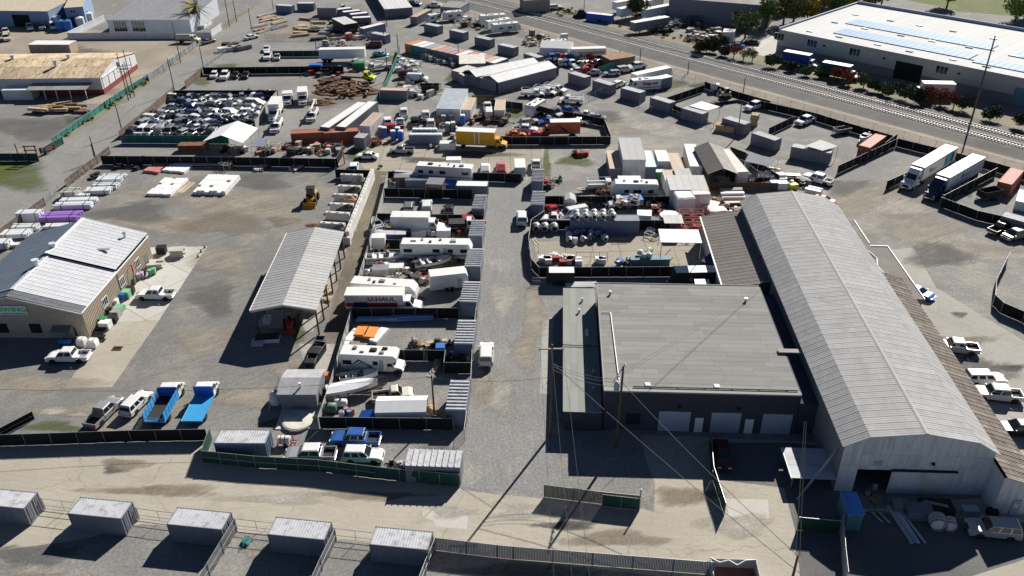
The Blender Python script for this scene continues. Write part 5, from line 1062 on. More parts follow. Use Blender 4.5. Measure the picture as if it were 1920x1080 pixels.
# ---- container and cars behind the green fence
T(1,3)
cont_px((-320,82),(70,85),'grey shipping container with white doors behind the green fence',group='grey containers behind the green fence',wall='cont_blue')
cars = 'cars parked behind the green fence'
car('crew',(575,160),(240,165),'silver','silver crew-cab pickup with bed cover behind the green fence',cars,z=.8,mixc='white')
car('suv',(655,165),(950,170),'white','white four-wheel-drive with roof rack and black wheels',cars,z=.8)
car('crew',(915,50),(575,40),'blue','bright blue crew-cab pickup parked behind the white four-wheel-drive',cars,z=.8)
T(1,3)
t = th('fuel_tank','white tank in a red frame beside the grey container','tank',g((225,95)),0)
ob('tank',B().cyl((-.8,0,.8),(.6,0,.8),.5,n=14),'plastic_white',t); ob('frame',B().tube([(-.9,-.55,.2),(1.2,-.55,.2),(1.2,.55,.2),(-.9,.55,.2),(-.9,-.55,.2)],.06).tube([(.8,-.5,.2),(.8,-.5,1.0),(.8,.5,1.0),(.8,.5,.2)],.06),'red_paint',t)
for x in (-.5,0): ob('strap',B().cyl((x,0,.8),(x + .1,0,.8),.52,n=14),'red_paint',t)
for s in (-1,1): wheel(t,.2,s * .75,.32,.2)
a,b = g((1115,250),2.55),g((1530,265),2.55); rz,L = ux_of(a,b); m = (a + b) / 2 + Vector((-math.sin(rz),math.cos(rz),0)) * 1.3
ribshed((m.x,m.y),rz,'grey ribbed-roof storage unit behind the dark green slatted fence',L=L)
drum((1020,245),'black','black open drum beside the ribbed storage unit'); scatter([(1040,250),(1110,250),(1110,290),(1050,290)],3,'scrap by the ribbed unit','beside the front ribbed storage unit',('galv_shiny','junk_grey'),.7)
# wires and poles near
T(2,3)
P1 = g((782,110)); pole((P1.x,P1.y),h=11.9,label='tall wooden pole with transformer in front of the navy building',arms=(),transformer=True,r=.19,world=True,lean=(.15,0))
pt = th('pole_bracket','diagonal white insulator bracket at the transformer pole top','bracket',(P1.x,P1.y,0)); ob('bar',B().tube([(-.9,0,9.6),(.35,0,12.3)],.07,6),'white_trim',pt)
for k in range(4): ob('insulator',B().cyl((-.8 + k * .32,0,9.9 + k * .7),(-.6 + k * .32,-.3,10.0 + k * .7),.09,n=6),'white_trim',pt)
P2 = Vector((*F(1031,818)[:2],0)); pole((P2.x,P2.y),h=13.6,label='tall pole with white crossarm at the corner of the low annex',arms=((13.0,2.9),),r=.17,world=True,lean=(.1,0))
P3 = Vector((*F(815,783)[:2],0)); pole((P3.x,P3.y),h=6.6,label='wooden pole among the ribbed units of the boat yard',arms=((6.3,1.0),),r=.14,world=True)
P4 = Vector((*F(1482,1100)[:2],0)); pole((P4.x,P4.y),h=4.5,label='short brown pole at the lower road edge carrying twisted cables',r=.16,world=True)
for dx in (-.18,.18): wire((P4.x + dx,P4.y,4.4),F(1510 + dx * 10,790,9.5),.2,.045,'twisted pale cable climbing from the road pole to the hall')
tw = (P2.x,P2.y,13.1)
for dx in (-1.3,0,1.3): wire((P2.x + dx,P2.y,13.3),(P2.x + dx * 1.3 + .6,10,11.5),.8,.022)
wire((P2.x,P2.y,11),(P1.x,P1.y,10),.5); wire((P2.x,P2.y,10.6),(P1.x,P1.y,9.6),.5); wire((P2.x,P2.y,10.2),(P1.x,P1.y,9.0),.6)
wire((P1.x,P1.y,11),hall_local(-2,34,7.0),.4); wire((P1.x,P1.y,10.6),hall_local(-4,31.5,6.6),.4); wire((P2.x,P2.y,11.2),F(1500,1075,3.0),.5,.03); wire((P1.x,P1.y,9.8),(P4.x,P4.y,4.4),.5,.03)
wire((P2.x,P2.y,9.0),(P3.x,P3.y,6.3),.6); wire((P3.x,P3.y,6.4),F(0,730,6.3),1.0)
# ================================================================ SUPPLY YARD (left)
T(0,2)
sy = 'vehicles in the supply yard'
car('pickup',(688,500),(335,505),'white','white pickup parked at the corner of the tan workshop',sy,z=.85)
car('pickup',(1300,40),(1032,40),'white','white pickup with covered bed on the pale apron',sy,z=.85)
car('pickup',(690,1010),(865,840),'silver','silver pickup with black bed cover beside the white car',sy,z=.8)
car('suv',(950,930),(1090,790),'white','white crossover car with sunroof beside the blue stake truck',sy,z=.75)
def flatbed(rear,front,L,label,stakes,cabc='white',deck='paint_skyblue',z=1.2):
    t,_ = place('flatbed_truck',rear,front,label,'truck',z,'blue bed trucks'); h = L / 2; bl = L - 2.9
    chassis(t,-h,h - 2,(h - 1.3,-h + 1.6),2.35,.48,.9); nose(t,h - 2.75,2.1,cabc,2.45,.55,1.2,1.5)
    d = ob('deck',B().box(-h,-h + bl,-1.25,1.25,.95,1.12),deck if not stakes else 'bed_liner',t)
    ob('headboard',B().box(-h + bl - .06,-h + bl,-1.25,1.25,1.12,2.5),'paint_bright_blue',t)
    ob('deck_edge',B().box(-h,-h + bl,-1.3,-1.25,.93,1.15).box(-h,-h + bl,1.25,1.3,.93,1.15).box(-h - .05,-h,-1.3,1.3,.93,1.15),'paint_skyblue',t)
    if stakes:
        for s in (-1,1):
            y = s * 1.27
            for z_ in (1.25,1.5,1.75,2.0,2.2): ob('stake_rail',B().box(-h,-h + bl - .1,y - .025,y + .025,z_,z_ + .13),'paint_skyblue',t)
            for i in range(7): x = -h + .05 + i * (bl - .2) / 6; ob('stake',B().box(x,x + .09,y - .04,y + .04,1.12,2.35),'paint_bright_blue',t)
        for z_ in (1.2,1.4,1.6): ob('tail_rail',B().box(-h - .04,-h + .01,-1.2,1.2,z_,z_ + .1),'paint_skyblue',t)
    return t
flatbed((1150,1010),(1335,690),8.0,'blue stake-sided flatbed truck with white cab',True); flatbed((1430,1000),(1590,690),8.0,'bright blue bare flatbed truck with white cab',False)
bag((620,425),'white bulk bag behind the white pickup','white bulk bags',0,1.1); bag((705,440),'white bulk bag behind the white pickup','white bulk bags',0,1.2)
for i,(x,y) in enumerate(((745,395),(750,370),(755,345),(758,325))): beams((x,y),-.1,1.9,5,'black','black rack bars stacked at the workshop corner','black rack stacks',.12,.1,.1 + i * .12,.03,'rack','bar_rack')
for x,y,m_,l in ((785,275,'plastic_green','dark green bin among the racks beside the tan wall'),(810,200,'black','black rack crate beside the tan wall'),(865,130,'junk_white','pale plastic crate beside the tan wall'),(850,255,'black','black crate on the pale apron edge'),(900,170,'pale_green','light green crate beside the tan wall'),(920,80,'plastic_blue','blue wrapped bale by the tan wall'),(985,40,'black','black bales heaped by the white pickup'),(800,300,'plastic_white','white panel lying on crates by the tan wall'),(870,90,'plastic_green','dark green sack by the tan wall'),(880,215,'galv_shiny','shiny metal rack beside the tan wall'),(955,70,'pale_green','pale green box behind the white pickup')):
    crate((x,y),U(-.2,.2),(U(1.0,1.5),U(.8,1.3),U(.7,1.2)),m_,l,'crates beside the tan wall')
tank_h((495,425),0,'plastic_blue','blue tank under the slate awning',.4,1.6)
c = g((880,455)); t = th('floor_drain','open rusty drain frame on the tan apron','drain',(c.x,c.y,.02)); ob('frame',B().box(-.7,.7,-.5,-.4,0,.06).box(-.7,.7,.4,.5,0,.06).box(-.7,-.6,-.4,.4,0,.06).box(.6,.7,-.4,.4,0,.06),'rusty',t); ob('pit',B().box(-.6,.6,-.4,.4,0,.02),'painted_dark',t)  # the pit is a flat near-black sheet, its shade painted in
T(0,1)
for x,y,m_ in ((975,1060,'plastic_green'),(1010,1050,'plastic_green'),(1045,1015,'plastic_lilac'),(1070,1005,'plastic_lilac'),(1085,985,'black'),(1130,985,'pale_green'),(1160,975,'pale_green')):
    bin_((x,y),.2,m_,{'plastic_green': 'dark green wheeled bin by the tan workshop','plastic_lilac': 'lilac wheeled bin by the tan workshop','black': 'black wheeled bin by the tan workshop','pale_green': 'pale green wheeled bin by the tan workshop'}[m_],'wheeled bins')
slabpile((1175,915),.1,(2.2,2.0,.8),'concrete','hollow concrete blocks stacked by the workshop side door',None,3,'block_stack','blocks',2,3)
crate((1218,820),.1,(1.5,1.3,1.3),'black','black slatted crate on the pale apron',None,'crate','crate'); slabpile((1340,835),.05,(2.0,1.7,1.3),'concrete','stack of pale concrete frames on the apron',None,4,'frame_stack','blocks',1,2)
for x,y in ((1485,850),(1508,812),(1535,780)):
    c = g((x,y)); t = th('traffic_cone','dark traffic cone on the pale apron edge','cone',c,0,'traffic cones'); ob('cone',B().cyl((0,0,.03),(0,0,.65),.17,.04,n=10),'rusty',t); ob('base',B().box(-.2,.2,-.2,.2,0,.04),'black',t)
# material stacks along the road fence
def lattice(p,rz,s,mat,label,group):
    t = slabpile(p,rz,s,mat,label,group,max(1,int(s[2] / .28)),'pipe_stack','stack',1,max(2,int(s[1] / .3)),.05,.1,'length')
    for f in (-.32,.3): x = s[0] * f; bx('strap','black',t,x,x + .12,-s[1] / 2 - .03,s[1] / 2 + .01,-.02,s[2] + .03)
    for f in (-.4,0,.38): x = s[0] * f; bx('bearer','wood',t,x,x + .12,-s[1] / 2,s[1] / 2,-.1,0)
st = 'wrapped material stacks by the road fence'
LB = 'white wrapped plastic pipe lengths stacked by the road fence'
M('purple_pipe',(.32,.17,.52),.5,var=.12,rnd=.12); M('white_pipe',(.68,.7,.72),.45,var=.06,rnd=.08)
for x,y,L,W,H,mat,lb in ((800,330,4.6,2.0,.9,'white_pipe',LB),(830,285,4.6,1.8,.9,'white_pipe',LB),(860,250,4.6,1.2,.6,'white_pipe',LB),(745,365,4.6,2.0,.8,'white_pipe',LB),(560,480,6.6,1.6,.9,'white_pipe',LB),(600,440,6.6,1.4,.8,'white_pipe',LB),(480,530,6.6,1.6,.7,'purple_pipe','purple plastic pipes stacked by the road fence'),(455,570,6.6,1.8,.9,'purple_pipe','purple plastic pipes stacked by the road fence'),(455,625,5.0,1.4,.5,'white_pipe',LB),
                       (240,570,4.0,1.8,1.7,'white_pipe','tall block of white wrapped pipes by the road fence'),(200,640,4.4,1.6,.8,'white_pipe',LB),(130,690,4.6,2.2,.8,'white_pipe',LB),(20,775,3.0,2.0,1.2,'white_pipe',LB),(110,770,3.6,1.0,.5,'white_pipe',LB),(540,395,2.8,2.4,1.4,'concrete','pale block stack beside the leaning road fence'),(620,395,2.6,1.0,.5,'white_pipe',LB)):
    lattice((x,y),.04,(L,W,H),mat,lb,st)
M('sheet_white',(.8,.8,.79),.6,var=.05,rnd=.06)
slabpile((1260,330),1.45,(7.6,5.0,.55),'sheet_white','low white stack of crusted panels on pale boards','white panel stacks',2,'panel_stack','panels',3,6,.1,0,'panel'); slabpile((1630,320),1.47,(7.6,6.6,.95),'sheet_white','taller white stack of wrapped panels in the supply yard','white panel stacks',3,'panel_stack','panels',3,8,.1,0,'panel')
beams((1395,325),1.45,5.0,5,'wood_pale','pale boards lying beside the low white panel stack',None,.25,.05,0,.05,'boards','board_row')
slabpile((1195,180),1.3,(5.5,3.8,.5),M('faded_red',(.5,.2,.17),.7,rnd=.1),'faded red metal sheets laid beside white ones','sheets by the black fence',1,'sheet_stack','sheets',2,4,.08,0,'sheet'); slabpile((1345,178),1.35,(5.2,5.6,.5),'sheet_white','white metal sheets laid beside faded red ones','sheets by the black fence',2,'sheet_stack','sheets',2,6,.08,0,'sheet')
crate((1560,170),0,(6.5,1.1,.5),'black','long black and white box below the black fence',None,'box','long_box',lid='junk_white')
for i in range(22):
    x,y = random.choice(((890,180),(920,145),(995,135),(1045,165),(1060,130),(1030,185))); tyre((x + U(-18,18),y + U(-10,10)),'loose black tyre in the heaps below the black fence','tyres below the black fence',random.choice((0,0,.3,.6)),U(.5,.75),.35)
for i,(x,y) in enumerate(((690,265),(720,255),(700,250),(735,240))): tyre((x,y),'black tyre heaped among white pipe stacks','tyres by the pipe stacks',i * .15,.6,.35)
scatter([(1660,170),(1750,165),(1745,195),(1665,195)],3,'scrap below the black fence','below the long black fence',('rusty','junk_grey'))
T(1,1)
for x,c_ in ((60,('junk_white','rusty','wood')),(315,('faded_red','junk_white','rusty'))): beams((x,175),1.2,4.5,6,list(c_),'bundle of mixed scrap beams below the black fence','scrap beam bundles',.3,.25,0,.12,'beams','beam_bundle',2)
# black fences of the supply yard
T(0,1)
fence([(770,155),(1560,162),(2540,178)],'long black screened fence across the top of the supply yard',h=2.0,group='black screened fences')
T(1,1)
fence([(600,178),(650,95)],'short black fence end beside the striped pole',h=1.9,group='black screened fences'); fence([(600,255),(885,262)],'short black screened fence behind the top block bay',h=1.9,group='black screened fences',bay=3.5)
# road side fence of the yard : rails and leaning boards
T(0,1)
fence([(830,75),(735,150),(500,330)],'dark board fence with rails along the road above the pipe stacks',h=1.8,screen='board_brown',bay=2.6,group='road side fences',midrail=True,name='panel_fence'); fence([(500,330),(385,415)],'open rail fence by the leaning panels',h=1.6,screen=None,bay=2.2,group='road side fences',midrail=True,name='rail_fence')
fence([(345,462),(210,560),(100,640),(0,715),(-300,940)],'brown panelled fence beside the road past the white stacks',h=1.7,screen='board_brown',bay=2.6,group='road side fences',midrail=True,name='panel_fence')
# loader
T(1,1)
t,_ = place('wheel_loader',(440,350),(390,470),'yellow wheel loader with raised cab and lowered bucket','loader',.8)
M('loader_yellow',(.55,.26,.03),.5,var=.15)
ob('engine_body',B().prof([(-2.4,.8),(-2.4,1.6),(-1.9,1.85),(-.4,1.8),(-.3,.8)],1.6,.08),'loader_yellow',t); ob('front_frame',B().prof([(-.2,.7),(-.2,1.3),(1.3,1.25),(1.6,.7)],1.1,.06),'loader_yellow',t)
cb = ob('cab_frame',B().box(-.9,.4,-.7,-.62,1.5,2.9).box(-.9,.4,.62,.7,1.5,2.9).box(-.9,-.82,-.62,.62,1.5,2.9),'car_glass',t); ob('cab_roof',B().box(-1.05,.55,-.8,.8,2.9,3.05),'black',t); ob('cab_front',B().box(.34,.4,-.62,.62,1.5,2.9),'car_glass',t)
for s in (-1,1): ob('lift_arm',B().prof([(.2,1.3),(.2,1.6),(1.6,1.1),(2.3,.5),(2.2,.3),(1.4,.85)],.16,.02),'loader_yellow',t,(0,s * .55,0))
ob('bucket',B().prof([(2.1,.05),(2.1,.95),(2.25,1.0),(2.5,.45),(3.1,.1),(3.1,.03)],2.4,.04),'loader_yellow',t)
for x in (1.2,-1.5):
    for s in (-1,1): wheel(t,x,s * .95,.68,.48,'loader_yellow')
# concrete block bays
M('block',(.62,.6,.56),.9,var=.1,rnd=.1,bump=.2)
t = th('block_bays','open bays of large white concrete blocks holding sand and gravel','block wall',g((700,690))); O_ = t.location.copy()
blk = cm('blk',lambda b: b.hexa([(-.75,-.36,0),(.75,-.36,0),(.75,.36,0),(-.75,.36,0)],[(-.73,-.34,.72),(.73,-.34,.72),(.73,.34,.72),(-.73,.34,.72)]).box(-.3,.3,-.12,.12,.71,.82))
def blockwall(a,b,rows=2):
    rz,L = ux_of(a,b); n = max(1,int(L / 1.52)); u = (b - a) / L
    for r_ in range(rows):
        for i in range(n - (0 if r_ == 0 else 0)): p = a + u * (.76 + i * 1.52) - O_; ob('block',blk,'block',t,(p.x,p.y,r_ * .74),rz + U(-.02,.02))
spine0,spine1 = g((880,262)),g((690,745)); blockwall(spine0,spine1,3)
for (xa,ya,xb,yb) in ((640,275,860,282),(622,360,825,370),(592,425,800,435),(562,495,775,505),(530,560,755,575),(490,640,735,655),(650,752,720,755)): blockwall(g((xa,ya)),g((xb,yb)),2)
for x,y,m_,l in ((790,310,'stone_grey','grey gravel heap in the top block bay'),(745,385,M('dark_soil',(.07,.065,.06),.95,var=.3),'dark gravel heap in the second block bay'),(715,455,M('tan_sand',(.52,.34,.2),.9,var=.15),'orange sand heap in a block bay'),(690,520,'dark_soil','dark soil heap in a block bay beside blue tarp'),(650,670,'stone_grey','grey chip heap in the bottom block bay')):
    heap((x,y - 12),(2.4,1.9,1.6),l,m_,'material_heap','heap','heaps in block bays')
q = g((700,556)); ob_ = ob('blue_tarp',B().add(*slab([(-1.8,-.9,.1),(1.5,-.9,.3),(1.7,1.0,1.4),(-.6,.9,.7)],.04)),'tarp_blue',None,q); tag(ob_,'blue tarpaulin draped over a heap in a block bay','tarp')
heap((440,610),(1.8,.9,.35),'low brown soil spill beside the block bays',M('brown_soil',(.15,.09,.06),.95),'soil_spill','heap')
# ---- under and around the open shelter
T(1,2)
t,_ = place('red_tractor',(250,210),(250,310),'red compact tractor under the open shelter','tractor',.9)
ob('bonnet',B().prof([(.1,.6),(.1,1.25),(1.3,1.15),(1.45,.6)],.8,.06),'red_paint',t); ob('rear_body',B().prof([(-1.0,.6),(-1.0,1.0),(0,1.05),(.1,.6)],1.0,.06),'red_paint',t); ob('seat',B().box(-.8,-.4,-.25,.25,1.05,1.2).box(-.9,-.8,-.25,.25,1.05,1.55),'black',t); ob('roll_bar',B().tube([(-.95,-.55,.9),(-.95,-.55,2.3),(-.95,.55,2.3),(-.95,.55,.9)],.05),'black',t); ob('front_loader',B().prof([(1.5,.1),(1.5,.6),(1.6,.6),(2.0,.1)],1.6,.03),'red_paint',t)
for x,r_,y in ((-.6,.6,.75),(1.0,.4,.65)):
    for s in (-1,1): wheel(t,x,s * y,r_,.32)
tote((90,265),'caged liquid tote on a pallet under the open shelter'); pallet((380,190),.1,'wooden pallets stacked under the open shelter',None,6)
crate((420,185),0,(1.2,1.0,1.0),'wood_pale','pale timber crate under the open shelter',None)
for x,y in ((550,40),(545,90),(540,10)): pallet((x,y),1.3,'wooden pallets leaning along the shelter side','pallets by the shelter',3,'wood_pale')
bin2 = crate((90,395),.1,(3.4,1.6,.7),'plastic_white','long white tub with dark contents beside the shelter',None,'tub','long_tub',lid='black'); crate((20,420),0,(1.6,1.4,.6),'plastic_lilac','lilac crate in the shelter shadow',None)
dumpster((482,445),1.5,'dark open dumpster with blue inside near the shelter','dumpsters','cont_blue'); dumpster((465,510),1.35,'large black dumpster with open top beside the pale pad','dumpsters','black',2.8,1.7,1.5); dumpster((425,585),1.5,'black dumpster with green lid above the grey shed','dumpsters','black')
crate((530,680),0,(1.0,.8,.8),'cont_orange','rusty orange box beside the grey shed',None,'box','metal_box'); ob_ = th('propane_tank','pale dome tank behind the small grey shed','tank',g((155,850))); ob('dome',B().ell((0,0,.4),(.9,1.1,1.3),12,8,0,0),'bag_white',ob_); ob('valve',B().cyl((0,0,1.65),(0,0,1.85),.15,n=8),'steel',ob_)
for i in range(4):
    c = g((95 + i * 22,940 - i * 68)); t = th('stay_post','thin leaning steel post behind the grey shed','post',c,0,'stay posts'); ob('shaft',B().cyl((0,0,0),(.4,.1,1.6),.04,n=6),'galv',t); ob('foot',B().box(-.1,.1,-.1,.1,0,.03),'galv',t)
# ================================================================ BOAT AND CAMPER YARD (left of the lane)
T(1,1)
fence([(990,200),(905,525),(830,790),(740,1075),(715,1230),(598,1625),(548,1800),(462,2050)],'long pale grey screened fence between the dirt track and the camper yard',top=True,screen='wall_pale',bay=2.6,group='pale fences',name='screen_fence')
bf = 'black cross fences of the camper yard'
fence([(985,205),(1740,217),(1990,225)],'black screened fence along the concrete slab behind the white motorhome',top=True,group=bf); fence([(960,332),(1620,345)],'black screened fence below the white motorhome compound',top=True,group=bf); fence([(905,520),(1705,532)],'black screened fence behind which three cars show their rears',top=True,group=bf); fence([(965,717),(1300,722)],'black screened fence beside the white cabinet trailer',top=True,group=bf)
T(1,2)
fence([(700,150),(1520,150)],'black screened fence below the rental truck',top=True,group=bf); fence([(640,460),(1420,467)],'black screened fence behind the striped camper',top=True,group=bf); fence([(470,968),(1475,978)],'black screened fence above the parked blue pickup',top=True,group=bf); fence([(1408,558),(1612,560)],'short black fence of the scrap corner by the lane',top=True,group=bf); fence([(1420,467),(1408,558)],'short black fence side of the scrap corner',top=True,group=bf)
for a,b in (((1655,110),(1640,245)),((1622,425),(1610,690)),((1580,920),(1560,1060))): fence([a,b],'see-through wire gate beside the gravel lane',top=True,screen='chain',group='wire gates beside the lane',name='wire_gate',cat='gate')
def ribY(A,Bp,label,H=2.6,L=6.06):
    a,b = g(A,H),g(Bp,H); rz,W = ux_of(a,b); m = (a + b) / 2 + Vector((-math.sin(rz),math.cos(rz),0)) * (L / 2); ribshed((m.x,m.y),rz + math.pi / 2,label,L=L,W=W - .16,H=H)
ribY((1485,420),(1625,422),'grey ribbed-roof storage unit above the scrap corner fence'); ribY((1420,915),(1572,918),'grey ribbed-roof storage unit beside the white tent'); ribY((1525,105),(1655,108),'grey ribbed-roof storage unit beside the rental truck fence')
T(1,1)
ribY((1615,485),(1712,487),'grey ribbed-roof storage unit beside the three parked rears'); ribY((1592,688),(1695,690),'grey ribbed-roof storage unit beside the red pickup'); ribY((1562,918),(1683,920),'grey ribbed-roof storage unit by the open speedboat')
cont_px((1505,312),(1728,316),'white-roofed grey container with black junk on top',group='grey containers by the slab',roof='cont_white')
T(2,1)
ribY((142,280),(232,282),'grey ribbed-roof storage unit beside the red skid'); ribY((137,455),(238,458),'grey ribbed-roof storage unit beside the white lane car')
T(1,1)
def class_a(rear,front,label,L=10.5,z=1.9,seed=0,group='motorhomes',band='paint_grey'):
    t,_ = place('motorhome',rear,front,label,'motorhome',z,group); h = L / 2; W,H = 2.45,3.25
    ob('body',B().prof([(-h,.6),(-h + .02,H - .25),(-h + .25,H),(h - .6,H),(h - .15,H * .72),(h,H * .4),(h - .05,.5)],W,.1),'rv_white',t)
    rv_windows(t,((-h + .6,-h + 2.0),(-.6,.6),(1.9,2.8),(h - 2.0,h - .9)),W,1.75)
    for s in (-1,1): stripe('band',band,t,-h + .1,h - .3,s * W / 2,1.15,1.32,.01); stripe('lower_band','paint_blue',t,-h + .1,h - .3,s * W / 2,.98,1.06,.01)
    ob('windshield',B().add(*slab([(h - .02,-1.05,H * .42),(h - .02,1.05,H * .42),(h - .2,1.0,H * .7),(h - .2,-1.0,H * .7)],.04)),'car_glass',t)
    for x in (h - 2.3,-h + 2.6):
        for s in (-1,1): wheel(t,x,s * (W / 2 - .14),.46,.28)
    stripe('door','paint_silver',t,1.2,1.8,-W / 2,.7,2.6,.015); roofbits(t,((h - 3.2,0,.55,.4),(-h + 2.2,.2,.5,.35),(-1.0,-.3,.22,.22),(.6,.4,.22,.22),(-h + 3.6,.5,.2,.3)),H,seed); return t
def class_c(rear,front,label,L=8.0,z=1.8,group='motorhomes',swoosh='paint_black'):
    t,_ = place('camper_van',rear,front,label,'motorhome',z,group); h = L / 2; W,H = 2.4,3.15; xb = h - 2.0
    ob('house',B().prof([(-h,.6),(-h,H - .1),(-h + .1,H),(xb + .9,H),(xb + 1.35,H - .35),(xb + 1.3,2.2),(xb,1.9),(xb,.6)],W,.08),'rv_white',t)
    nose(t,xb - .25,2.0,'white',2.05,.5,.95,1.3,'cab'); rv_windows(t,((-h + .4,-h + 1.6),(xb - 1.9,xb - 1.2)),W,1.6); stripe('door','paint_silver',t,xb - 1.05,xb - .45,-W / 2,.8,2.5,.015)
    for s in (-1,1):
        for k in range(3):
            q = [(-h + 1.0 + k * .5,1.0 + k * .1),(-h + 2.6 + k * .5,2.5 - k * .25),(-h + 4.4,1.25 + k * .12),(-h + 4.2,1.1 + k * .12),(-h + 2.7 + k * .5,2.2 - k * .25)]
            ob('swoosh',B().add(*slab([(x,s * (W / 2 + .004 * (k + 1)),z_) for x,z_ in q],.003)),['paint_black','paint_grey','paint_silver'][k],t)
    for x in (h - .85,-h + 2.0):
        for s in (-1,1): wheel(t,x,s * (W / 2 - .2),.4,.26)
    roofbits(t,((.2,.1,.5,.35),(-2.4,.4,.3,.3),(1.5,-.4,.35,.25),(-1.2,-.3,.3,.2),(1.7,.5,.4,.2)),H,1); return t
class_a((1640,215),(1180,190),'white motorhome with open awning windows beside the concrete slab',11.8,1.9,1)
boat((1060,225),(1200,235),'white covered speedboat beside the slab motorhome',5.0,2.0,1.2,covered='tarp_white'); crate((1100,290),0,(3.0,2.4,1.6),'brown_roof','brown tank box in the motorhome compound',None,'box','tank_box')
box_px('dark_shed',(1275,300),(1395,305),3.0,2.8,'dark flat-roofed kiosk in the motorhome compound','shed','paint_brown','cont_slate'); crate((1210,312),0,(4.5,1.8,1.5),'door_grey','long blue-grey bin in the motorhome compound',None,'bin','long_bin',lid='slate_metal'); crate((1350,320),0,(1.6,1.4,1.3),'cont_blue','blue-grey cabinet in the motorhome compound',None,'box','cabinet')
tank = crate((1455,325),.1,(2.4,1.6,1.0),'tarp_blue','blue tarp-wrapped load beside the white-roofed container',None,'load','wrapped_load'); scatter([(990,265),(1090,265),(1090,320),(985,320)],7,'clutter in the motorhome compound','in the motorhome compound',('rusty','wood','junk_grey','junk_white')); scatter([(1400,285),(1500,285),(1500,325),(1400,325)],3,'clutter in the motorhome compound','in the motorhome compound')
def tarped(rear,front,mat,label,L=4.6,W=2.1,H=1.6):
    t,_ = place('covered_car',rear,front,label,'car',.8); h = L / 2
    ob('cover',B().rings([[(x,-w / 2,.15),(x,-w / 2 * .97,.7),(x,-w / 2 * .72,z),(x,w / 2 * .72,z),(x,w / 2 * .97,.7),(x,w / 2,.15)] for x,w,z in ((-h,W * .86,.75),(-h + .3,W,1.0),(-h * .35,W,H),(h * .2,W,H),(h * .5,W,1.1),(h - .2,W * .94,.9),(h,W * .8,.6))]),mat,t)
    for x in (-1.4,1.4):
        for s in (-1,1): wheel(t,x,s * .78,.32,.2)
    return t
tarped((1718,205),(1718,150),'tarp_white','car under a white cover on the concrete slab'); tarped((1838,215),(1838,130),'tarp_red','car under a faded red cover on the concrete slab',5.0,2.2,1.8)
crate((1485,165),0,(3.0,1.8,1.7),'tarp_white','white tarp-wrapped load behind the slab motorhome',None,'load','wrapped_load')
T(2,1)
enclosed_trailer((60,195),(55,120),'white box trailer with stained roof on the concrete slab',5.2,2.2,2.5,'rv_white',2.0); car('pickup',(180,190),(178,120),'white','white pickup with bed cover at the slab edge',z=.8)
T(1,1)
rp = 'cars parked nose-away in the camper yard'
car('suv',(1143,515),(1150,440),'grey','grey car parked nose-away behind the black fence',rp); car('bigsuv',(1278,515),(1282,425),'white','white sport utility car parked nose-away between two cars',rp); car('coupe',(1445,520),(1445,460),'black','black car parked nose-away near the ribbed unit',rp)
# row 3
t,x0,x1,W,H = boxtruck((1030,585),(1400,590),'white','white box truck with long pale body behind the clutter',L=9.2,z=1.8)
car('crew',(1500,590),(1690,565),'red','red pickup nosed toward the lane by the ribbed unit',z=.9); t,*_ = boxtruck((1480,605),(1650,600),'white','small black-bodied truck with white cab by the ribbed unit','bed_liner',5.6,2.1,1.9,'bed_liner',1.2)
boat((1110,670),(870,670),'blue and red hulled boat among the clutter',6.4,2.0,1.3,'paint_blue','red_paint','tarp_white'); boat((935,650),(885,570),'pale blue boat leaning by the pale fence',5.2,1.8,1.2,'blue_metal_roof','white_trim')
scatter([(965,560),(1040,560),(1040,640),(965,640)],8,'clutter in the truck compound','beside the pale box truck',('junk_white','junk_grey','galv_shiny')); scatter([(1110,640),(1580,640),(1580,700),(1120,700)],26,'clutter in the truck compound','in the crowded truck compound',('rusty','junk_white','junk_dark','cont_blue','junk_grey')); scatter([(1350,590),(1460,590),(1450,640),(1350,640)],7,'clutter in the truck compound','in the crowded truck compound',('rusty','scaffold_red','junk_dark'))
slabpile((1235,680),.3,(3.2,2.0,1.2),'sheet_white','white sheets heaped above the striped motorhome',None,3,'sheet_stack','sheets',1,3,.05,0,'sheet'); crate((1410,690),0,(2.4,1.6,1.4),'plastic_white','white box above the striped motorhome roof',None,'box','white_box')
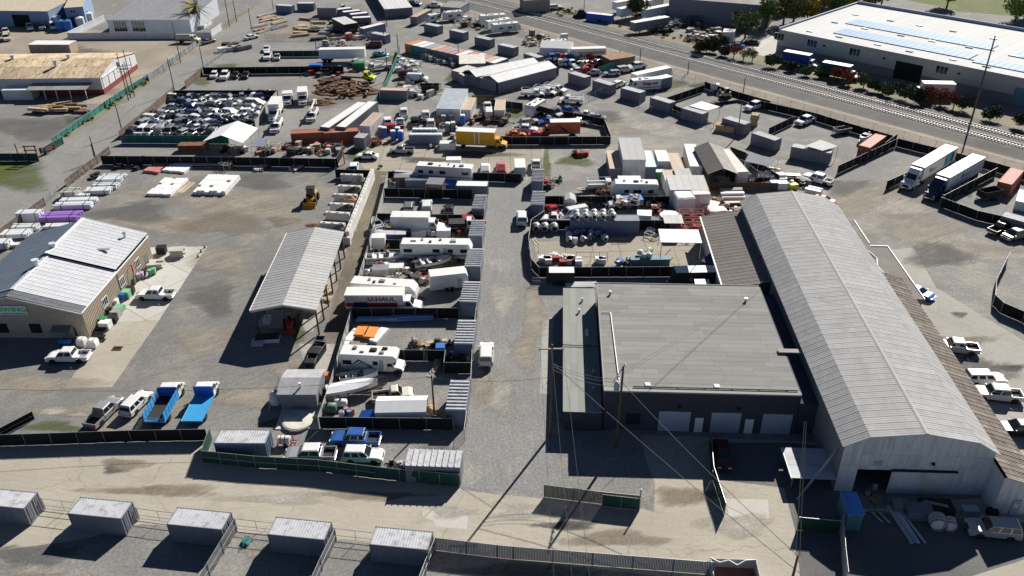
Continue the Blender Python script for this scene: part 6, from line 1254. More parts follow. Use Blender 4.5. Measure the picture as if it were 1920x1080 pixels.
# row 4
t,L_ = box_px('cabinet_trailer',(865,705),(962,705),1.6,2.7,'tall white cabinet trailer at the pale fence','trailer','rv_white','rv_white'); [wheel(t,x,-.1,.3,.2) for x in (.6,L_ - .6)]
class_a((1115,780),(1600,785),'long white motorhome with grey stripe beside the open speedboat',12.0,1.9,3); boat((1195,900),(1460,850),'open white speedboat with seats and windscreen on its trailer',6.4,2.2,1.3,'rv_white','paint_maroon')
boat((835,855),(1100,845),'white skiff below the cabinet trailer',6.2,1.9,.9,'rv_white','white_trim',None,None,.3)
def bush(p,r,h,label,mat='leaf',group='bushes',n=240,name='bush',trunk=True,leaf=.16,hollow=.0):
    q = at(p); t = th(name,label,'plant' if h < 2 else 'tree',(q.x,q.y,0),U(0,6),group); b = B()
    lob = [(U(-.45,.45) * r,U(-.45,.45) * r,h * U(.45,.8),U(.45,.7)) for _ in range(7)]
    for i in range(n):
        cx,cy,cz,f = random.choice(lob); th_,ph = U(0,6.283),math.acos(U(-1,1)); rr = U(.55,1.0) * f
        p_ = Vector((cx + rr * r * math.sin(ph) * math.cos(th_),cy + rr * r * math.sin(ph) * math.sin(th_),max(.05,cz + rr * h * .5 * math.cos(ph))))
        u = Vector((U(-1,1),U(-1,1),U(-1,1))).normalized(); v = u.orthogonal().normalized(); s = leaf * U(.6,1.4)
        b.poly([p_ - u * s,p_ + v * s * .7,p_ + u * s,p_ - v * s * .7])
    ob('crown',b,mat,t)
    if trunk:
        tb = B().cyl((0,0,-.05),(0,0,h * .5),max(.05,r * .07),max(.03,r * .04),n=7)
        for a in range(5): tb.cyl((0,0,h * U(.2,.45)),(r * .5 * math.cos(a * 1.3),r * .5 * math.sin(a * 1.3),h * .75),max(.03,r * .035),.02,n=5)
        ob('trunk',tb,'wood_post',t)
    return t
def LEAF(name,col,var=.45):
    m = M(name,col,.7,var=var,rnd=.2,scale=1.2); b = m.node_tree.nodes['Principled BSDF']; return m
LEAF('leaf',(.085,.125,.035)); LEAF('leaf_bright',(.13,.19,.035)); LEAF('leaf_dark',(.042,.06,.024)); LEAF('leaf_red',(.25,.075,.045)); LEAF('leaf_gold',(.36,.29,.045)); LEAF('leaf_olive',(.15,.14,.045))
bush((1470,905),.7,1.2,'leafy green bush under the motorhome side','leaf_bright',None,160); bush((1418,925),.45,.8,'small green weed beside the open speedboat','leaf_bright',None,90)
bush((935,180),.6,.7,'weed growing on the concrete slab edge','leaf_bright',None,90)
# row 5
beams((985,905),.0,6.8,7,'galv','pale grid of galvanised bars lying over clutter',None,.08,.08,.8,.35,'grid','bar_grid'); [beams((860 + i * 36,898),1.3,3.0,1,'galv','galvanised cross bar lying on the pale bar grid','cross bars of the pale grid',.08,.08,.9,0,'bar','cross_bar') for i in range(7)]
scatter([(840,915),(1180,925),(1230,1040),(800,1020)],30,'clutter above the rental truck','above the rental truck',('junk_white','junk_grey','galv_shiny','junk_dark','rusty')); crate((940,985),0,(2.6,1.7,1.5),'galv_shiny','shiny metal tank box among the clutter',None,'box','tank_box'); crate((1040,965),0,(3.0,1.6,1.3),'junk_white','white camper shell among the clutter',None,'box','camper_shell')
scatter([(1130,960),(1310,970),(1310,1060),(1200,1060)],14,'clutter beside the white trailer','beside the tall white trailer',('scaffold_red','junk_dark','galv_shiny','rusty'))
enclosed_trailer((1325,1025),(1560,1000),'tall white tandem trailer beside the ribbed units',6.0,2.4,3.0,'rv_white',1.6)
T(1,2)
travel_trailer((740,-10),(1190,20),'white travel trailer directly behind the rental truck',10.5,2.4,3.1,1.8,seed=2)
t,x0,x1,W,H = boxtruck((715,95),(1205,95),'white','white and red rental box truck with dark blue lettering',L=11.2,z=1.8,H=3.5)
stripe('red_panel','paint_red',t,x0 + .1,x1 - .9,-W / 2,1.5,2.2,.012); stripe('white_panel','paint_silver',t,x0 + .05,x1 - .05,-W / 2,2.3,3.3,.01)
M('navy_letter',(.015,.03,.18),.5); M('red_letter',(.5,.02,.02),.5)
text('U-HAUL',.85,'navy_letter',t,(x0 + (x1 - x0) * .63,-W / 2 - .02,2.78),(math.pi / 2,0,0),sx=1.35,bold=.03); ob('picture',B().box(x0 + 1.3,x0 + 3.4,-W / 2 - .03,-W / 2 - .013,1.45,2.3),'paint_navy',t)
slabpile((915,245),.0,(5.8,1.1,.55),M('beam_blue',(.2,.33,.62),.5),'blue steel beams lying below the black fence','blue beams',2,'beam_stack','beams',1,3,.02,.2,'beam'); slabpile((1170,240),.05,(6.2,1.1,.5),'beam_blue','blue steel beams with galvanised edge below the fence','blue beams',2,'beam_stack','beams',1,3,.02,.2,'beam')
for x,y,w in ((797,335,1.45),(868,350,1.42)): slabpile((x,y),w,(2.4,1.7,.5),'orange_steel','orange steel form panel in the beam compound','orange form panels',1,'form_panel','panel',1,1,.02,.1,'panel')
pipes((715,375),1.25,4.2,8,.07,'white_trim','white pipes piled against the pale fence',None,3); slabpile((925,365),1.2,(3.4,1.3,.5),'sheet_white','white steel shelving beside the orange panels',None,2,'shelf_stack','shelves',2,2,.03,0,'shelf')
beams((1440,215),.05,6,3,'galv','long pale pipes along the black fence',None,.1,.1,.5,.2,'pipes','pipe_row'); scatter([(1160,425),(1430,420),(1430,455),(1160,455)],14,'clutter along the camper fence','along the fence behind the striped camper',('wood_pale','cont_tan','junk_dark','junk_grey','wood'),.8)
class_c((660,520),(1090,540),'white striped camper with black swooshes parked by the pale fence',8.4)
boat((650,680),(895,650),'small pale rowing boat beside the striped camper',5.0,1.6,.8,'rv_white','galv',None,None,.3); boat((560,770),(880,715),'white covered speedboat on its trailer below the striped camper',6.6,2.1,1.2,'rv_white','white_trim','tarp_white')
car('regcab',(885,810),(1165,775),'cream','old cream pickup with no load behind the white tent',z=.9)
a,b = g((905,835),2.3),g((1285,828),2.3); rz,L_ = ux_of(a,b); m = (a + b) / 2 - Vector((0,.0,0)); canopy_tent((m.x,m.y - .7),rz,L_,3.2,2.6,2.0,'white fabric carport tent with draped side above the black fence','tarp_white',('y-','x-'))
tank_h((545,935),0,M('tank_green',(.1,.16,.13),.5),'dark green round tank at the black fence',.65,2.0); tank_h((640,890),0,'plastic_white','white round tank beside the green tank',.5,1.4); tote((665,825),'caged white tote below the covered speedboat')
for x,y,m_,l in ((703,960,'plastic_blue','blue drum beside the green tank'),(680,940,'red_paint','red drum beside the green tank'),(725,945,'cont_orange','orange-brown drum beside the green tank'),(645,965,'plastic_white','white drum beside the green tank')): drum((x,y),m_,l,'drums by the green tank',.35)
q = g((840,960)); o = ob('blue_tarp',B().add(*slab([(-1.2,-.4,.05),(1.1,-.5,.2),(1.3,.5,.7),(-.8,.5,.5)],.05)),'tarp_blue',None,q); tag(o,'crumpled blue tarpaulin beside the white tent','tarp')
scatter([(550,770),(610,770),(600,860),(545,860)],9,'clutter at the pale fence','below the covered speedboat by the pale fence',('junk_white','plastic_white','cont_orange')); scatter([(1285,930),(1340,930),(1330,965),(1290,965)],4,'clutter at the pole','beside the yard pole',('galv_shiny','wood'),.7)
for i in range(4): beams((1350 + i * 6,600 - i * 18),1.2 + i * .12,4.0,3,['wood_pale','galv','cont_tan'],'mixed planks piled by the scrap corner','plank piles by the scrap corner',.18,.1,i * .12,.12,'planks','plank_pile')
scatter([(1420,500),(1600,500),(1590,548),(1415,548)],9,'clutter in the scrap corner','in the scrap corner by the lane',('cont_blue','junk_dark','cont_tan','junk_grey'),.8); crate((1385,485),0,(1.2,1.2,1.2),'plastic_blue','blue bin at the scrap corner',None,'bin','blue_bin')
c = g((1272,560)); t = th('ladder','pale ladder propped on the camper yard fence','ladder',c); ob('stile',B().cyl((-.25,0,0),(-.25,.5,2.2),.04,n=5),'galv',t); ob('stile',B().cyl((.25,0,0),(.25,.5,2.2),.04,n=5),'galv',t); [ob('rung',B().cyl((-.25,.06 * k,.28 * k),(.25,.06 * k,.28 * k),.025,n=5),'galv',t) for k in range(1,8)]
T(1,2); car('bigsuv',(1722,585),(1730,400),'white','white sport utility car with open tailgate standing in the gravel lane',z=.8)
T(2,1); car('bigsuv',(75,600),(75,500),'white','white sport utility car driving up the gravel lane',z=.8)
# two people working by the skiff
M('skin',(.45,.26,.18),.6); M('shirt_blue',(.05,.2,.6),.8); M('jeans',(.04,.12,.3),.85); M('hair',(.05,.035,.02),.8)
def person(p,label,shirt,rz,bend=.5,z=0.):
    """leaning figure grown from joints with a skin modifier"""
    q = at(p); t = th('person',label,'person',(q.x,q.y,z),rz)
    s,c_ = math.sin(bend),math.cos(bend); hip = Vector((0,0,.92)); ch = hip + Vector((s * .48,0,c_ * .48)); nk = ch + Vector((s * .14,0,c_ * .14)); hd = nk + Vector((s * .2 + .03,0,c_ * .2))
    V = [hip,ch,nk,hd]; Rr = [.14,.15,.06,.105]; E_ = [(0,1),(1,2),(2,3)]
    for sd in (-1,1):
        k = len(V); V += [hip + Vector((0,sd * .1,-.04)),Vector((.1,sd * .13,.5)),Vector((-.02,sd * .13,.09)),Vector((.16,sd * .14,.04))]; Rr += [.1,.07,.05,.045]; E_ += [(0,k),(k,k + 1),(k + 1,k + 2),(k + 2,k + 3)]
        k = len(V); sh = ch + Vector((0,sd * .19,.04)); el = sh + Vector((.14,sd * .05,-.27)); wr = el + Vector((.2,-sd * .03,-.12)); V += [sh,el,wr,wr + Vector((.09,0,-.03))]; Rr += [.065,.048,.035,.04]; E_ += [(1,k),(k,k + 1),(k + 1,k + 2),(k + 2,k + 3)]
    me = bpy.data.meshes.new('body'); me.from_pydata([tuple(v) for v in V],E_,[]); me.materials.append(None); o = ob('body',me,'skin',t)
    sv = me.skin_vertices if len(me.skin_vertices) else None
    md = o.modifiers.new('skin','SKIN'); sv = me.skin_vertices[0].data if len(me.skin_vertices) else None
    if sv is None:
        import bmesh
        bm = bmesh.new(); bm.from_mesh(me); bm.verts.layers.skin.verify(); bm.to_mesh(me); bm.free(); sv = me.skin_vertices[0].data
    for i,r_ in enumerate(Rr): sv[i].radius = (r_,r_)
    sv[0].use_root = True; o.modifiers.new('sub','SUBSURF').levels = 1
    o.modifiers['sub'].render_levels = 2
    ob('hair',B().ell(hd + Vector((-.02,0,.04)),(.12,.11,.11),10,6),'hair',t)
    b = B().rings([[(hip.x + (ch.x - hip.x) * f + r_ * 1.1 * math.cos(a),r_ * 1.35 * math.sin(a),hip.z + (ch.z - hip.z) * f) for a in [2 * math.pi * j / 12 for j in range(12)]] for f,r_ in ((0,.15),(.5,.155),(1,.165),(1.2,.12))])
    if shirt: ob('shirt',b,shirt,t,smooth=True)
    b = B()
    for sd in (-1,1): b.cyl((0,sd * .1,.95),(.1,sd * .13,.5),.125,.09,n=10).cyl((.1,sd * .13,.5),(-.02,sd * .13,.1),.09,.07,n=10)
    ob('trousers',b,'jeans',t)
    return t
T(1,1)
person((982,812),'bare-backed person in blue trousers bending beside the cabinet trailer',None,.6,.7); person((1003,852),'person in a pale top and blue jeans bending over the skiff','bag_white',2.6,.9)
# ================================================================ CONTRACTOR YARDS BETWEEN LANE AND HALL
T(2,1)
cf = 'black fences of the contractor yards'
fence([(245,500),(145,565),(125,700),(145,860),(205,925),(860,922),(1240,920)],'black screened fence curving round the concrete contractor yard',top=True,group=cf,bay=2.6); fence([(140,570),(450,572)],'black screened fence left of the blue-grey container',top=True,group=cf); fence([(950,572),(1190,572)],'black screened fence right of the blue-grey container',top=True,group=cf); fence([(238,390),(1185,392)],'black screened fence below the fifth-wheel camper',top=True,group=cf); fence([(232,35),(228,190)],'wire fence beside the weeds at the slab end',top=True,screen='chain',group=cf,name='wire_fence')
a,b = g((450,575),2.6),g((948,575),2.6); m = (a + b) / 2 + Vector((0,1.22,0)); container((m.x,m.y),ux_of(a,b)[0],'long blue-grey container carrying silver mixer drums on its roof',12.1,2.44,2.6,'cont_blue','cont_grey',None)
def mixdrum(pos,rz,label,group,r=.62,L=1.7,mat='galv_shiny'):
    t = th('mixer_drum',label,'drum',pos,rz,group)
    ob('shell',B().rings([[(x,rr * math.cos(q),r + rr * math.sin(q)) for q in [2 * math.pi * i / 14 for i in range(14)]] for x,rr in ((-L / 2,r * .55),(-L / 4,r),(L / 5,r),(L / 2,r * .7),(L / 2,r * .58),(L * .3,r * .5))]),mat,t); ob('band',B().cyl((-.1,0,r),(.05,0,r),r * 1.05,n=14),'white_trim',t); ob('mouth',B().cyl((L * .3,0,r),(L * .31,0,r),r * .5,n=12),'black',t)
    return t
for i in range(5):
    for j in range(2): mixdrum((a.x + .9 + i * 1.55 + U(-.1,.1),a.y + .55 + j * 1.3,2.63),-1.57 + U(-.2,.2),'silver mixer drum on the roof of the blue-grey container','mixer drums on the container',.6,1.25)
scatter([(770,500),(940,500),(940,560),(770,560)],16,'clutter on the container roof','on the blue-grey container roof',('galv_shiny','junk_white','junk_grey'),.7,(2.64,))
for x,y in ((430,705),(490,690),(530,685),(595,690),(645,700),(695,725),(420,665),(535,735),(590,720),(430,740)): mixdrum(tuple(g((x,y))),-1.2 + U(-.3,.3),'mixer drum on the ground in the container shade','mixer drums in the shade',.6,1.4,'cont_blue' if R() < .4 else 'galv_shiny')  # some drums coloured blue, painting in the bluish shade they stand in
drum((472,745),'plastic_white','white drum among the shaded mixer drums',None,.45,1.1)
for i,x in enumerate((180,245,315)): mixdrum(tuple(g((x,655))),-1.57 + U(-.2,.2),'large silver drum by the black fence corner','large drums by the fence',.85,1.7)
beams((175,735),1.9,2.2,2,'wood_pale','two pale planks on the concrete yard',None,.2,.08,.02,.3,'planks','plank_pair'); beams((780,710),0,3.2,3,'wood','timber lying below the container side',None,.2,.1,0,.1,'timber','timber_row'); beams((800,750),.1,3,2,'rusty','rusty bars on the concrete yard',None,.08,.05,0,.3,'bars','bar_pair')
# upper strip
car('regcab',(450,555),(200,550),'white','white pickup with dark bed behind the curved fence',z=.9); car('coupe',(330,510),(270,450),'red','red coupe behind the ribbed storage unit',z=.7)
t,L_ = box_px('garden_shed',(388,440),(480,440),2.6,2.0,'small shed with silver curved roof behind the red coupe','shed','brown_roof','zinc'); ob('roof_curve',B().prof([(0,1.98),(.2,2.5),(L_ / 2,2.9),(L_ - .2,2.5),(L_,1.98)],2.7,.02),'zinc',t,(0,1.35,0))
car('van',(510,505),(405,525),'white','white van nose beside the mixer drums',z=1.0)
boxtruck((930,430),(765,440),'white','white dump truck with blue tarp below the camper fence','cont_slate',6.4,2.2,2.0,'tarp_blue',1.2); box_px('utility_box',(942,535),(1045,540),2.2,1.9,'white utility box beside the black machinery','box','cont_white','cont_white'); crate((905,465),0,(2.6,1.6,1.2),'blue_metal_roof','pale blue hatch box below the camper fence',None,'box','hatch_box')
scatter([(1010,430),(1180,430),(1190,540),(1040,540)],26,'black machinery clutter','in the black machinery heap',('junk_dark','junk_dark','junk_grey','red_paint','black')); scatter([(490,430),(760,430),(760,480),(490,480)],18,'clutter behind the mixer drums','behind the mixer drums',('junk_white','junk_grey','rusty','galv_shiny','wood'))
def service(rear,front,label,L=6.2,rack=True,group=None,col='white',z=1.1):
    t,_ = place('service_truck',rear,front,label,'truck',z,group); h = L / 2; chassis(t,-h,h - 1.6,(h - 1.0,-h + 1.3),2.1,.4,.7); nose(t,h - 2.5,1.95,col,1.95,.45,1.1,1.4)
    for s in (-1,1): ob('tool_box',B().box(-h,h - 2.6,s * .8 - .22,s * .8 + .22,.7,1.4),'paint_' + col,t)
    ob('bed',B().box(-h,h - 2.6,-.6,.6,.7,.8),'grime',t); ob('tailgate',B().box(-h - .05,-h,-1,1,.55,1.2),'paint_' + col,t)
    if rack: ob('ladder_rack',B().tube([(-h + .1,-.95,1.4),(-h + .1,-.95,2.1),(h - 1.6,-.95,2.1)],.04).tube([(-h + .1,.95,1.4),(-h + .1,.95,2.1),(h - 1.6,.95,2.1)],.04).tube([(-h + .1,-.95,2.1),(-h + .1,.95,2.1)],.04).tube([(h - 2.6,-.95,2.1),(h - 2.6,.95,2.1)],.04),'white_trim',t)
    return t
service((580,300),(785,295),'white service truck with loaded rack behind the fifth-wheel camper'); travel_trailer((1090,335),(740,330),'white fifth-wheel camper with dark windows below the tall grey shed',9.0,2.45,3.3,1.9,None,'paint_grey',((-3.6,-2.6),(-1.3,.2),(1.0,1.9)),1); box_px('white_box_trailer',(802,275),(968,275),2.2,2.6,'white flat box behind the fifth-wheel camper','trailer','rv_white','rv_white')
beams((585,355),.25,5.5,4,['white_trim','wood','rusty'],'planks and pipe on a low trailer',None,.2,.15,.6,.1,'planks','plank_load'); scatter([(640,370),(740,370),(740,385),(640,385)],4,'clutter by the camper','beside the fifth-wheel camper',('junk_dark','rusty'))
scatter([(245,270),(285,270),(285,340),(245,340)],6,'machines by the ribbed unit','beside the ribbed units',('rusty','red_paint','junk_dark')); scatter([(320,270),(375,270),(375,285),(320,285)],2,'machines by the ribbed unit','beside the ribbed units',('red_paint','plastic_green'),.7)
t = crate((515,92),.1,(1.6,1.0,.9),'red_paint','red skid machine at the black fence corner',None,'machine','skid_machine',lid='black'); scatter([(465,65),(560,65),(560,85),(465,85)],5,'machines at the fence corner','at the black fence corner',('junk_dark','red_paint'))
# round tank, kiosk, scaffold, wraps
c = g((1180,600)); t = th('round_tank','round white-topped tank beside the red frames','tank',(c.x,c.y,0)); ob('wall',B().cyl((0,0,0),(0,0,1.7),1.85,n=28),'junk_grey',t); ob('cover',B().cyl((0,0,1.7),(0,0,1.85),1.95,1.8,n=28),'tarp_white',t); ob('stay',B().cyl((0,0,1.85),(0,0,1.95),.15,n=8),'steel',t)
a,b = g((1135,690),2.4),g((1280,692),2.4); rz,L_ = ux_of(a,b); t = th('open_kiosk','square pale roof on dark posts beside the red frames','canopy',a,rz)
for i in range(5): bx('roof_sheet','zinc_pale_lit',t,i * L_ / 5,(i + 1) * L_ / 5 - .015,0,3.3,2.35,2.42)
for x in (.1,L_ - .2):
    for y in (.1,3.1): bx('post','black',t,x,x + .1,y,y + .1,0,2.35)
crate((1200,720),0,(2.2,1.4,1.1),'rusty','rusty machine under the square pale roof',None,'machine','machine'); crate((1330,690),0,(2.6,1.6,1.0),'black','black low bench beside the red boxes',None,'bench','bench')
for i,(x,y) in enumerate(((1020,610),(1060,640),(1040,660),(1075,690),(1030,700),(1055,720))): scrapbit((x,y),'pumps right of the container','right of the blue-grey container',('junk_dark','galv_shiny','junk_white'))
def redframe(p,rz,z,label,s=(2.0,1.3,1.1)):
    q = at(p); t = th('scaffold_rack',label,'rack',(q.x,q.y,z),rz,'stacked red scaffold racks'); L,W,H = s
    for zz in (.05,H): ob('ring',B().tube([(-L / 2,-W / 2,zz),(L / 2,-W / 2,zz),(L / 2,W / 2,zz),(-L / 2,W / 2,zz),(-L / 2,-W / 2,zz)],.05,4),'scaffold_red',t)
    for sx in (-1,1):
        for sy in (-1,1): ob('leg',cm('redleg',lambda b_: b_.cyl((0,0,0),(0,0,1),.06,n=5)),'scaffold_red',t,(sx * L / 2,sy * W / 2,0),scl=(1,1,H))
    ob('brace',B().tube([(-L / 2,-W / 2,.1),(L / 2,-W / 2,H)],.04,4).tube([(-L / 2,W / 2,H),(L / 2,W / 2,.1)],.04,4),'scaffold_red',t)
for r_ in range(4):
    for k in range(2):
        for z in (0,1.1): redframe((1305 + k * 95 - r_ * 6,690 - r_ * 36),0,z + .0,'stacked red scaffold rack beside the brown lean-to')
for k in range(3): redframe((1490 + k * 45,610 - k * 10),.1,0,'single red scaffold rack behind the brown lean-to',(1.8,1.2,.9))
for (x,y) in ((1310,655),(1400,650)): crate((x,y),0,(2.0,1.2,.9),'scaffold_red','dark red steel bin under the scaffold racks','red bins','bin','steel_bin')
M('wrap',(.72,.7,.7),.6,var=.06); M('wrap_pink',(.6,.5,.5),.6,var=.08)
def wrapped(p,rz,s,mat,label):
    q = at(p); L,W,H = s; o = ob('wrapped_load',B().rings([[(x * L / 2 * k + U(-.1,.1),y * W / 2 * k + U(-.1,.1),z) for x,y in ((-1,-1),(-.3,-1.06),(.4,-1),(1,-1),(1.05,0),(1,1),(.2,1.04),(-1,1),(-1.05,.1))] for k,z in ((1.02,0),(.98,H * .5),(1.0,H * .93),(.9,H))]),mat,None,(q.x,q.y,0),rz); tag(o,label,'load','wrapped loads')
wrapped((1270,470),.05,(3.4,6.0,3.2),'wrap','tall white plastic-wrapped stack beside the mono-pitch shed'); wrapped((1395,470),.05,(3.4,3.6,3.3),'wrap_pink','tall pinkish plastic-wrapped stack behind the red racks'); wrapped((1490,500),-.5,(2.2,3.2,1.4),'wrap_pink','slanted pink-white wrapped bundle'); wrapped((1530,540),.1,(3.2,2.2,1.5),'wrap_pink','low pink-white wrapped bundle behind the brown lean-to')
# sheds and containers of the cluster
box_px('mono_shed',(1190,345),(1475,345),6.0,3.3,'white shed with flat pale mono-pitch roof','shed','white_wall','zinc_pale_lit',zr=3.6); cl = 'containers of the contractor cluster'
def contY(A,Bp,label,H=2.6,L=12.1,**k):
    """near short top edge A-B, long axis away"""
    a,b = g(A,H),g(Bp,H); rz,W = ux_of(a,b); m = (a + b) / 2 + Vector((-math.sin(rz),math.cos(rz),0)) * (L / 2); k.setdefault('group',cl); return container((m.x,m.y),rz - math.pi / 2,label,L=L,W=2.44,H=H,**k)
contY((1332,165),(1432,167),'white-roofed long container with blue side',2.9,12.1,wall='cont_white',roof='cont_white'); contY((1680,210),(1782,205),'cream-roofed long container right of the gable shed',2.9,12.1,wall='cont_white',roof=M('cream_roof',(.6,.56,.5),.7).name); contY((1088,128),(1192,128),'short white container left of the tan container',2.7,6.06,wall='cont_white',roof='cont_white'); contY((1205,190),(1300,190),'tan-roofed container between white containers',2.6,9.0,wall='cont_tan',roof='cont_tan'); contY((1150,268),(1245,268),'small tan-roofed container with vents',2.6,5.0,wall='cont_white',roof='cont_tan')
box_px('link_roof',(1240,262),(1358,262),5.0,2.9,'grey ribbed link roof beside the tan container','shed','white_wall','zinc'); box_px('tall_shed',(835,118),(1005,118),11.0,4.6,'tall pale shed with grey roof and open slot','shed','white_wall','zinc',zr=4.9,door=.5); box_px('tan_side_shed',(735,185),(832,185),9.5,2.6,'tan flat-roofed shed left of the tall pale shed','shed','cont_grey','cont_tan'); box_px('green_roof_shed',(1000,172),(1082,172),8.5,2.9,'pale green roofed blue shed right of the tall shed','shed','cont_blue',M('mint_roof',(.5,.58,.55),.6).name)
a,b = g((1470,225),3.4),g((1690,222),3.4); rz,W_ = ux_of(a,b); t = th('gable_shed','gable shed with brown corrugated roof and open dark front','shed',(a.x,a.y,0),rz)
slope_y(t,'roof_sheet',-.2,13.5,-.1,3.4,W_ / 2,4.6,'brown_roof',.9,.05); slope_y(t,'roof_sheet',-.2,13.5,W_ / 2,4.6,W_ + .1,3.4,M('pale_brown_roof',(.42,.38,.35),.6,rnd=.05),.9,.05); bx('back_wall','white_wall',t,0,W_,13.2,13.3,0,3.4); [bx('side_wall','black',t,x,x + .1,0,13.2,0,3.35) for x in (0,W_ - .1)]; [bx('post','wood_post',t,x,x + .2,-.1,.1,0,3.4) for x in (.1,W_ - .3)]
crate((1070,250),0,(3.4,1.8,1.5),'plastic_green','dark green container bin with white lid',None,'bin','waste_bin',lid='plastic_white')
for i in range(14): pipes((1470 + i * 15,305 - (i % 3) * 12),1.57 + U(-.25,.25),U(2.0,3.0),3,.16,random.choice(('bag_white','white_pipe','junk_grey')),'short bundle of pale rolls heaped before the gable shed','pale roll bundles',2,.2,'rolls',False)
for i in range(16):
    c = g((U(1700,1930),U(275,330))); k = random.choice(('black','junk_white','black')); t = th('pipe_coil','black coiled hose heap beside the pale rolls' if k == 'black' else 'white coiled hose heap beside the pale rolls','coil',(c.x,c.y,U(0,.8)),U(0,3),'coiled hoses'); ob('coil',B().rings([[(U(.55,.6) * math.cos(q),.6 * math.sin(q),z) for q in [2 * math.pi * j / 12 for j in range(12)]] for z in (0,.15,.3)],cap=False),k,t); ob('inner_coil',B().cyl((0,0,.02),(0,0,.34),.42,n=12,cap=False),k,t)
board_fence([(1460,345),(1800,345),(1990,350)],'dark vertical plank rack below the coiled hoses',1.6,'wood_post',.35,None,'plank_rack')
slabpile((1650,415),.0,(4.2,1.6,1.3),'sheet_white','white wrapped frames beside the hall end',None,3,'frame_stack','frames',1,2,.05,0,'frame'); slabpile((1640,370),.0,(4.0,1.2,1.0),'junk_grey','grey channel stack behind the white frames',None,3,'channel_stack','channels',1,3,.05,0,'channel'); beams((1680,455),0,4.5,4,['wood','galv','rusty'],'mixed beams by the hall corner',None,.25,.2,.2,.08,'beams','beam_row',2); scatter([(1480,400),(1580,380),(1590,450),(1500,460)],10,'clutter behind the hall','behind the hall corner',('wood_pale','junk_grey','rusty')); scatter([(1590,480),(1720,490),(1700,530),(1600,540)],10,'clutter behind the hall','behind the hall corner',('junk_white','rusty','junk_grey'))
c = g((1860,215)); canopy_tent((c.x,c.y),-.6,5.5,4.2,3.6,2.6,'white gabled canopy at the curved black fence','tarp_white',('x-',)); [bag((U(1850,1925),U(230,275)),'white sack heaped under the gabled canopy','white sacks',U(0,3),.7,random.choice((0,.6))) for _ in range(12)]
fence([(1640,20),(1760,65),(1830,120),(2010,235)],'black screened fence beside the gravel turning area',top=True,group=cf)
# lower strip of concrete yard
a,b = g((1105,862),3.0),g((1412,868),3.0); rz,L_ = ux_of(a,b); t = th('flat_canopy','large flat white canopy above generators','canopy',a,rz)
for i in range(6): bx('roof_panel','tarp_white',t,i * L_ / 6,(i + 1) * L_ / 6 - .01,0,4.6,2.95,3.02)
for x in (.1,L_ - .2):
    for y in (.1,4.4): bx('post','galv',t,x,x + .1,y,y + .1,0,2.95)
crate((1030,905),0,(6.4,1.4,1.3),'cont_teal','long dark green generator below white sacks',None,'generator','generator'); [bag((U(895,1030),U(850,905)),'white sack piled on the green generator','sacks on the generator',U(0,3),.75,1.35) for _ in range(9)]; scatter([(780,880),(880,880),(880,920),(780,920)],8,'tools by the generator','left of the green generator',('junk_grey','galv_shiny','plastic_blue'),.7)
box_px('blue_side_shed',(1420,880),(1500,905),5.0,2.8,'dark blue lean-to beside the flat white canopy','shed','navy_wall','deep_blue_roof'); enclosed_trailer((435,985),(290,985),'black enclosed trailer with white roof at the yard fence',4.4,2.0,2.3,'bed_liner',1.3)
t = enclosed_trailer((1500,985),(1240,990),'long black enclosed trailer with white roof and white emblem',7.2,2.3,2.7,'bed_liner',1.5); text('Carry',.9,'white_trim',t,(.0,1.17,1.5),(math.pi / 2,0,math.pi)); box_px('white_locker',(1378,1058),(1482,1062),1.8,2.0,'white locker box beside the long black trailer','box','cont_white','cont_white')
for i in range(16): crate((U(215,700),U(875,912)),U(-.1,.1),(1.1,.9,.9),random.choice(('plastic_white','plastic_white','scaffold_red','bag_white')),'white or red lattice crate along the yard fence','lattice crates along the fence','crate','lattice_crate')
for i in range(8): bag((U(210,480),U(845,880)),'white rounded sack behind the lattice crates','rounded sacks',U(0,3),.9)
fence([(480,880),(590,880),(715,885)],'open steel rail pen on the concrete yard',h=1.7,screen=None,rail=True,midrail=True,bay=1.8,post='rusty',group='rail pens',name='rail_pen'); beams((515,1065),0,5,8,'white_trim','white slatted rack by the annex roof',None,.12,.1,.3,.1,'rack','slat_rack'); t = fence([(155,1050),(290,1060)],'low wire gate lying beside the lane',h=1.2,screen='chain',group='rail pens',name='wire_gate',midrail=True,cat='gate')
# ================================================================ RIGHT YARD
T(3,1)
rf = 'black fences of the right yard'
for pts,l in (([(515,228),(955,22)],'black screened fence beside the open gravel stall'),([(960,20),(1200,80),(1440,140),(1700,210),(1960,285)],'black screened fence behind the parked articulated trucks'),([(880,345),(1065,262)],'short black fence beside the white articulated truck'),([(1300,455),(1700,245)],'black screened fence beside the blue articulated truck'),([(1285,470),(1555,572),(1790,625)],'black screened fence in front of the black dump trailer')): fence(pts,l,group=rf)
T(3,2); fence([(1790,-190),(1690,10),(1680,130),(1740,190),(1900,260),(2000,330)],'black screened fence curving at the edge of the light gravel yard',group=rf,bay=2.4); T(3,1)
def artic(rear,front,col,label,nose_extra=6.3,brand=None,roofc=None,L=15.0):
    t,_ = place('articulated_truck',rear,front,label,'truck',4.0,'parked articulated trucks'); h = L / 2; semi_trailer(t,-h,h); tractor_unit(t,h - 2.2,col,roofc); ob('reefer_unit',B().box(h + .01,h + .35,-.95,.95,2.2,3.8),'black',t); return t
t = artic((1365,22),(1142,156),'white','white articulated truck with pictured trailer side',roofc='white')
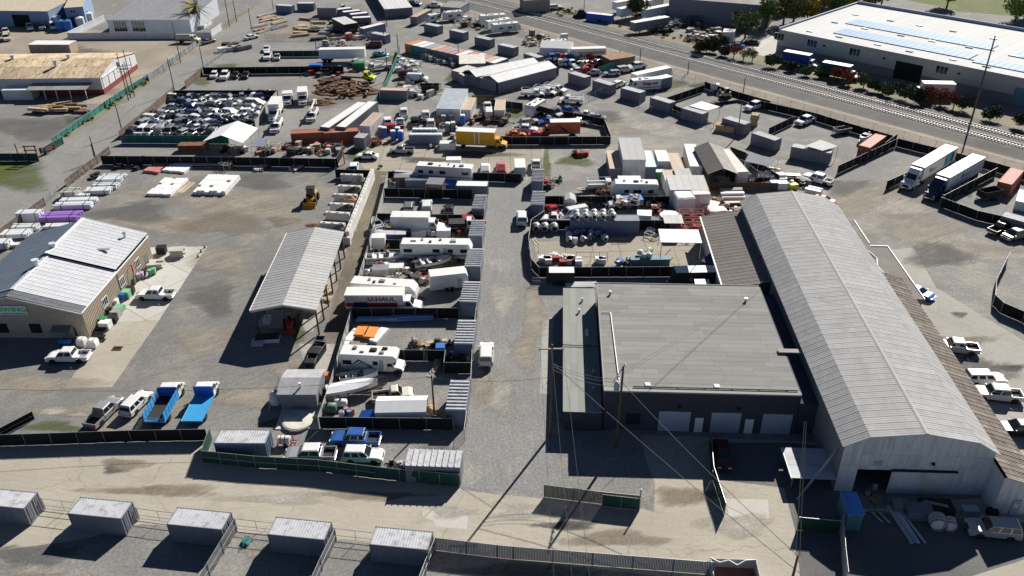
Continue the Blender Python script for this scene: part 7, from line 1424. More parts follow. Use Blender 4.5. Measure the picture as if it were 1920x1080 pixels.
ob('picture',B().add(*slab([(-6.2,1.3,1.5),(-2.0,1.3,1.5),(-2.6,1.3,3.9),(-5.6,1.3,3.9)],-.012)),M('print_teal',(.05,.45,.6),.5),t); ob('picture_detail',B().box(-6.2,-5.0,1.313,1.325,1.6,3.6).box(-2.9,-2.2,1.313,1.325,1.6,3.2),'paint_brown',t); text('Assur',1.0,'navy_letter',t,(2.6,1.3,2.4),(math.pi / 2,0,math.pi)); ob('emblem',B().add(*slab([(4.2,1.3,1.9),(4.7,1.3,2.6),(4.3,1.3,3.2),(3.9,1.3,2.6)],-.012)),'navy_letter',t)
t = artic((1578,90),(1320,236),'navy','navy blue articulated truck with plain white trailer'); text('Assur',1.1,'navy_letter',t,(-.6,1.3,2.6),(math.pi / 2,0,math.pi)); ob('emblem',B().add(*slab([(1.4,1.3,2.1),(1.9,1.3,2.8),(1.5,1.3,3.4),(1.1,1.3,2.8)],-.012)),'navy_letter',t)
car('crew',(450,275),(298,235),'white','white pickup crossing the gravel beside the canopy fence',z=.9); open_trailer((1735,350),(1590,380),'black dump trailer with pale rim beside the red container',4.2,2.1,1.2,'bed_liner',1.2)
contY((1728,280),(1828,304),'faded red container beside the black dump trailer',2.6,9.0,wall='cont_rust',roof=M('red_roof',(.5,.2,.16),.7,dirt=(.5,.35,.3)).name,group=None); contY((1840,420),(1990,450),'white-roofed low trailer beyond the red container',1.8,6,wall='cont_white',roof='cont_white',group=None); cont_px((1775,545),(2010,610),'grey container beside the parked black pickup',group='grey containers of the right yard')
car('pickup',(1690,650),(1815,600),'black','black pickup parked at the grey container',z=.8); car('minivan',(1915,660),(1800,690),'tan','tan minivan parked beside the black pickup',z=.8)
T(3,2)
car('pickup',(1545,445),(1290,420),'silver','silver pickup with white cap parked against the rusty aisle',z=.9,mixc='white'); car('bigsuv',(1475,670),(1785,675),'white','white long car with capped bed parked against the rusty aisle',z=.9); car('crew',(1900,800),(1545,770),'white','white crew-cab pickup with covered bed beside the rusty aisle',z=.9); car('suv',(1990,1050),(1765,1040),'black','black car with white bonnet by the rusty aisle',z=.9); car('coupe',(1110,20),(1160,40),'bright_blue','bright blue small car at the flat aisle corner',z=.6); T(3,1); car('coupe',(395,400),(460,420),'red','red car nose behind the hall gable',z=.9)
T(3,1)
slabpile((65,270),.1,(3.2,2.4,1.2),'sheet_white','white strapped panels behind the hall gable',None,3,'panel_stack','panels',1,3,.03,0,'panel'); crate((75,335),0,(3.2,1.6,1.4),'plastic_white','white plastic box behind the hall gable',None,'box','white_box'); slabpile((275,290),-.6,(2.6,1.8,1.0),'junk_grey','grey strapped panels by the turning area',None,2,'panel_stack','panels',1,3,.03,0,'panel'); slabpile((340,365),-.6,(2.6,2.0,.9),'sheet_white','white ribbed panels by the turning area',None,2,'panel_stack','panels',1,4,.03,0,'panel'); crate((185,335),.3,(1.5,1.2,1.0),'paint_lime','bright yellow-green machine behind the hall gable',None,'machine','yellow_machine'); pipes((150,255),-.1,4.5,4,.14,'galv_shiny','galvanised pipes behind the hall gable',None,2,.3); scatter([(0,190),(60,200),(100,260),(0,260)],12,'clutter behind the hall gable','behind the hall gable',('rusty','junk_white','faded_red','wood')); scatter([(120,290),(230,280),(300,340),(160,350)],8,'clutter behind the hall gable','behind the hall gable',('junk_dark','junk_grey','black'))
# ================================================================ UPPER RIGHT: container yards, railway side
T(2,0)
kl = 'grey storage containers along the curved gravel road'
for A,Bp,l in (((90,400),(185,432),'beside the yellow creeper fence'),((430,548),(535,580),'beside the red wrecks'),((617,605),(722,636),'beside the small white car'),((820,660),(955,696),'in front of the lettered step van'),((1045,733),(1172,772),'at the dark fence gap'),((1282,812),(1415,852),'with a white canopy behind'),((1585,885),(1740,932),'behind stacked timber pallets'),((1824,1005),(1945,1045),'beside the corner gate'),((-660,180),(-560,200),'beside the caravan wrecks'),((-465,225),(-375,245),'behind the rows of caravans'),((-272,278),(-180,298),'behind the dark caravan wrecks'),((-100,335),(0,358),'with an open side gate')):
    cont_px(A,Bp,'grey storage container ' + l,z=2.6,group=kl)
T(3,1); a,b = g((205,25),2.6),g((440,65),2.6); rz,_ = ux_of(a,b); m = (a + b) / 2 + Vector((-math.sin(rz),math.cos(rz),0)) * 1.3; container((m.x,m.y),rz,'grey storage container with shed roof beside the open stall',L=8.0,group=kl)
T(2,0)
def flatcan(q4,z,label,mat='tarp_white'):
    P = [g(p,z) for p in q4]; t = th('flat_roof_canopy',label,'canopy',(P[0].x,P[0].y,0)); O = P[0].copy(); O.z = 0
    ob('roof_panel',B().add(*slab([p - O for p in P],.06)),mat,t)
    for p in P: ob('post',B().cyl((p.x - O.x,p.y - O.y,0),(p.x - O.x,p.y - O.y,z),.05,n=6),'galv',t)
flatcan([(1330,795),(1465,830),(1560,802),(1420,760)],2.7,'white flat canopy behind a grey container'); T(3,1); flatcan([(280,15),(410,52),(525,18),(395,-30)],2.9,'pale flat canopy beside the open gravel stall','zinc_pale_lit'); T(2,0)
rb = 'black fences along the railway yards'
for pts,l in (([(1150,790),(1440,690)],'black fence dividing the grassy stall'),([(1440,665),(1620,725),(1930,815)],'black fence behind the excavator stall'),([(385,890),(690,950),(738,1075)],'black fence curving behind the orange truck'),([(738,1085),(0,1088),(-160,1075)],'black fence along the lane below the orange truck'),([(-160,800),(80,830)],'black fence beside the caravan with blue mark'),([(1180,830),(1290,880)],'slatted dark gate beside the canopy container')): fence(pts,l,group=rb)
T(3,0)
for pts,l in (([(-120,800),(340,905),(600,985),(930,1080)],'black fence behind the white railway pickup'),([(0,1020),(190,930)],'short black fence beside the white railway pickup'),([(870,1130),(960,1060)],'short black fence end by the red container')): fence(pts,l,group=rb)
fence([rail_pt(-40,-15),rail_pt(60,-15),rail_pt(150,-15),rail_pt(235,-14.5)],'long see-through wire fence along the railway',h=2.3,screen='chain',world=True,group='wire fences',name='wire_fence',bay=3.6)
T(2,0); fence([(640,560),(920,470)],'teal screened fence beside the white pickups',screen='screen_teal',h=2.0,group=rb); fence([(180,490),(210,545),(350,570)],'board fence overgrown with yellow creeper',screen='board_brown',h=1.9,group=rb)
for x,y in ((200,470),(230,500),(260,515),(300,525)): bush((x,y),1.0,1.8,'yellow-green creeper on the board fence','leaf_gold','creepers',140)
# vehicles
M('orange_box',(.6,.13,.05),.5); t,x0,x1,W,H = boxtruck((495,955),(215,960),'orange','orange box truck with dark swoosh in the fenced corner','orange_box',9.2,2.4,3.6,z=1.9); ob('swoosh',B().add(*slab([(x0 + 3.2,W / 2 + .01,1.2),(x0 + 5.3,W / 2 + .01,3.0),(x0 + 5.0,W / 2 + .01,3.0),(x0 + 2.2,W / 2 + .01,1.2)],-.012)),'paint_navy',t)
t = travel_trailer((230,770),(110,845),'white caravan with blue mark beside the weeds',7.0,2.4,3.0,1.7); ob('blue_mark',B().box(-1,1,1.2,1.22,1.0,1.6),'paint_blue',t)
for r_,f,l in (((235,695),(80,690),'with open rear beside the long shed'),((300,685),(200,670),'between two white service trucks'),((385,670),(265,650),'below the small slate container'),((365,735),(530,745),'carrying red toolboxes by the wire fence')): service(f,r_,'white service truck ' + l,6.0,True,'white service trucks')
boxtruck((215,815),(365,860),'grey','dark dump truck with rubble load beside the caravan','bed_liner',6.8,2.3,2.4,'grime',1.2); car('pickup',(455,825),(375,835),'blue','blue pickup behind the orange truck fence',z=.8)
wr = 'cars by the orange truck'
for k,r_,f,c_,l in (('pickup',(10,965),(190,975),'white','white pickup beside the orange truck'),('coupe',(-20,1000),(80,1000),'orange','orange coupe at the fence below the white pickup'),('sedan',(300,900),(230,910),'blue','faded blue car behind the orange truck'),('sedan',(480,900),(545,910),'white','white car behind the orange box body'),('hatch',(600,880),(680,880),'grey','dark car at the inside of the curved fence'),('regcab',(510,860),(580,865),'white','white pickup cab at the curved fence'),('wagon',(95,915),(165,905),'silver','silver jeep-like wreck beside the white pickup'),('sedan',(120,1010),(270,1010),'red','red low car under the orange truck front'),('suv',(775,640),(825,620),'white','small white car beside a grey container'),('bigsuv',(790,530),(900,515),'silver','silver four-wheel-drive by the teal fence'),('wagon',(790,545),(700,550),'silver','silver wagon by the teal fence'),('crew',(985,490),(880,505),'white','white pickup with red load by the teal fence'),('crew',(1860,780),(1775,810),'white','white pickup in the corner stall by the railway'),('van',(1160,550),(1090,550),'white','white van between trailer and grey box')): car(k,r_,f,c_,l,wr)
T(3,0); car('crew',(345,880),(215,930),'white','white pickup with ladder rack by the railway fence',wr); open_trailer((620,965),(495,985),'grey covered utility trailer by the railway fence',3.8,1.9,.7,'paint_grey'); boat((760,1010),(680,1060),'small white boat beside the pink container',4.2,1.6,.8,zb=.3)
contY((672,1085),(775,1110),'faded pink-roofed container beside the open stall',2.6,9.0,wall='cont_rust',roof='cont_pink',group=None)
T(2,0)
t,L_ = place('step_van',(1085,625),(890,640),'white step van with red and black lettering','van',1.6); h = 4.3
ob('body',B().prof([(-h,.5),(-h,3.0),(-h + .1,3.1),(h - 1.0,3.1),(h - .75,1.9),(h,1.6),(h,.5)],2.35,.07),'rv_white',t); ob('windshield',B().add(*slab([(h - .72,-1,1.95),(h - .72,1,1.95),(h - .96,1,2.9),(h - .96,-1,2.9)],.03)),'car_glass',t); stripe('side_stripe','paint_navy',t,-h + .1,h - .2,1.18,1.0,1.2); stripe('cab_window','car_glass',t,h - 2.0,h - 1.2,1.18,1.8,2.6)
text('Snap-on',1.15,'red_letter',t,(-1.3,1.19,2.15),(math.pi / 2,0,math.pi),sx=1.1,bold=.04); text('Snap-on',1.15,'navy_letter',t,(-1.38,1.185,2.09),(math.pi / 2,0,math.pi),'letter_shadow',sx=1.1,bold=.04); roofbits(t,((-.6,0,.5,.4),(1.2,.2,.3,.3)),3.1); [wheel(t,x,s * 1.0,.42,.28) for x in (h - 1.2,-h + 1.8) for s in (-1,1)]
t,_ = place('box_trailer',(1160,510),(930,560),'long white box trailer behind the step van','trailer',3.0); semi_trailer(t,-6,6,2.4,3.3,axles=(-4.5,-3.4)); box_px('grey_box',(1085,600),(1205,575),2.4,2.8,'plain grey box shed beside the step van','shed','cont_grey','cont_white'); t,_ = place('box_trailer',(655,370),(485,375),'white box trailer with gold stripe by the wreck lot','trailer',2.6); semi_trailer(t,-5,5,2.4,3.2,axles=(-3.5,)); stripe('gold_stripe','paint_gold',t,-4.6,3.0,1.21,1.7,2.4)
c = g((335,400)); canopy_tent((c.x,c.y),-.2,9,7,3.6,2.4,'low white tent beside the wreck lot','tarp_white',('y-','x+')); travel_trailer((405,325),(250,335),'old white caravan with blue stripe behind the low tent',7.0,2.3,2.7,1.5,None,'paint_blue')
M('rust_shed',(.3,.16,.1),.85,var=.3); box_px('rust_shed',(740,450),(905,425),5,2.6,'rust-brown roofed shed behind the teal fence','shed','board_brown','rust_shed');
t,_ = place('mini_excavator',(1640,700),(1560,720),'tan mini excavator on a flat trailer','excavator',1.6,zb=.6); ob('body',B().prof([(-1.2,.9),(-1.2,1.7),(-.3,1.8),(.8,1.5),(.8,.9)],1.7,.08),'paint_tan',t); ob('cab',B().box(-.5,.6,-.1,.75,1.5,2.7),'car_glass',t); ob('cab_roof',B().box(-.55,.65,-.15,.8,2.7,2.8),'paint_cream',t); ob('boom',B().tube([(.8,-.3,1.3),(1.8,-.3,2.7),(2.6,-.3,1.9),(2.4,-.3,.8)],.16,6),'paint_tan',t); [ob('track',B().box(-1.3,1.3,s * .75 - .22,s * .75 + .22,0.05,.75),'black',t) for s in (-1,1)]
open_trailer((1670,735),(1520,755),'flat trailer under the mini excavator',6.5,2.2,.05,'paint_silver'); tank_h((1520,690),.3,'plastic_white','round white tank on a stand by the railway fence',.9,1.8,None,.3)
slabpile((1600,980),-.4,(4.0,2.4,1.5),'wood','stacked timber pallets in front of a grey container',None,5,'pallet_stack','pallets',2,3,.04,0,'pallet_layer'); slabpile((1815,935),-.4,(1.5,2.0,2.6),'wood','tall brown bale stack by the gate pole',None,4,'bale_stack','bales',1,2,.05,0,'bale')
for x,y in ((430,790),(575,760)): fence([(x,y),(x + 145,y - 60)],'see-through wire gate on the curved gravel road',screen='chain',group='wire fences',name='wire_gate',cat='gate')
for i,(x,y) in enumerate(((955,800),(1200,860),(1420,920),(735,690))): pipegate((x,y),(x + 90,y + 40),'low pipe gate beside a grey storage container','pipe gates of the railway yards',1.3,False)
# wreck lot
cols = ['white','white','silver','grey','black','white','tan','red','blue','navy']
def wrecks(rows,grp,lab,kinds=('sedan','suv','pickup','hatch','wagon','regcab')):
    for (x0,y0,x1,y1,n,ang) in rows:
        for i in range(n):
            f = (i + .5) / n + U(-.02,.02); p = g((x0 + (x1 - x0) * f,y0 + (y1 - y0) * f)); c_ = random.choice(cols); k = random.choice(kinds)
            car_at(k,(p.x,p.y,0),math.radians(ang + random.choice((0,180)) + U(-18,18)),c_,f'{c_} {dict(sedan="saloon", suv="sport utility car", pickup="pickup", hatch="hatchback", wagon="estate car", regcab="short pickup", minivan="minivan", coupe="coupe", van="van", bigsuv="big sport utility car").get(k, k)} {lab}',grp,None,R() < .2,None,.35)
wrecks(((260,470,470,500,5,100),(280,440,460,455,5,100),(490,510,650,490,4,60),(500,450,620,440,3,20),(470,540,640,565,3,0)),'wrecks in the creeper-fenced lot','wreck in the creeper-fenced lot');
scatter([(100,260),(400,290),(240,345),(90,345)],26,'wrecked machines beside the caravan','in the caravan wreck yard',('junk_dark','junk_grey','junk_white','cont_tan'),1.6); scatter([(-440,150),(-100,160),(-120,235),(-400,210)],34,'caravan yard clutter','in the caravan yard',('junk_dark','junk_grey','junk_white','rusty'),1.7)
for r_,f,l in (((-210,145),(-70,135),'between two others'),((-180,190),(-20,165),'with dark windows'),((-150,215),(60,195),'with long dark window strip')): travel_trailer(r_,f,'white caravan in the caravan row ' + l,9.5,2.4,3.1,1.7,'caravans in a row')
travel_trailer((-400,110),(-500,120),'white caravan at the railway fence end',7,2.4,3.1,1.7); travel_trailer((-580,130),(-620,140),'short white caravan beside the shed row',5,2.3,2.8,1.5)
# beyond the railway
t,_ = place('dark_semi_trailer',(1150,145),(915,185),'long black-sided semi-trailer beyond the railway','trailer',3); semi_trailer(t,-7,7,2.5,3.9,'cont_slate','cont_white'); cont_px((580,100),(720,115),'blue container beyond the railway',L=9,wall=M('cont_bright',(.04,.12,.5),.5).name,roof='cont_white',group=None)
tarped((740,140),(660,145),'bed_liner','dark covered boat beside the blue container',5.5,2.2,1.6); tarped((550,110),(480,110),'bed_liner','dark covered load beyond the railway',5,3,2.6)
for i,(x,y,L) in enumerate(((900,60,12),(1090,65,12),(850,15,10),(1040,10,10))): t,_ = place('storage_trailer',(x + 90,y - 15),(x - 90,y + 20),'white storage trailer beyond the railway','trailer',3,'white storage trailers'); semi_trailer(t,-L / 2,L / 2,2.5,3.8)
car('bigsuv',(285,55),(360,50),'white','white sport utility car beyond the railway',z=.9); box_px('brown_block_house',(90,5),(285,-5),8,4.5,'brown block building beyond the railway','building','brown_roof','roll_roof')
scatter([(1000,185),(1400,150),(1420,230),(1080,270)],44,'dark scrap rows beyond the railway','in the dark scrap rows beyond the railway',('junk_dark','junk_dark','junk_grey','black'),1.8); scatter([(1280,270),(1560,220),(1640,290),(1340,320)],40,'scrap field beyond the railway','in the scrap field beyond the railway',('junk_dark','junk_grey','junk_white','rusty'),1.6); box_px('white_box_shed',(1585,240),(1670,245),4,3,'white box shed at the scrap field','shed','cont_white','cont_white'); service((1160,175),(1270,155),'white truck among the dark scrap rows',7)
box_px('long_warehouse',(1180,-15),(1940,45),20,7,'long grey warehouse wall at the top beyond the trees','building','cont_grey','roll_roof')
for x,y,r_,h_,m_ in ((930,140,4.2,6.5,'leaf_dark'),(1745,290,4.6,8.5,'leaf'),(1700,230,3.5,6,'leaf_dark')): bush((x,y),r_,h_,{930: 'round dark tree beside the black semi-trailer',1745: 'round green tree at the scrap field corner',1700: 'dark tree behind the round green tree'}[x],m_,None,1500,'broadleaf_tree',True,.38)
for x,y,r_,h_ in ((1440,410,3.0,3.6),(1410,390,2.4,3),(1505,400,2.2,3),(1565,345,2.3,3),(1585,430,2,2.8),(1500,345,2,2.6)): bush((x,y),r_,h_,'dense dark shrub on the railway bank','leaf_dark','railway bank shrubs',1000,'shrub',False,.32)
for x,y in ((1660,440),(1735,455),(1800,465)): bush((x,y),2.1,4.0,'bare reddish tree on the railway bank','leaf_red' if x < 1700 else 'leaf_olive','small bank trees',420,'small_tree',True,.22)
for i in range(40): bush((300 + i * 40 + U(-15,15),85 + i * 8.6 + U(-14,14)) if i < 26 else (U(200,480),U(60,130)),U(.5,1.1),U(.5,1.1),'low weed tuft on the railway bank',random.choice(('leaf_olive','leaf','leaf_dark')),'weed tufts on the bank',60,'weed_tuft',False,.2)
for x,y,c_ in ((1680,345,'blue'),(1800,320,'black')): car('sedan',(x + 50,y),(x - 50,y - 10),c_,f'{c_} car parked by the round green tree','cars by the trees')
# ---- solar warehouse
T(3,0)
M('wh_wall',(.42,.41,.37),.8,var=.06); M('wh_base',(.2,.2,.19),.8); M('wh_roof',(.56,.56,.55),.85,var=.05,rnd=.04); M('solar',(.2,.33,.5),.6,.0,var=.1,spec=.1)
A,Bq = g((90,220),6.6),g((1920,585),6.6); A.z = Bq.z = 0; rz,L_ = ux_of(A,Bq); wh = th('solar_warehouse','large beige warehouse with white roof and blue solar panels','building',A,rz); L_ += 60; D_ = 46
bx('wall','wh_wall',wh,0,L_,0,.3,2.2,6.5); bx('base_wall','wh_base',wh,0,L_,-.03,.3,0,2.2)
bx('wall','wh_wall',wh,-.3,0,0,D_,0,6.5); bx('wall','wh_wall',wh,0,L_,D_,D_ + .3,0,6.5)
for k in range(0,int(L_ / 2.4)): bx('roof_sheet','wh_roof',wh,k * 2.4,k * 2.4 + 2.38,-.2,D_ + .2,6.5,6.6)
bx('parapet',M('parapet_blue',(.28,.33,.42),.7).name,wh,-.4,0,-.2,D_,6.5,7.1); bx('parapet','parapet_blue',wh,0,L_,D_ - .3,D_,6.62,7.4)
def wx(px): # distance along the wall of a wall pixel
    q = g(px,3) - A; return q.x * math.cos(rz) + q.y * math.sin(rz)
for p in ((150,290),(395,340),(712,405),(1355,540)): window(wh,wx(p),0,3.6,3.0,1.9,'y-',frame='white_trim',mull=2)
for p in ((500,350),(948,440),(1495,555)): x = wx(p); bx('wall_lamp','black',wh,x,x + .5,-.5,0,4.4,4.8)
x0,x1 = wx((905,520)),wx((1115,560)); bx('painted_dock_opening','painted_dark',wh,x0,x1,-.06,-.035,0.02,4.6); bx('dock_door','cont_teal',wh,wx((1790,720)),wx((1790,720)) + 8,-.08,-.04,0,4.2)  # dock opening is a near-black sheet on solid wall, inner shade painted
for i,(xa,xb,ya,yb) in enumerate(((13,52,6.5,13.5),(10,52,19,26),(52,95,4.5,10.5),(56,95,17,23),(58,100,29,35))):
    so_ = th('solar_array','blue solar array ' + ['nearest the warehouse front, tree belt side','in the middle of the roof, tree belt side','nearest the warehouse front behind the very tall pole','in the middle of the roof behind the very tall pole','farthest back on the warehouse roof'][i],'solar panels',A,rz,'solar arrays'); b = B(); nx,ny = int((xb - xa) / 1.7),int((yb - ya) / 1.1)
    for u in range(nx):
        for v in range(ny): x,y = xa + u * 1.7,ya + v * 1.1; b.hexa([(x,y,6.75),(x + 1.62,y,6.75),(x + 1.62,y + 1.04,6.8),(x,y + 1.04,6.8)],[(x,y,6.8),(x + 1.62,y,6.8),(x + 1.62,y + 1.04,6.86),(x,y + 1.04,6.86)])
    o = ob('panel_field',b,'solar',so_); o['kind'] = 'stuff'; bx('support_rail','black',so_,xa,xb,ya - .05,ya,6.6,6.78)
for i in range(26): x,y = 6 + (i % 9) * 10 + U(-1,1),3 + (i // 9) * 14 + U(-.5,.5); bx('skylight','parapet_blue' if i % 2 else 'white_trim',wh,x,x + 1.8,y,y + .8,6.6,6.85)
for p in ((58,38),(63,40),(69,37)): bx('roof_unit','door_grey',wh,p[0],p[0] + 2.4,p[1],p[1] + 2,6.6,8)
def wh_truck(rear,front,label,side,col='white',opn=False):
    t,x0_,x1_,W,H = boxtruck(rear,front,col,label,side,10,2.5,3.7,z=2,group='lorries at the warehouse'); return t
M('curtain_blue',(.02,.06,.3),.6); M('curtain_green',(.02,.06,.05),.6)
wh_truck((110,420),(395,470),'lorry with blue curtain sides at the warehouse','curtain_blue'); wh_truck((440,510),(660,550),'lorry with dark green sides at the warehouse','curtain_green'); wh_truck((1370,670),(1090,665),'white box lorry by the railway shrubs','rv_white')
gl = 'round clipped shrubs along the warehouse'
for x,y,r_ in [(x,y,r_ * 1.25) for x,y,r_ in ((40,510,2.2),(175,540,1.7),(280,575,1.6),(370,585,1.3),(780,690,1.8),(835,700,1.5),(880,720,1.6),(970,740,2.6),(1050,770,2.2),(1120,790,2.2),(1465,840,2.0),(1670,910,2.0),(1865,965,2.0))]: bush((x,y),r_,r_ * 1.4,'round clipped shrub along the warehouse drive','leaf_dark' if r_ > 2 else 'leaf',gl,900,'clipped_shrub',False,.26)
for x,y,m_ in ((520,610,'leaf_red'),(600,640,'leaf_red'),(715,660,'leaf_olive'),(1220,770,'leaf_red'),(1290,790,'leaf_red'),(1390,810,'leaf_red')): bush((x,y),2.3,4.0,'small red-leaved tree along the warehouse drive' if m_ == 'leaf_red' else 'small olive-brown tree along the warehouse drive',m_,'small drive trees',900,'small_tree',True,.22)
for i in range(17):
    x = -10 + (i % 9) * 105 + U(-25,25); y = (220 - (i % 9) * 22 if i < 9 else 100 - (i % 9) * 14) + U(-12,12); m_ = random.choice(('leaf_olive','leaf_gold','leaf_olive','leaf','leaf_bright')); bush((x,y),U(4,5.5),U(8,10.5),{'leaf_olive': 'olive-green','leaf_gold': 'golden','leaf': 'deep green','leaf_bright': 'bright green'}[m_] + ' tree in the belt beside the solar warehouse',m_,'tree belt beside the warehouse',1300,'broadleaf_tree',True,.45)
for x,y,m_,l in ((1340,55,'leaf_gold','yellow tree at the field edge'),(1850,165,'leaf_bright','bright green tree behind the warehouse'),(1930,130,'leaf','green tree beyond the warehouse corner')): bush((x,y),5,8,l,m_,None,1300,'broadleaf_tree',True,.45)
# ================================================================ poles
def hz(top,base):
    q = g(base); best = (9e9,8)
    for i in range(10,240):
        p = g(top,i * .1); e = (p.x - q.x) ** 2 + (p.y - q.y) ** 2
        if e < best[0]: best = (e,i * .1)
    return best[1]
def pole2(top,base,label,**k): pole(base,h=hz(top,base),label=label,r=.14 if 'r' not in k else k.pop('r'),**k)
T(3,0); pole2((1700,270),(1515,935),'very tall slim pole beside the railway at the warehouse',r=.22); T(2,0)
for tp,bs,l in (((1330,460),(1318,555),'behind the step van'),((1742,580),(1735,690),'behind the excavator'),((965,365),(960,455),'beside the teal fence'),((812,370),(808,440),'beside the rust-brown shed'),((1720,780),(1690,1020),'among the timber pallets'),((1700,40),(1665,340),'beside the round green tree'),((545,0),(540,90),'beyond the railway')): pole2(tp,bs,'wooden pole ' + l)
T(1,0)
for tp,bs,l in (((972,60),(982,200),'at the far lane corner'),((1060,250),(1066,375),'beside the painted container row'),((972,360),(990,600),'beside the heap of white sheets'),((1515,330),(1520,460),'behind the painted container row'),((950,200),(962,320),'beside the blue dark container'),((120,0),(130,70),'at the far road fence'),((445,300),(452,375),'beside the white trailer'),((1725,410),(1728,470),'near the arched sheds')): pole2(tp,bs,'wooden pole ' + l)
T(0,0)
for tp,bs,l in (((1283,165),(1355,470),'by the slatted road gate'),((1258,440),(1312,695),'at the wreck yard corner'),((857,775),(920,997),'at the green wreck yard fence'),((1495,345),(1527,510),'beside the far black fence'),((875,400),(965,755),'with transformer beside the rusty warehouse'),((930,375),(1010,725),'taller beside the rusty warehouse'),((935,480),(980,735),'shorter beside the rusty warehouse'),((1875,60),(1890,235),'along the far road'),((1680,-120),(1722,200),'beside the palm'),((1730,-60),(1775,165),'along the palm fence')): pole2(tp,bs,'wooden pole ' + l,arms=() if 'rusty' not in l else ((8.2,2.2),(7.4,2.0)),transformer='transformer' in l)
T(0,1); pole2((690,0),(718,130),'wooden pole at the supply yard corner'); pole2((100,0),(150,120),'wooden pole beside the red notice'); pole2((670,-55),(722,120),'dark pole at the brown fence'); T(1,1); pole2((655,-20),(665,150),'striped orange pole at the black fence corner',mat='cont_orange')
wire(g((1283,175),9),g((1258,450),9),.6); T(0,0); wire(g((857,780),8),g((1258,450),8),.6); wire(g((857,780),8),g((-100,700),8),1.0)
# ================================================================ UPPER LEFT
board_fence([(905,1045),(1110,880),(1310,705)],'brown board fence along the road beside the wreck yard',2.0,group='road side fences',bw=.9); fence([(1310,705),(1395,665)],'open rail fence at the wreck yard corner',screen=None,midrail=True,group='road side fences',name='rail_fence'); board_fence([(1395,665),(1530,555)],'dark board fence beside the grassy strip',2.0,group='road side fences',bw=.9); fence([(1530,515),(1670,415),(1900,255)],'wire fence along the far road',screen='chain',group='road side fences',midrail=True,name='wire_fence')
fence([(915,1075),(1640,1080),(1720,1080)],'sagging green screened fence in front of the car wrecks',h=1.9,screen='screen_teal',group='wreck yard fences'); fence([(1310,735),(2090,735)],'black screened fence behind the car wrecks',h=2.0,group='wreck yard fences'); T(1,0); board_fence([(165,735),(90,830),(0,975)],'grey board fence beside the wreck yard truck',2.0,'wall_pale',.9); T(0,0); fence([(1530,560),(1920,556),(2580,548)],'black screened fence behind the four parked cars',h=2.0,group='wreck yard fences')
fence([(400,1090),(470,1040),(870,760),(1120,600)],'sagging teal screened fence along the road',h=1.7,screen='screen_teal',group='teal road fences',bay=2.6); fence([(1120,610),(1300,480),(1480,350)],'slatted dark gate fence along the road',h=1.8,screen='slat_grey',group='teal road fences',midrail=True); fence([(1660,210),(1870,75)],'dark rail fence along the palm yard',h=1.8,screen=None,midrail=True,group='teal road fences',name='rail_fence')
T(0,1); fence([(-300,130),(0,130),(290,130)],'dark green screened fence at the grass verge',h=1.8,screen='screen_green',group='teal road fences'); fence([(330,90),(480,0)],'dark screened fence behind the red notice',h=1.8,screen='screen_green',group='teal road fences'); c = g((362,72)); t = th('notice_sign','red and white notice sign on the roadside fence','sign',c,.75); ob('panel',B().box(-1.6,1.6,-.16,-.1,.5,1.7),M('notice_red',(.4,.06,.06),.6).name,t); [ob('post',B().cyl((x,0,0),(x,0,1.8),.05,n=6),'galv',t) for x in (-1.4,1.4)]; [ob('text_line',B().box(-1.2,1.2 - .3 * (k == 2),-.18,-.165,1.4 - k * .3,1.54 - k * .3),'white_trim',t) for k in range(3)]
c = g((255,130)); t = th('timber_goalpost','dark timber frame beside the green fence','frame',c); [ob('post',B().box(x - .1,x + .1,-.1,.1,0,3.6),'wood_post',t) for x in (-1.1,1.1)]; [ob('beam',B().box(-1.4,1.4,-.12,.12,z,z + .2),'wood_post',t) for z in (3.3,2.4)]
T(0,0)
def zoom5(x,y): return ((210 + x / 6.0) * 4,(150 + y / 6.0) * 4)
W5 = []
for (xa,ya,xb,yb,n,ang) in ((690,215,1760,175,13,0),(860,240,1740,220,11,10),(680,285,1660,285,10,-8),(640,330,1650,345,9,-8),(420,420,1600,395,12,-15),(430,465,1560,460,12,-25),(310,530,1180,520,9,60),(480,560,1220,560,8,60),(200,605,1160,608,10,80)): a,b = zoom5(xa,ya),zoom5(xb,yb); W5.append((a[0],a[1],b[0],b[1],n,ang))
cols = ['white','white','silver','grey','black','white','silver','navy','black','white']
wrecks(W5,'wrecked cars in the green-fenced yard','wreck in the green-fenced yard',('sedan','suv','hatch','wagon','sedan','minivan','regcab'))
for x,y,c_ in ((545,600,'red'),(660,605,'red'),(1200,465,'blue'),(1180,310,'silver')): p = g(zoom5(x,y)); car_at('sedan' if c_ != 'silver' else 'suv',(p.x,p.y,.0),math.radians(-20),c_,f'{c_} wreck standing out in the green-fenced yard','wrecked cars in the green-fenced yard',None,False,None,.3)
pk = 'cars parked along the far black fence'
for x,y,k,c_ in ((1605,560,'hatch','white'),(1688,565,'crew','white'),(1765,560,'sedan','black'),(1842,560,'sedan','black')): car(k,(x + 12,y - 18),(x - 12,y + 18),c_,f'{c_} {"pickup" if k == "crew" else "car"} parked in the open bay by the far black fence',pk)
T(1,0)
for x,y,k,c_,ri in ((78,365,'sedan','white',1),(85,420,'crew','white',1),(158,425,'sedan','silver',1)): car(k,(x + 6,y - 22),(x - 6,y + 22),c_,{365: 'white car beside the black net heap',420: 'white pickup parked below the white car',425: 'small silver car beside the white pickup'}[y],pk)
bx0 = boxtruck((165,755),(115,860),'white','white box truck with open dark rear at the wreck yard','rv_white',8.5,2.5,3.6,z=2.2)
boxtruck((352,670),(345,760),'white','white cab box truck beside the bark heap','rv_white',7,2.4,3.0,z=1.8); boxtruck((240,700),(230,760),'white','short white box truck behind the open-rear truck','rv_white',5,2.4,2.6,z=1.6)
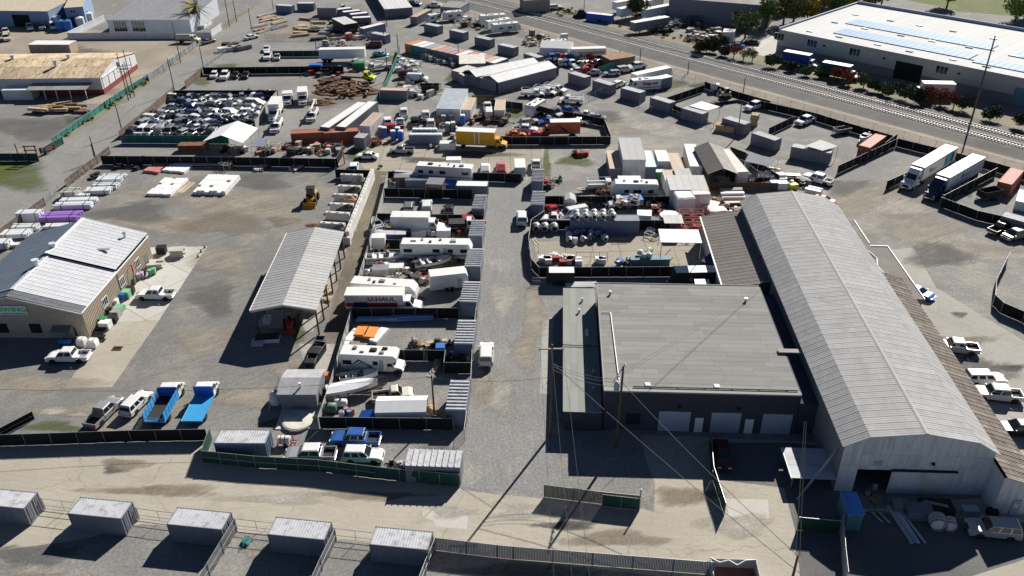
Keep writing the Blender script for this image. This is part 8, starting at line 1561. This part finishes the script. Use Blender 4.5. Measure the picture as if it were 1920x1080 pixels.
def bucket(rear,front,label,col='white'):
    t = service(rear,front,label,7.5,False,'bucket trucks',col,1.3); ob('turret',B().cyl((-1.5,0,1.0),(-1.5,0,2.2),.35,n=10),'rv_white',t); ob('boom',B().tube([(-1.5,0,2.2),(2.2,.2,2.9),(-2.4,.5,3.4)],.2,6),'rv_white',t); ob('bucket',B().box(-3.0,-2.2,.1,.9,2.6,3.6),'rv_white',t)
bucket((180,860),(120,990),'white bucket truck beside the grey board fence'); bucket((440,800),(400,890),'white bucket truck below the bark heap'); bucket((1000,480),(830,500),'white bucket truck by the white sheets'); service((840,480),(705,455),'white and black flatbed truck by the far fence',6.5)
t,_ = place('chip_truck',(640,560),(900,575),'bright lime-yellow cab chip truck beside the bark heap','truck',1.4); chassis(t,-4.5,3,(3.2,-3),2.4,.5,1); nose(t,1.8,2.2,'lime',2.7,.6,1.3,1.6); ob('body',B().box(-4.5,1.6,-1.2,1.2,1.0,1.5),'grime',t); crate((780,520),0,(3,2,2),'plastic_green','bright green chipper behind the lime truck',None,'machine','chipper'); crate((455,540),0,(3.2,2,2.2),'tarp_blue','blue-covered load at the far fence',None,'load','covered_load'); scatter([(340,530),(720,520),(720,570),(340,580)],14,'machines by the far fence','by the far fence above the bark heap',('rusty','junk_dark','red_paint','junk_grey'),1.5)
M('bark',(.13,.065,.04),.95,var=.5,scale=1.5); M('log',(.2,.13,.085),.9,var=.3,rnd=.3)
for x,y,s in ((600,640,(6,3.5,1.6)),(720,690,(7,4,1.8)),(540,690,(4,3,1.4)),(470,775,(4,2.2,1.0)),(810,690,(5,3,1.2)),(590,605,(5,2.5,1.0))): heap((x,y),s,'brown bark and chip heap in the tree yard','bark','bark_heap','heap','bark heaps',0,.25)
for i in range(60): p = (U(480,860),U(640,735)); beams(p,U(0,3),U(1.2,2.6),1,'log','cut log lying on the bark heap','cut logs',.45,.45,U(0,1.2),0,'log','cut_log')
# long white modular buildings, containers
contY((450,945),(575,960),'long white modular building with pale roof',3.2,18,wall='cont_grey',roof='cont_white',name='modular_building',cat='building',group='white modular buildings'); contY((580,945),(690,955),'long white modular building beside the tan trailer',3.2,18,wall='cont_grey',roof='cont_white',name='modular_building',cat='building',group='white modular buildings'); contY((778,940),(852,945),'tan-roofed office trailer with side windows',3.0,9,wall='cont_white',roof='cont_tan',name='office_trailer',cat='trailer',group=None)
cont_px((312,1000),(515,990),'rust orange container behind the black fence',L=9,wall='cont_rust',roof='cont_rust',group=None); cont_px((560,995),(715,985),'second rust orange container with planks on top',L=7.5,wall='cont_rust',roof='cont_rust',group=None); cont_px((945,675),(1110,680),'grey-green container pair beside the wire fence',L=7,wall='cont_grey',roof='cont_tan',group=None); contY((740,1030),(800,1035),'small grey box container beside the tan trailer',2.6,3,group=None)
t,L_ = box_px('slope_shed',(1352,815),(1530,820),12,3.2,'shed with sloped grey-blue roof beside the portable toilets','shed','white_wall',M('bluegrey_roof',(.38,.42,.46),.8).name,zr=4.2); contY((1535,820),(1605,822),'tan-roofed container beside the slope-roofed shed',2.6,9,wall='cont_white',roof='cont_tan',group=None); contY((1785,825),(1865,825),'tan-roofed container with grille beside parked trucks',2.6,8,wall='cont_white',roof='cont_tan',group=None); board_fence([(1620,785),(1790,785)],'dark tall board gate between tan containers',2.4,'wood_post',.7)
for x,y,k,c_,l in ((1105,845,'crew','white','white pickup behind the red pickup'),(1190,910,'regcab','black','black flatbed pickup in the tool yard'),(1270,865,'crew','white','white pickup beside the slope-roofed shed'),(1310,930,'crew','white','white pickup beside the red skid machine'),(985,905,'suv','white','white car behind the red pickup'),(1080,920,'regcab','white','white pickup with loaded bed'),(1735,800,'pickup','white','white pickup at the dark board gate'),(1745,850,'van','white','white van beside the tan container')): car(k,(x + 4,y + 40),(x - 2,y - 40),c_,l,'vehicles in the tool yard',z=.8)
car('crew',(1100,960),(925,965),'red','red pickup parked across the tool yard',z=.9); crate((1375,925),.2,(2.2,1.5,1.4),'orange_steel','orange skid machine beside white pickup',None,'machine','skid_machine')
for x,y,cc_ in ((1410,930,0),(1465,925,0),(1545,890,0),(1550,930,1),(940,1020,0),(965,1025,1),(1030,1050,1),(1065,1025,1),(1090,1050,1),(1415,885,2),(1455,885,2),(1490,880,2),(1440,990,0),(1480,985,0)): toilet((x,y),U(-.2,.2),['white','bright blue','grey'][cc_] + ' portable toilet in the tool yard','portable toilets',['cont_grey','plastic_blue','cont_blue'][cc_],'plastic_white')
for i in range(7): toilet((1170 + i * 35,1075),0,'dark blue portable toilet with white roof in a row','row of portable toilets','cont_blue','plastic_white')
for i in range(5): toilet((1195 + i * 37,1035),0,'dark blue portable toilet with white roof in a row','row of portable toilets','cont_blue','plastic_white')
t,x0,x1,W,H = boxtruck((1520,1030),(1870,1045),'yellow','yellow box truck with white roof on the concrete slab',M('box_yellow',(.62,.33,.02),.5).name,11,2.5,3.9,z=2.0); [stripe('door_frame','cont_white',t,x,x + .2,-W / 2,1.1,3.8,.02) for x in (x0 + 4,x0 + 5)]
T(1,1); crate((1440,35),0,(3.4,1.8,1.5),'rv_white','small white cargo trailer below the yellow truck',None,'trailer','cargo_trailer'); car('sedan',(900,85),(765,80),'white','old white saloon with load at the slab edge',z=.8); car('regcab',(1150,40),(1040,40),'silver','old pale pickup full of scrap behind the slab',z=.8); car('suv',(730,190),(735,150),'white','white car behind the block bays',z=.8); scatter([(870,-10),(1000,-10),(1000,15),(870,15)],8,'red machines by the slab','at the slab edge',('red_paint','rusty','junk_dark'),1.2); scatter([(1290,20),(1400,20),(1400,40),(1300,40)],5,'engine parts by the slab','in front of the dark blue toilets',('junk_dark','junk_white','galv_shiny'))
c = F(437,274); canopy_tent((c.x,c.y),1.45,9,9,4.2,2.6,'white gabled canopy tent above the black fence','tarp_white',()); T(0,1); scatter([(1640,40),(1880,40),(1880,70),(1640,70)],10,'goods under the canopy','under the white gabled canopy',('junk_white','junk_dark','cont_tan'),1.2); T(1,1); scatter([(20,20),(640,30),(640,80),(20,80)],52,'goods behind the black fence','in the goods yard behind the black fence',('junk_white','cont_tan','rusty','junk_dark','junk_grey','faded_red'),1.3); flatcan([(-40,20),(60,20),(70,-40),(-10,-40)],2.8,'blue and grey panel roof beside the gabled canopy','blue_metal_roof'); T(0,1); crate((1455,45),0,(6,2.2,1.4),'rusty','dark open tipper body behind the black fence',None,'skip','tipper_body')
# far storage rows
T(1,0)
t,L_ = box_px('storage_block',(965,70),(1172,55),34,3.0,'long dark storage block with white roof panels','building','cont_slate','wh_roof'); [ob('roller_door',B().box(-.06,-.01,1 + k * 2.9,3.2 + k * 2.9,.05,2.5),'navy_wall',t) for k in range(11)]
box_px('small_storage_block',(1380,50),(1530,60),9,2.8,'low dark storage block beside the railway','building','cont_slate','roll_roof'); contY((1120,120),(1240,130),'long slate container beside the caravan yard',2.8,12,wall='cont_slate',roof='cont_tan',group=None); car('suv',(1160,25),(1225,30),'navy','navy car beside the storage block'); car('pickup',(1300,40),(1370,40),'white','white pickup beside the storage block')
for i,(a,b) in enumerate((((612,72),(700,62)),((660,92),(785,78)),((715,110),(840,96)),((570,50),(640,40)),((745,135),(840,130)))): cont_px(a,b,'slate storage container in the far stepped row',L=6.06,wall='cont_slate',roof='cont_white',group='far stepped containers')
cont_px((160,40),(245,45),'blue-grey container at the far road fence',wall='cont_blue',group=None); cont_px((335,25),(400,25),'dark container beside the far white truck',wall='cont_slate',group=None); box_px('tan_roof_shed',(660,185),(760,170),10,3.6,'open shed with pale grey roof in the timber yard','shed','black','zinc_pale_lit'); cont_px((870,200),(910,190),'white-roofed blue container in the timber yard',L=9,wall='cont_blue',roof='cont_white',group=None); cont_px((870,250),(950,265),'navy container beside the maroon car',wall='cont_blue',group=None); box_px('brown_barn',(455,60),(600,60),8,3.4,'dark brown roofed shed in the timber yard','shed','cont_grey','brown_roof')
t,_ = place('semi_trailer',(510,385),(785,380),'long white semi-trailer at the far fence','trailer',3); semi_trailer(t,-6.5,6.5,2.5,3.8); car('minivan',(945,330),(830,330),'maroon','maroon car beside the navy container',z=.9); car('wagon',(870,400),(1000,405),'teal','bright blue estate car beside the grass',z=.8)
fence([(130,428),(510,425)],'black net fence beside the long semi-trailer',h=1.8,group='wreck yard fences',screen='screen_green'); fence([(70,300),(850,305)],'wire fence below the timber yard',h=1.8,screen='chain',group='wreck yard fences',name='wire_fence'); fence([(885,815),(985,640),(1060,460),(1080,380)],'green wire fence beside the tree yard',h=1.8,screen='screen_teal',group='wreck yard fences',bay=4)
for i in range(34): beams((U(280,860),U(150,300)),U(-.4,.4),U(3,6),4,random.choice(('wood','wood_pale','junk_dark','galv_shiny')),'stack of mixed timber lengths in the timber yard','timber stacks',.3,.25,0,.05,'timber','timber_stack',3)
for i in range(14): beams((U(20,200),190 + U(-90,50)),.9 + U(-.2,.2),U(4,7),4,random.choice(('wood_pale','cont_tan','galv_shiny')),'timber lengths stacked along the far road fence','roadside timber',.3,.25,0,.05,'timber','timber_stack',2)
scatter([(560,230),(860,230),(880,300),(560,300)],34,'machines in the timber yard','in the timber yard',('red_paint','junk_dark','plastic_blue','rusty','junk_white'),1.7); scatter([(510,325),(740,315),(740,350),(510,350)],14,'boats and frames by the far fence','above the long semi-trailer',('junk_white','junk_grey'),1.6); scatter([(1060,440),(1220,500),(1220,560),(1040,540)],40,'white sheet heaps','in the white sheet heap',('junk_white','plastic_white','bag_white','junk_grey'),1.6); scatter([(1250,410),(1480,440),(1520,520),(1300,450)],34,'pipe fittings heap','below the painted container row',('junk_white','junk_grey','galv_shiny'),1.5); scatter([(1010,600),(1360,610),(1360,740),(1120,740)],26,'tool yard scrap','behind the tool yard',('junk_dark','junk_grey','junk_white'),1.5); scatter([(1620,860),(1900,860),(1900,950),(1620,940)],26,'engine yard scrap','in the engine yard',('junk_dark','rusty','black','junk_grey'),1.4); scatter([(1420,960),(1520,960),(1520,1060),(1440,1060)],8,'drums by the yellow truck','left of the yellow truck',('junk_white','junk_dark','plastic_blue'),1.2)
car('van',(1145,575),(1275,580),'white','white van beside the maroon van',z=1.1); car('van',(1090,555),(1190,545),'maroon','maroon van behind the white van',z=1.1); open_trailer((1240,655),(1360,655),'black dump trailer behind the tool yard',5,2.2,1.3,'bed_liner',1.2); service((1200,685),(1095,670),'white service truck beside the black dump trailer')
# painted container row
rows = [('cont_orange','orange'),('cont_white','white'),('cont_white','white'),('cont_roof','grey'),('cont_tan','tan'),('cont_pink','faded pink'),('cont_roof','grey'),('cont_pink','faded pink'),('cont_white','white'),('cont_pink','faded pink'),('cont_white','white'),('cont_pink','faded pink'),('cont_tan','tan'),('cont_white','white')]
a,b = g((1115,325),2.6),g((1790,475),2.6); rz,L_ = ux_of(a,b); n = len(rows)
for i,(m_,cn) in enumerate(rows): p = a + (b - a) * ((i + .5) / n) + Vector((-math.sin(rz),math.cos(rz),0)) * 3; container((p.x,p.y),rz + math.pi / 2,f'{cn}-roofed container in the painted container row',6.06,L_ / n - .03,2.6,['cont_orange','cont_green','cont_teal','cont_grey','cont_slate'][min(i,4)],m_,'painted container row')
# arched and gable sheds
for (A_,B_,l) in (((1560,530),(1650,575),'white gable-roofed open shed beside the weeds'),((1700,575),(1795,610),'white gable-roofed open shed beside the lane')):
    a,b = g(A_,3.0),g(B_,3.0); rz,W_ = ux_of(a,b); W_ = max(W_,6.5); t = th('gable_shelter',l,'shed',(a.x,a.y,0),rz,'white gable shelters'); slope_y(t,'roof_sheet',-.2,20,-.2,3.0,W_ / 2,4.0,'sheet_white',1.2,.04); slope_y(t,'roof_sheet',-.2,20,W_ / 2,4.0,W_ + .2,3.0,'sheet_white',1.2,.04); [bx('side_wall','cont_grey',t,x,x + .1,0,20,0,2.95) for x in (0,W_ - .1)]; bx('back_wall','black',t,.1,W_ - .1,19.8,19.9,0,2.95)
for (A_,B_,D__,l) in (((1520,550),(1560,570),14,'narrow tan lean-to left of the white shelters'),((1800,615),(1915,575),16,'tan-roofed lean-to right of the white shelters'),((1525,480),(1720,475),9,'white flat roof behind the white shelters')): box_px('lean_to_shed',A_,B_,D__,2.7,l,'shed','cont_grey','cream_roof')
# ---- far left buildings
T(0,0)
M('rusted_roof',(.55,.45,.31),.9,var=.22,rnd=.2,scale=.7,streak=(1,.35,1),dirt=(.3,.11,.045),damt=1.0); rw = th('rusty_warehouse','long white warehouse with rust-stained roof and red base','building',(-150,212.3,0),0.0)
slope(rw,'roof_sheet',0,44.7,0,4.4,6,5.7,'rusted_roof',2.2,.05); slope(rw,'roof_sheet',0,44.7,6,5.72,11.8,6.3,'rusted_roof',2.2,.05); slope(rw,'roof_sheet',0,44.9,11.8,6.3,23.8,4.4,'rusted_roof',2.2,.05)
M('base_red',(.22,.05,.05),.8); bx('front_wall','white_wall',rw,0,44.5,.2,.4,1.3,4.4); bx('front_base','base_red',rw,0,44.5,.17,.4,0,1.3); pwall(rw,'gable_wall',[(44.5,.3,1.3),(44.5,23.5,1.3),(44.5,23.5,4.4),(44.5,11.8,6.25),(44.5,6,5.65),(44.5,.3,4.4)],.15,'white_wall'); bx('gable_base','base_red',rw,44.5,44.7,.3,23.5,0,1.3); [bx('wall_batten','door_grey',rw,44.66,44.75,1 + k * 3.7,1.12 + k * 3.7,1.3,4.3) for k in range(6)]; bx('door_track','white_trim',rw,44.7,44.85,1,12,4.0,4.3); slope(rw,'porch_sheet',27,42.5,-4.2,2.7,.15,3.2,'roll_roof',2.2,.03,False); [bx('porch_post','white_trim',rw,x,x + .15,-4,-3.85,0,2.7) for x in (31.5,34.5,38,42)]; bx('annex','white_wall',rw,20.5,28,-3.5,.15,0,2.6); [ob('roof_ventilator',B().cyl((x,y,6),(x,y,7),.4,n=10).cyl((x,y,7),(x,y,7.4),.6,n=10),'pale_metal',rw) for x,y in ((17,11.8),(32,11.8),(31,6.2))]
M('blue_wall',(.2,.28,.42),.7,var=.08); a,b = g((-60,75),5),g((350,80),5); rz,L_ = ux_of(a,b); t,L_ = box_px('blue_warehouse',(-260,78),(355,85),24,5.2,'pale blue warehouse with tan roof at the far left','building','blue_wall',M('tan_roof',(.47,.41,.32),.9).name,zr=6.0); bx('painted_dock_opening','painted_dark',t,L_ - 13,L_ - 7,-.05,-.01,0,4); t2,l2 = box_px('blue_annex',(480,60),(620,50),20,6.0,'taller blue gabled annex with white window','building','blue_wall','tan_roof',zr=7); window(t2,l2 * .4,0,4.2,1.6,1.0,'y-'); bx('door','navy_wall',t2,1,5,-.05,-.01,0,3)  # dock opening here is only a black sheet painting shade onto the wall
t,L_ = box_px('white_service_building',(800,150),(1420,150),26,4.2,'white service building with ribbed dark grey roof','building','corr_white',M('ribbed_dark',(.25,.255,.27),.7,rnd=.05).name,zr=6.0,ribs=40); [window(t,x,0,.6,4.2,3.2,'y-',frame='white_trim',mull=4) for x in (4,10)]
board_fence([(515,295),(1590,290)],'pale corrugated metal wall in front of the service building',2.0,'corr_white',1.2,'pale metal walls'); board_fence([(520,290),(790,160)],'pale corrugated metal wall beside the blue tanks',2.2,'corr_white',1.2,'pale metal walls'); board_fence([(1590,280),(1665,225)],'short pale metal wall at the road corner',2.2,'corr_white',1.2,'pale metal walls'); board_fence([(1440,215),(1530,215),(1590,180)],'low white wall round the palm',1.0,'white_trim',1.5,None)
box_px('office_cabin',(210,335),(515,335),4.5,3.0,'long flat white office cabin above the rusty roof','building','cont_tan','cont_white');
for x,y,m_ in ((440,190,'plastic_white'),(465,225,'plastic_blue'),(515,225,'plastic_blue'),(675,165,'bag_white'),(610,200,'bag_white')): c = g((x,y)); t = th('upright_tank','upright blue storage tank beside the pale metal wall' if m_ == 'plastic_blue' else 'upright white storage tank beside the pale metal wall','tank',(c.x,c.y,0),0,'upright tanks'); ob('shell',B().cyl((0,0,0),(0,0,3),1.4,n=16).cyl((0,0,3),(0,0,3.4),1.4,.4,n=16),m_,t); ob('hatch',B().cyl((0,0,3.4),(0,0,3.55),.3,n=8),'black',t)
for x,y,k,c_ in ((220,205,'crew','white'),(310,205,'pickup','grey'),(395,200,'van','white'),(40,240,'pickup','cream'),(45,285,'crew','cream')): car(k,(x - 8,y - 25),(x + 12,y + 20),c_,f'{c_} {"van" if k == "van" else "pickup"} parked by the pale blue warehouse' if x > 100 else 'cream pickup standing in the far dirt yard','vehicles by the blue warehouse')
car('sedan',(1535,315),(1590,300),'grey','dark car driving on the far road'); car('sedan',(1865,280),(1905,270),'white','white car by the far road fence'); t,_ = place('water_truck',(1345,290),(1475,290),'cream tank truck inside the road gate','truck',1.2); chassis(t,-3.5,2.5,(2.6,-2),2.3); nose(t,1.2,2.1,'cream',2.3,.5,1.1,1.3); ob('tank',B().cyl((-3.5,0,1.8),(1.0,0,1.8),.85,n=14),'paint_cream',t)
for i in range(26): beams((U(290,620),U(800,850)),U(-.5,.5),U(3,6),3,random.choice(('wood','log','junk_dark','wood_pale')),'weathered beam pile below the rusty warehouse','weathered beams',.35,.3,U(0,.9),.1,'beams','beam_pile',2)
for x,y in ((1690,385),(1760,375),(1830,370),(1730,350)): crate((x,y),U(0,1),(U(3,5),2,1.2),random.choice(('junk_white','junk_grey','junk_dark')),'pale wrapped goods on the far road bay','goods on the far road bay','crate','goods_crate')
# palm
c = g((1490,195)); t = th('palm_tree','single feathery palm beside the service building','tree',(c.x,c.y,0)); hp = max(6.,hz((1475,75),(1490,195))); tb = B()
for k in range(10): tb.cyl((0,0,k * hp / 10),(0,0,(k + 1) * hp / 10),.42 - k * .008,.36 - k * .008,n=9)
ob('trunk',tb,'wood_post',t)
for k in range(46):
    a_ = U(0,6.283); el = U(-.5,1.2); Lf = U(4.2,5.6); b = B(); pts = []
    for i in range(8): f = i / 7; r_ = Lf * f * math.cos(el * (1 - f * .3)); pts.append(Vector((r_ * math.cos(a_),r_ * math.sin(a_),hp + Lf * f * math.sin(el) - 1.5 * f * f)))
    for i in range(7):
        for s in (-1,1): d_ = Vector((-math.sin(a_),math.cos(a_),-.35)) * s * .55 * (1 - abs(i - 3) / 6); b.poly([pts[i],pts[i + 1],pts[i + 1] + d_ + (pts[i + 1] - pts[i]) * .5,pts[i] + d_ * .4 + (pts[i + 1] - pts[i]) * .6])
    ob('frond',b,random.choice(('leaf_gold','leaf_olive','leaf')),t)
for i in range(22): x = U(.0,1); bush((430 + x * 700,1060 - x * 470 + U(-10,24)),U(.4,.9),U(.4,.9),'weed tuft along the teal road fence',random.choice(('leaf_olive','leaf_bright')),'roadside weed tufts',60,'weed_tuft',False,.18)
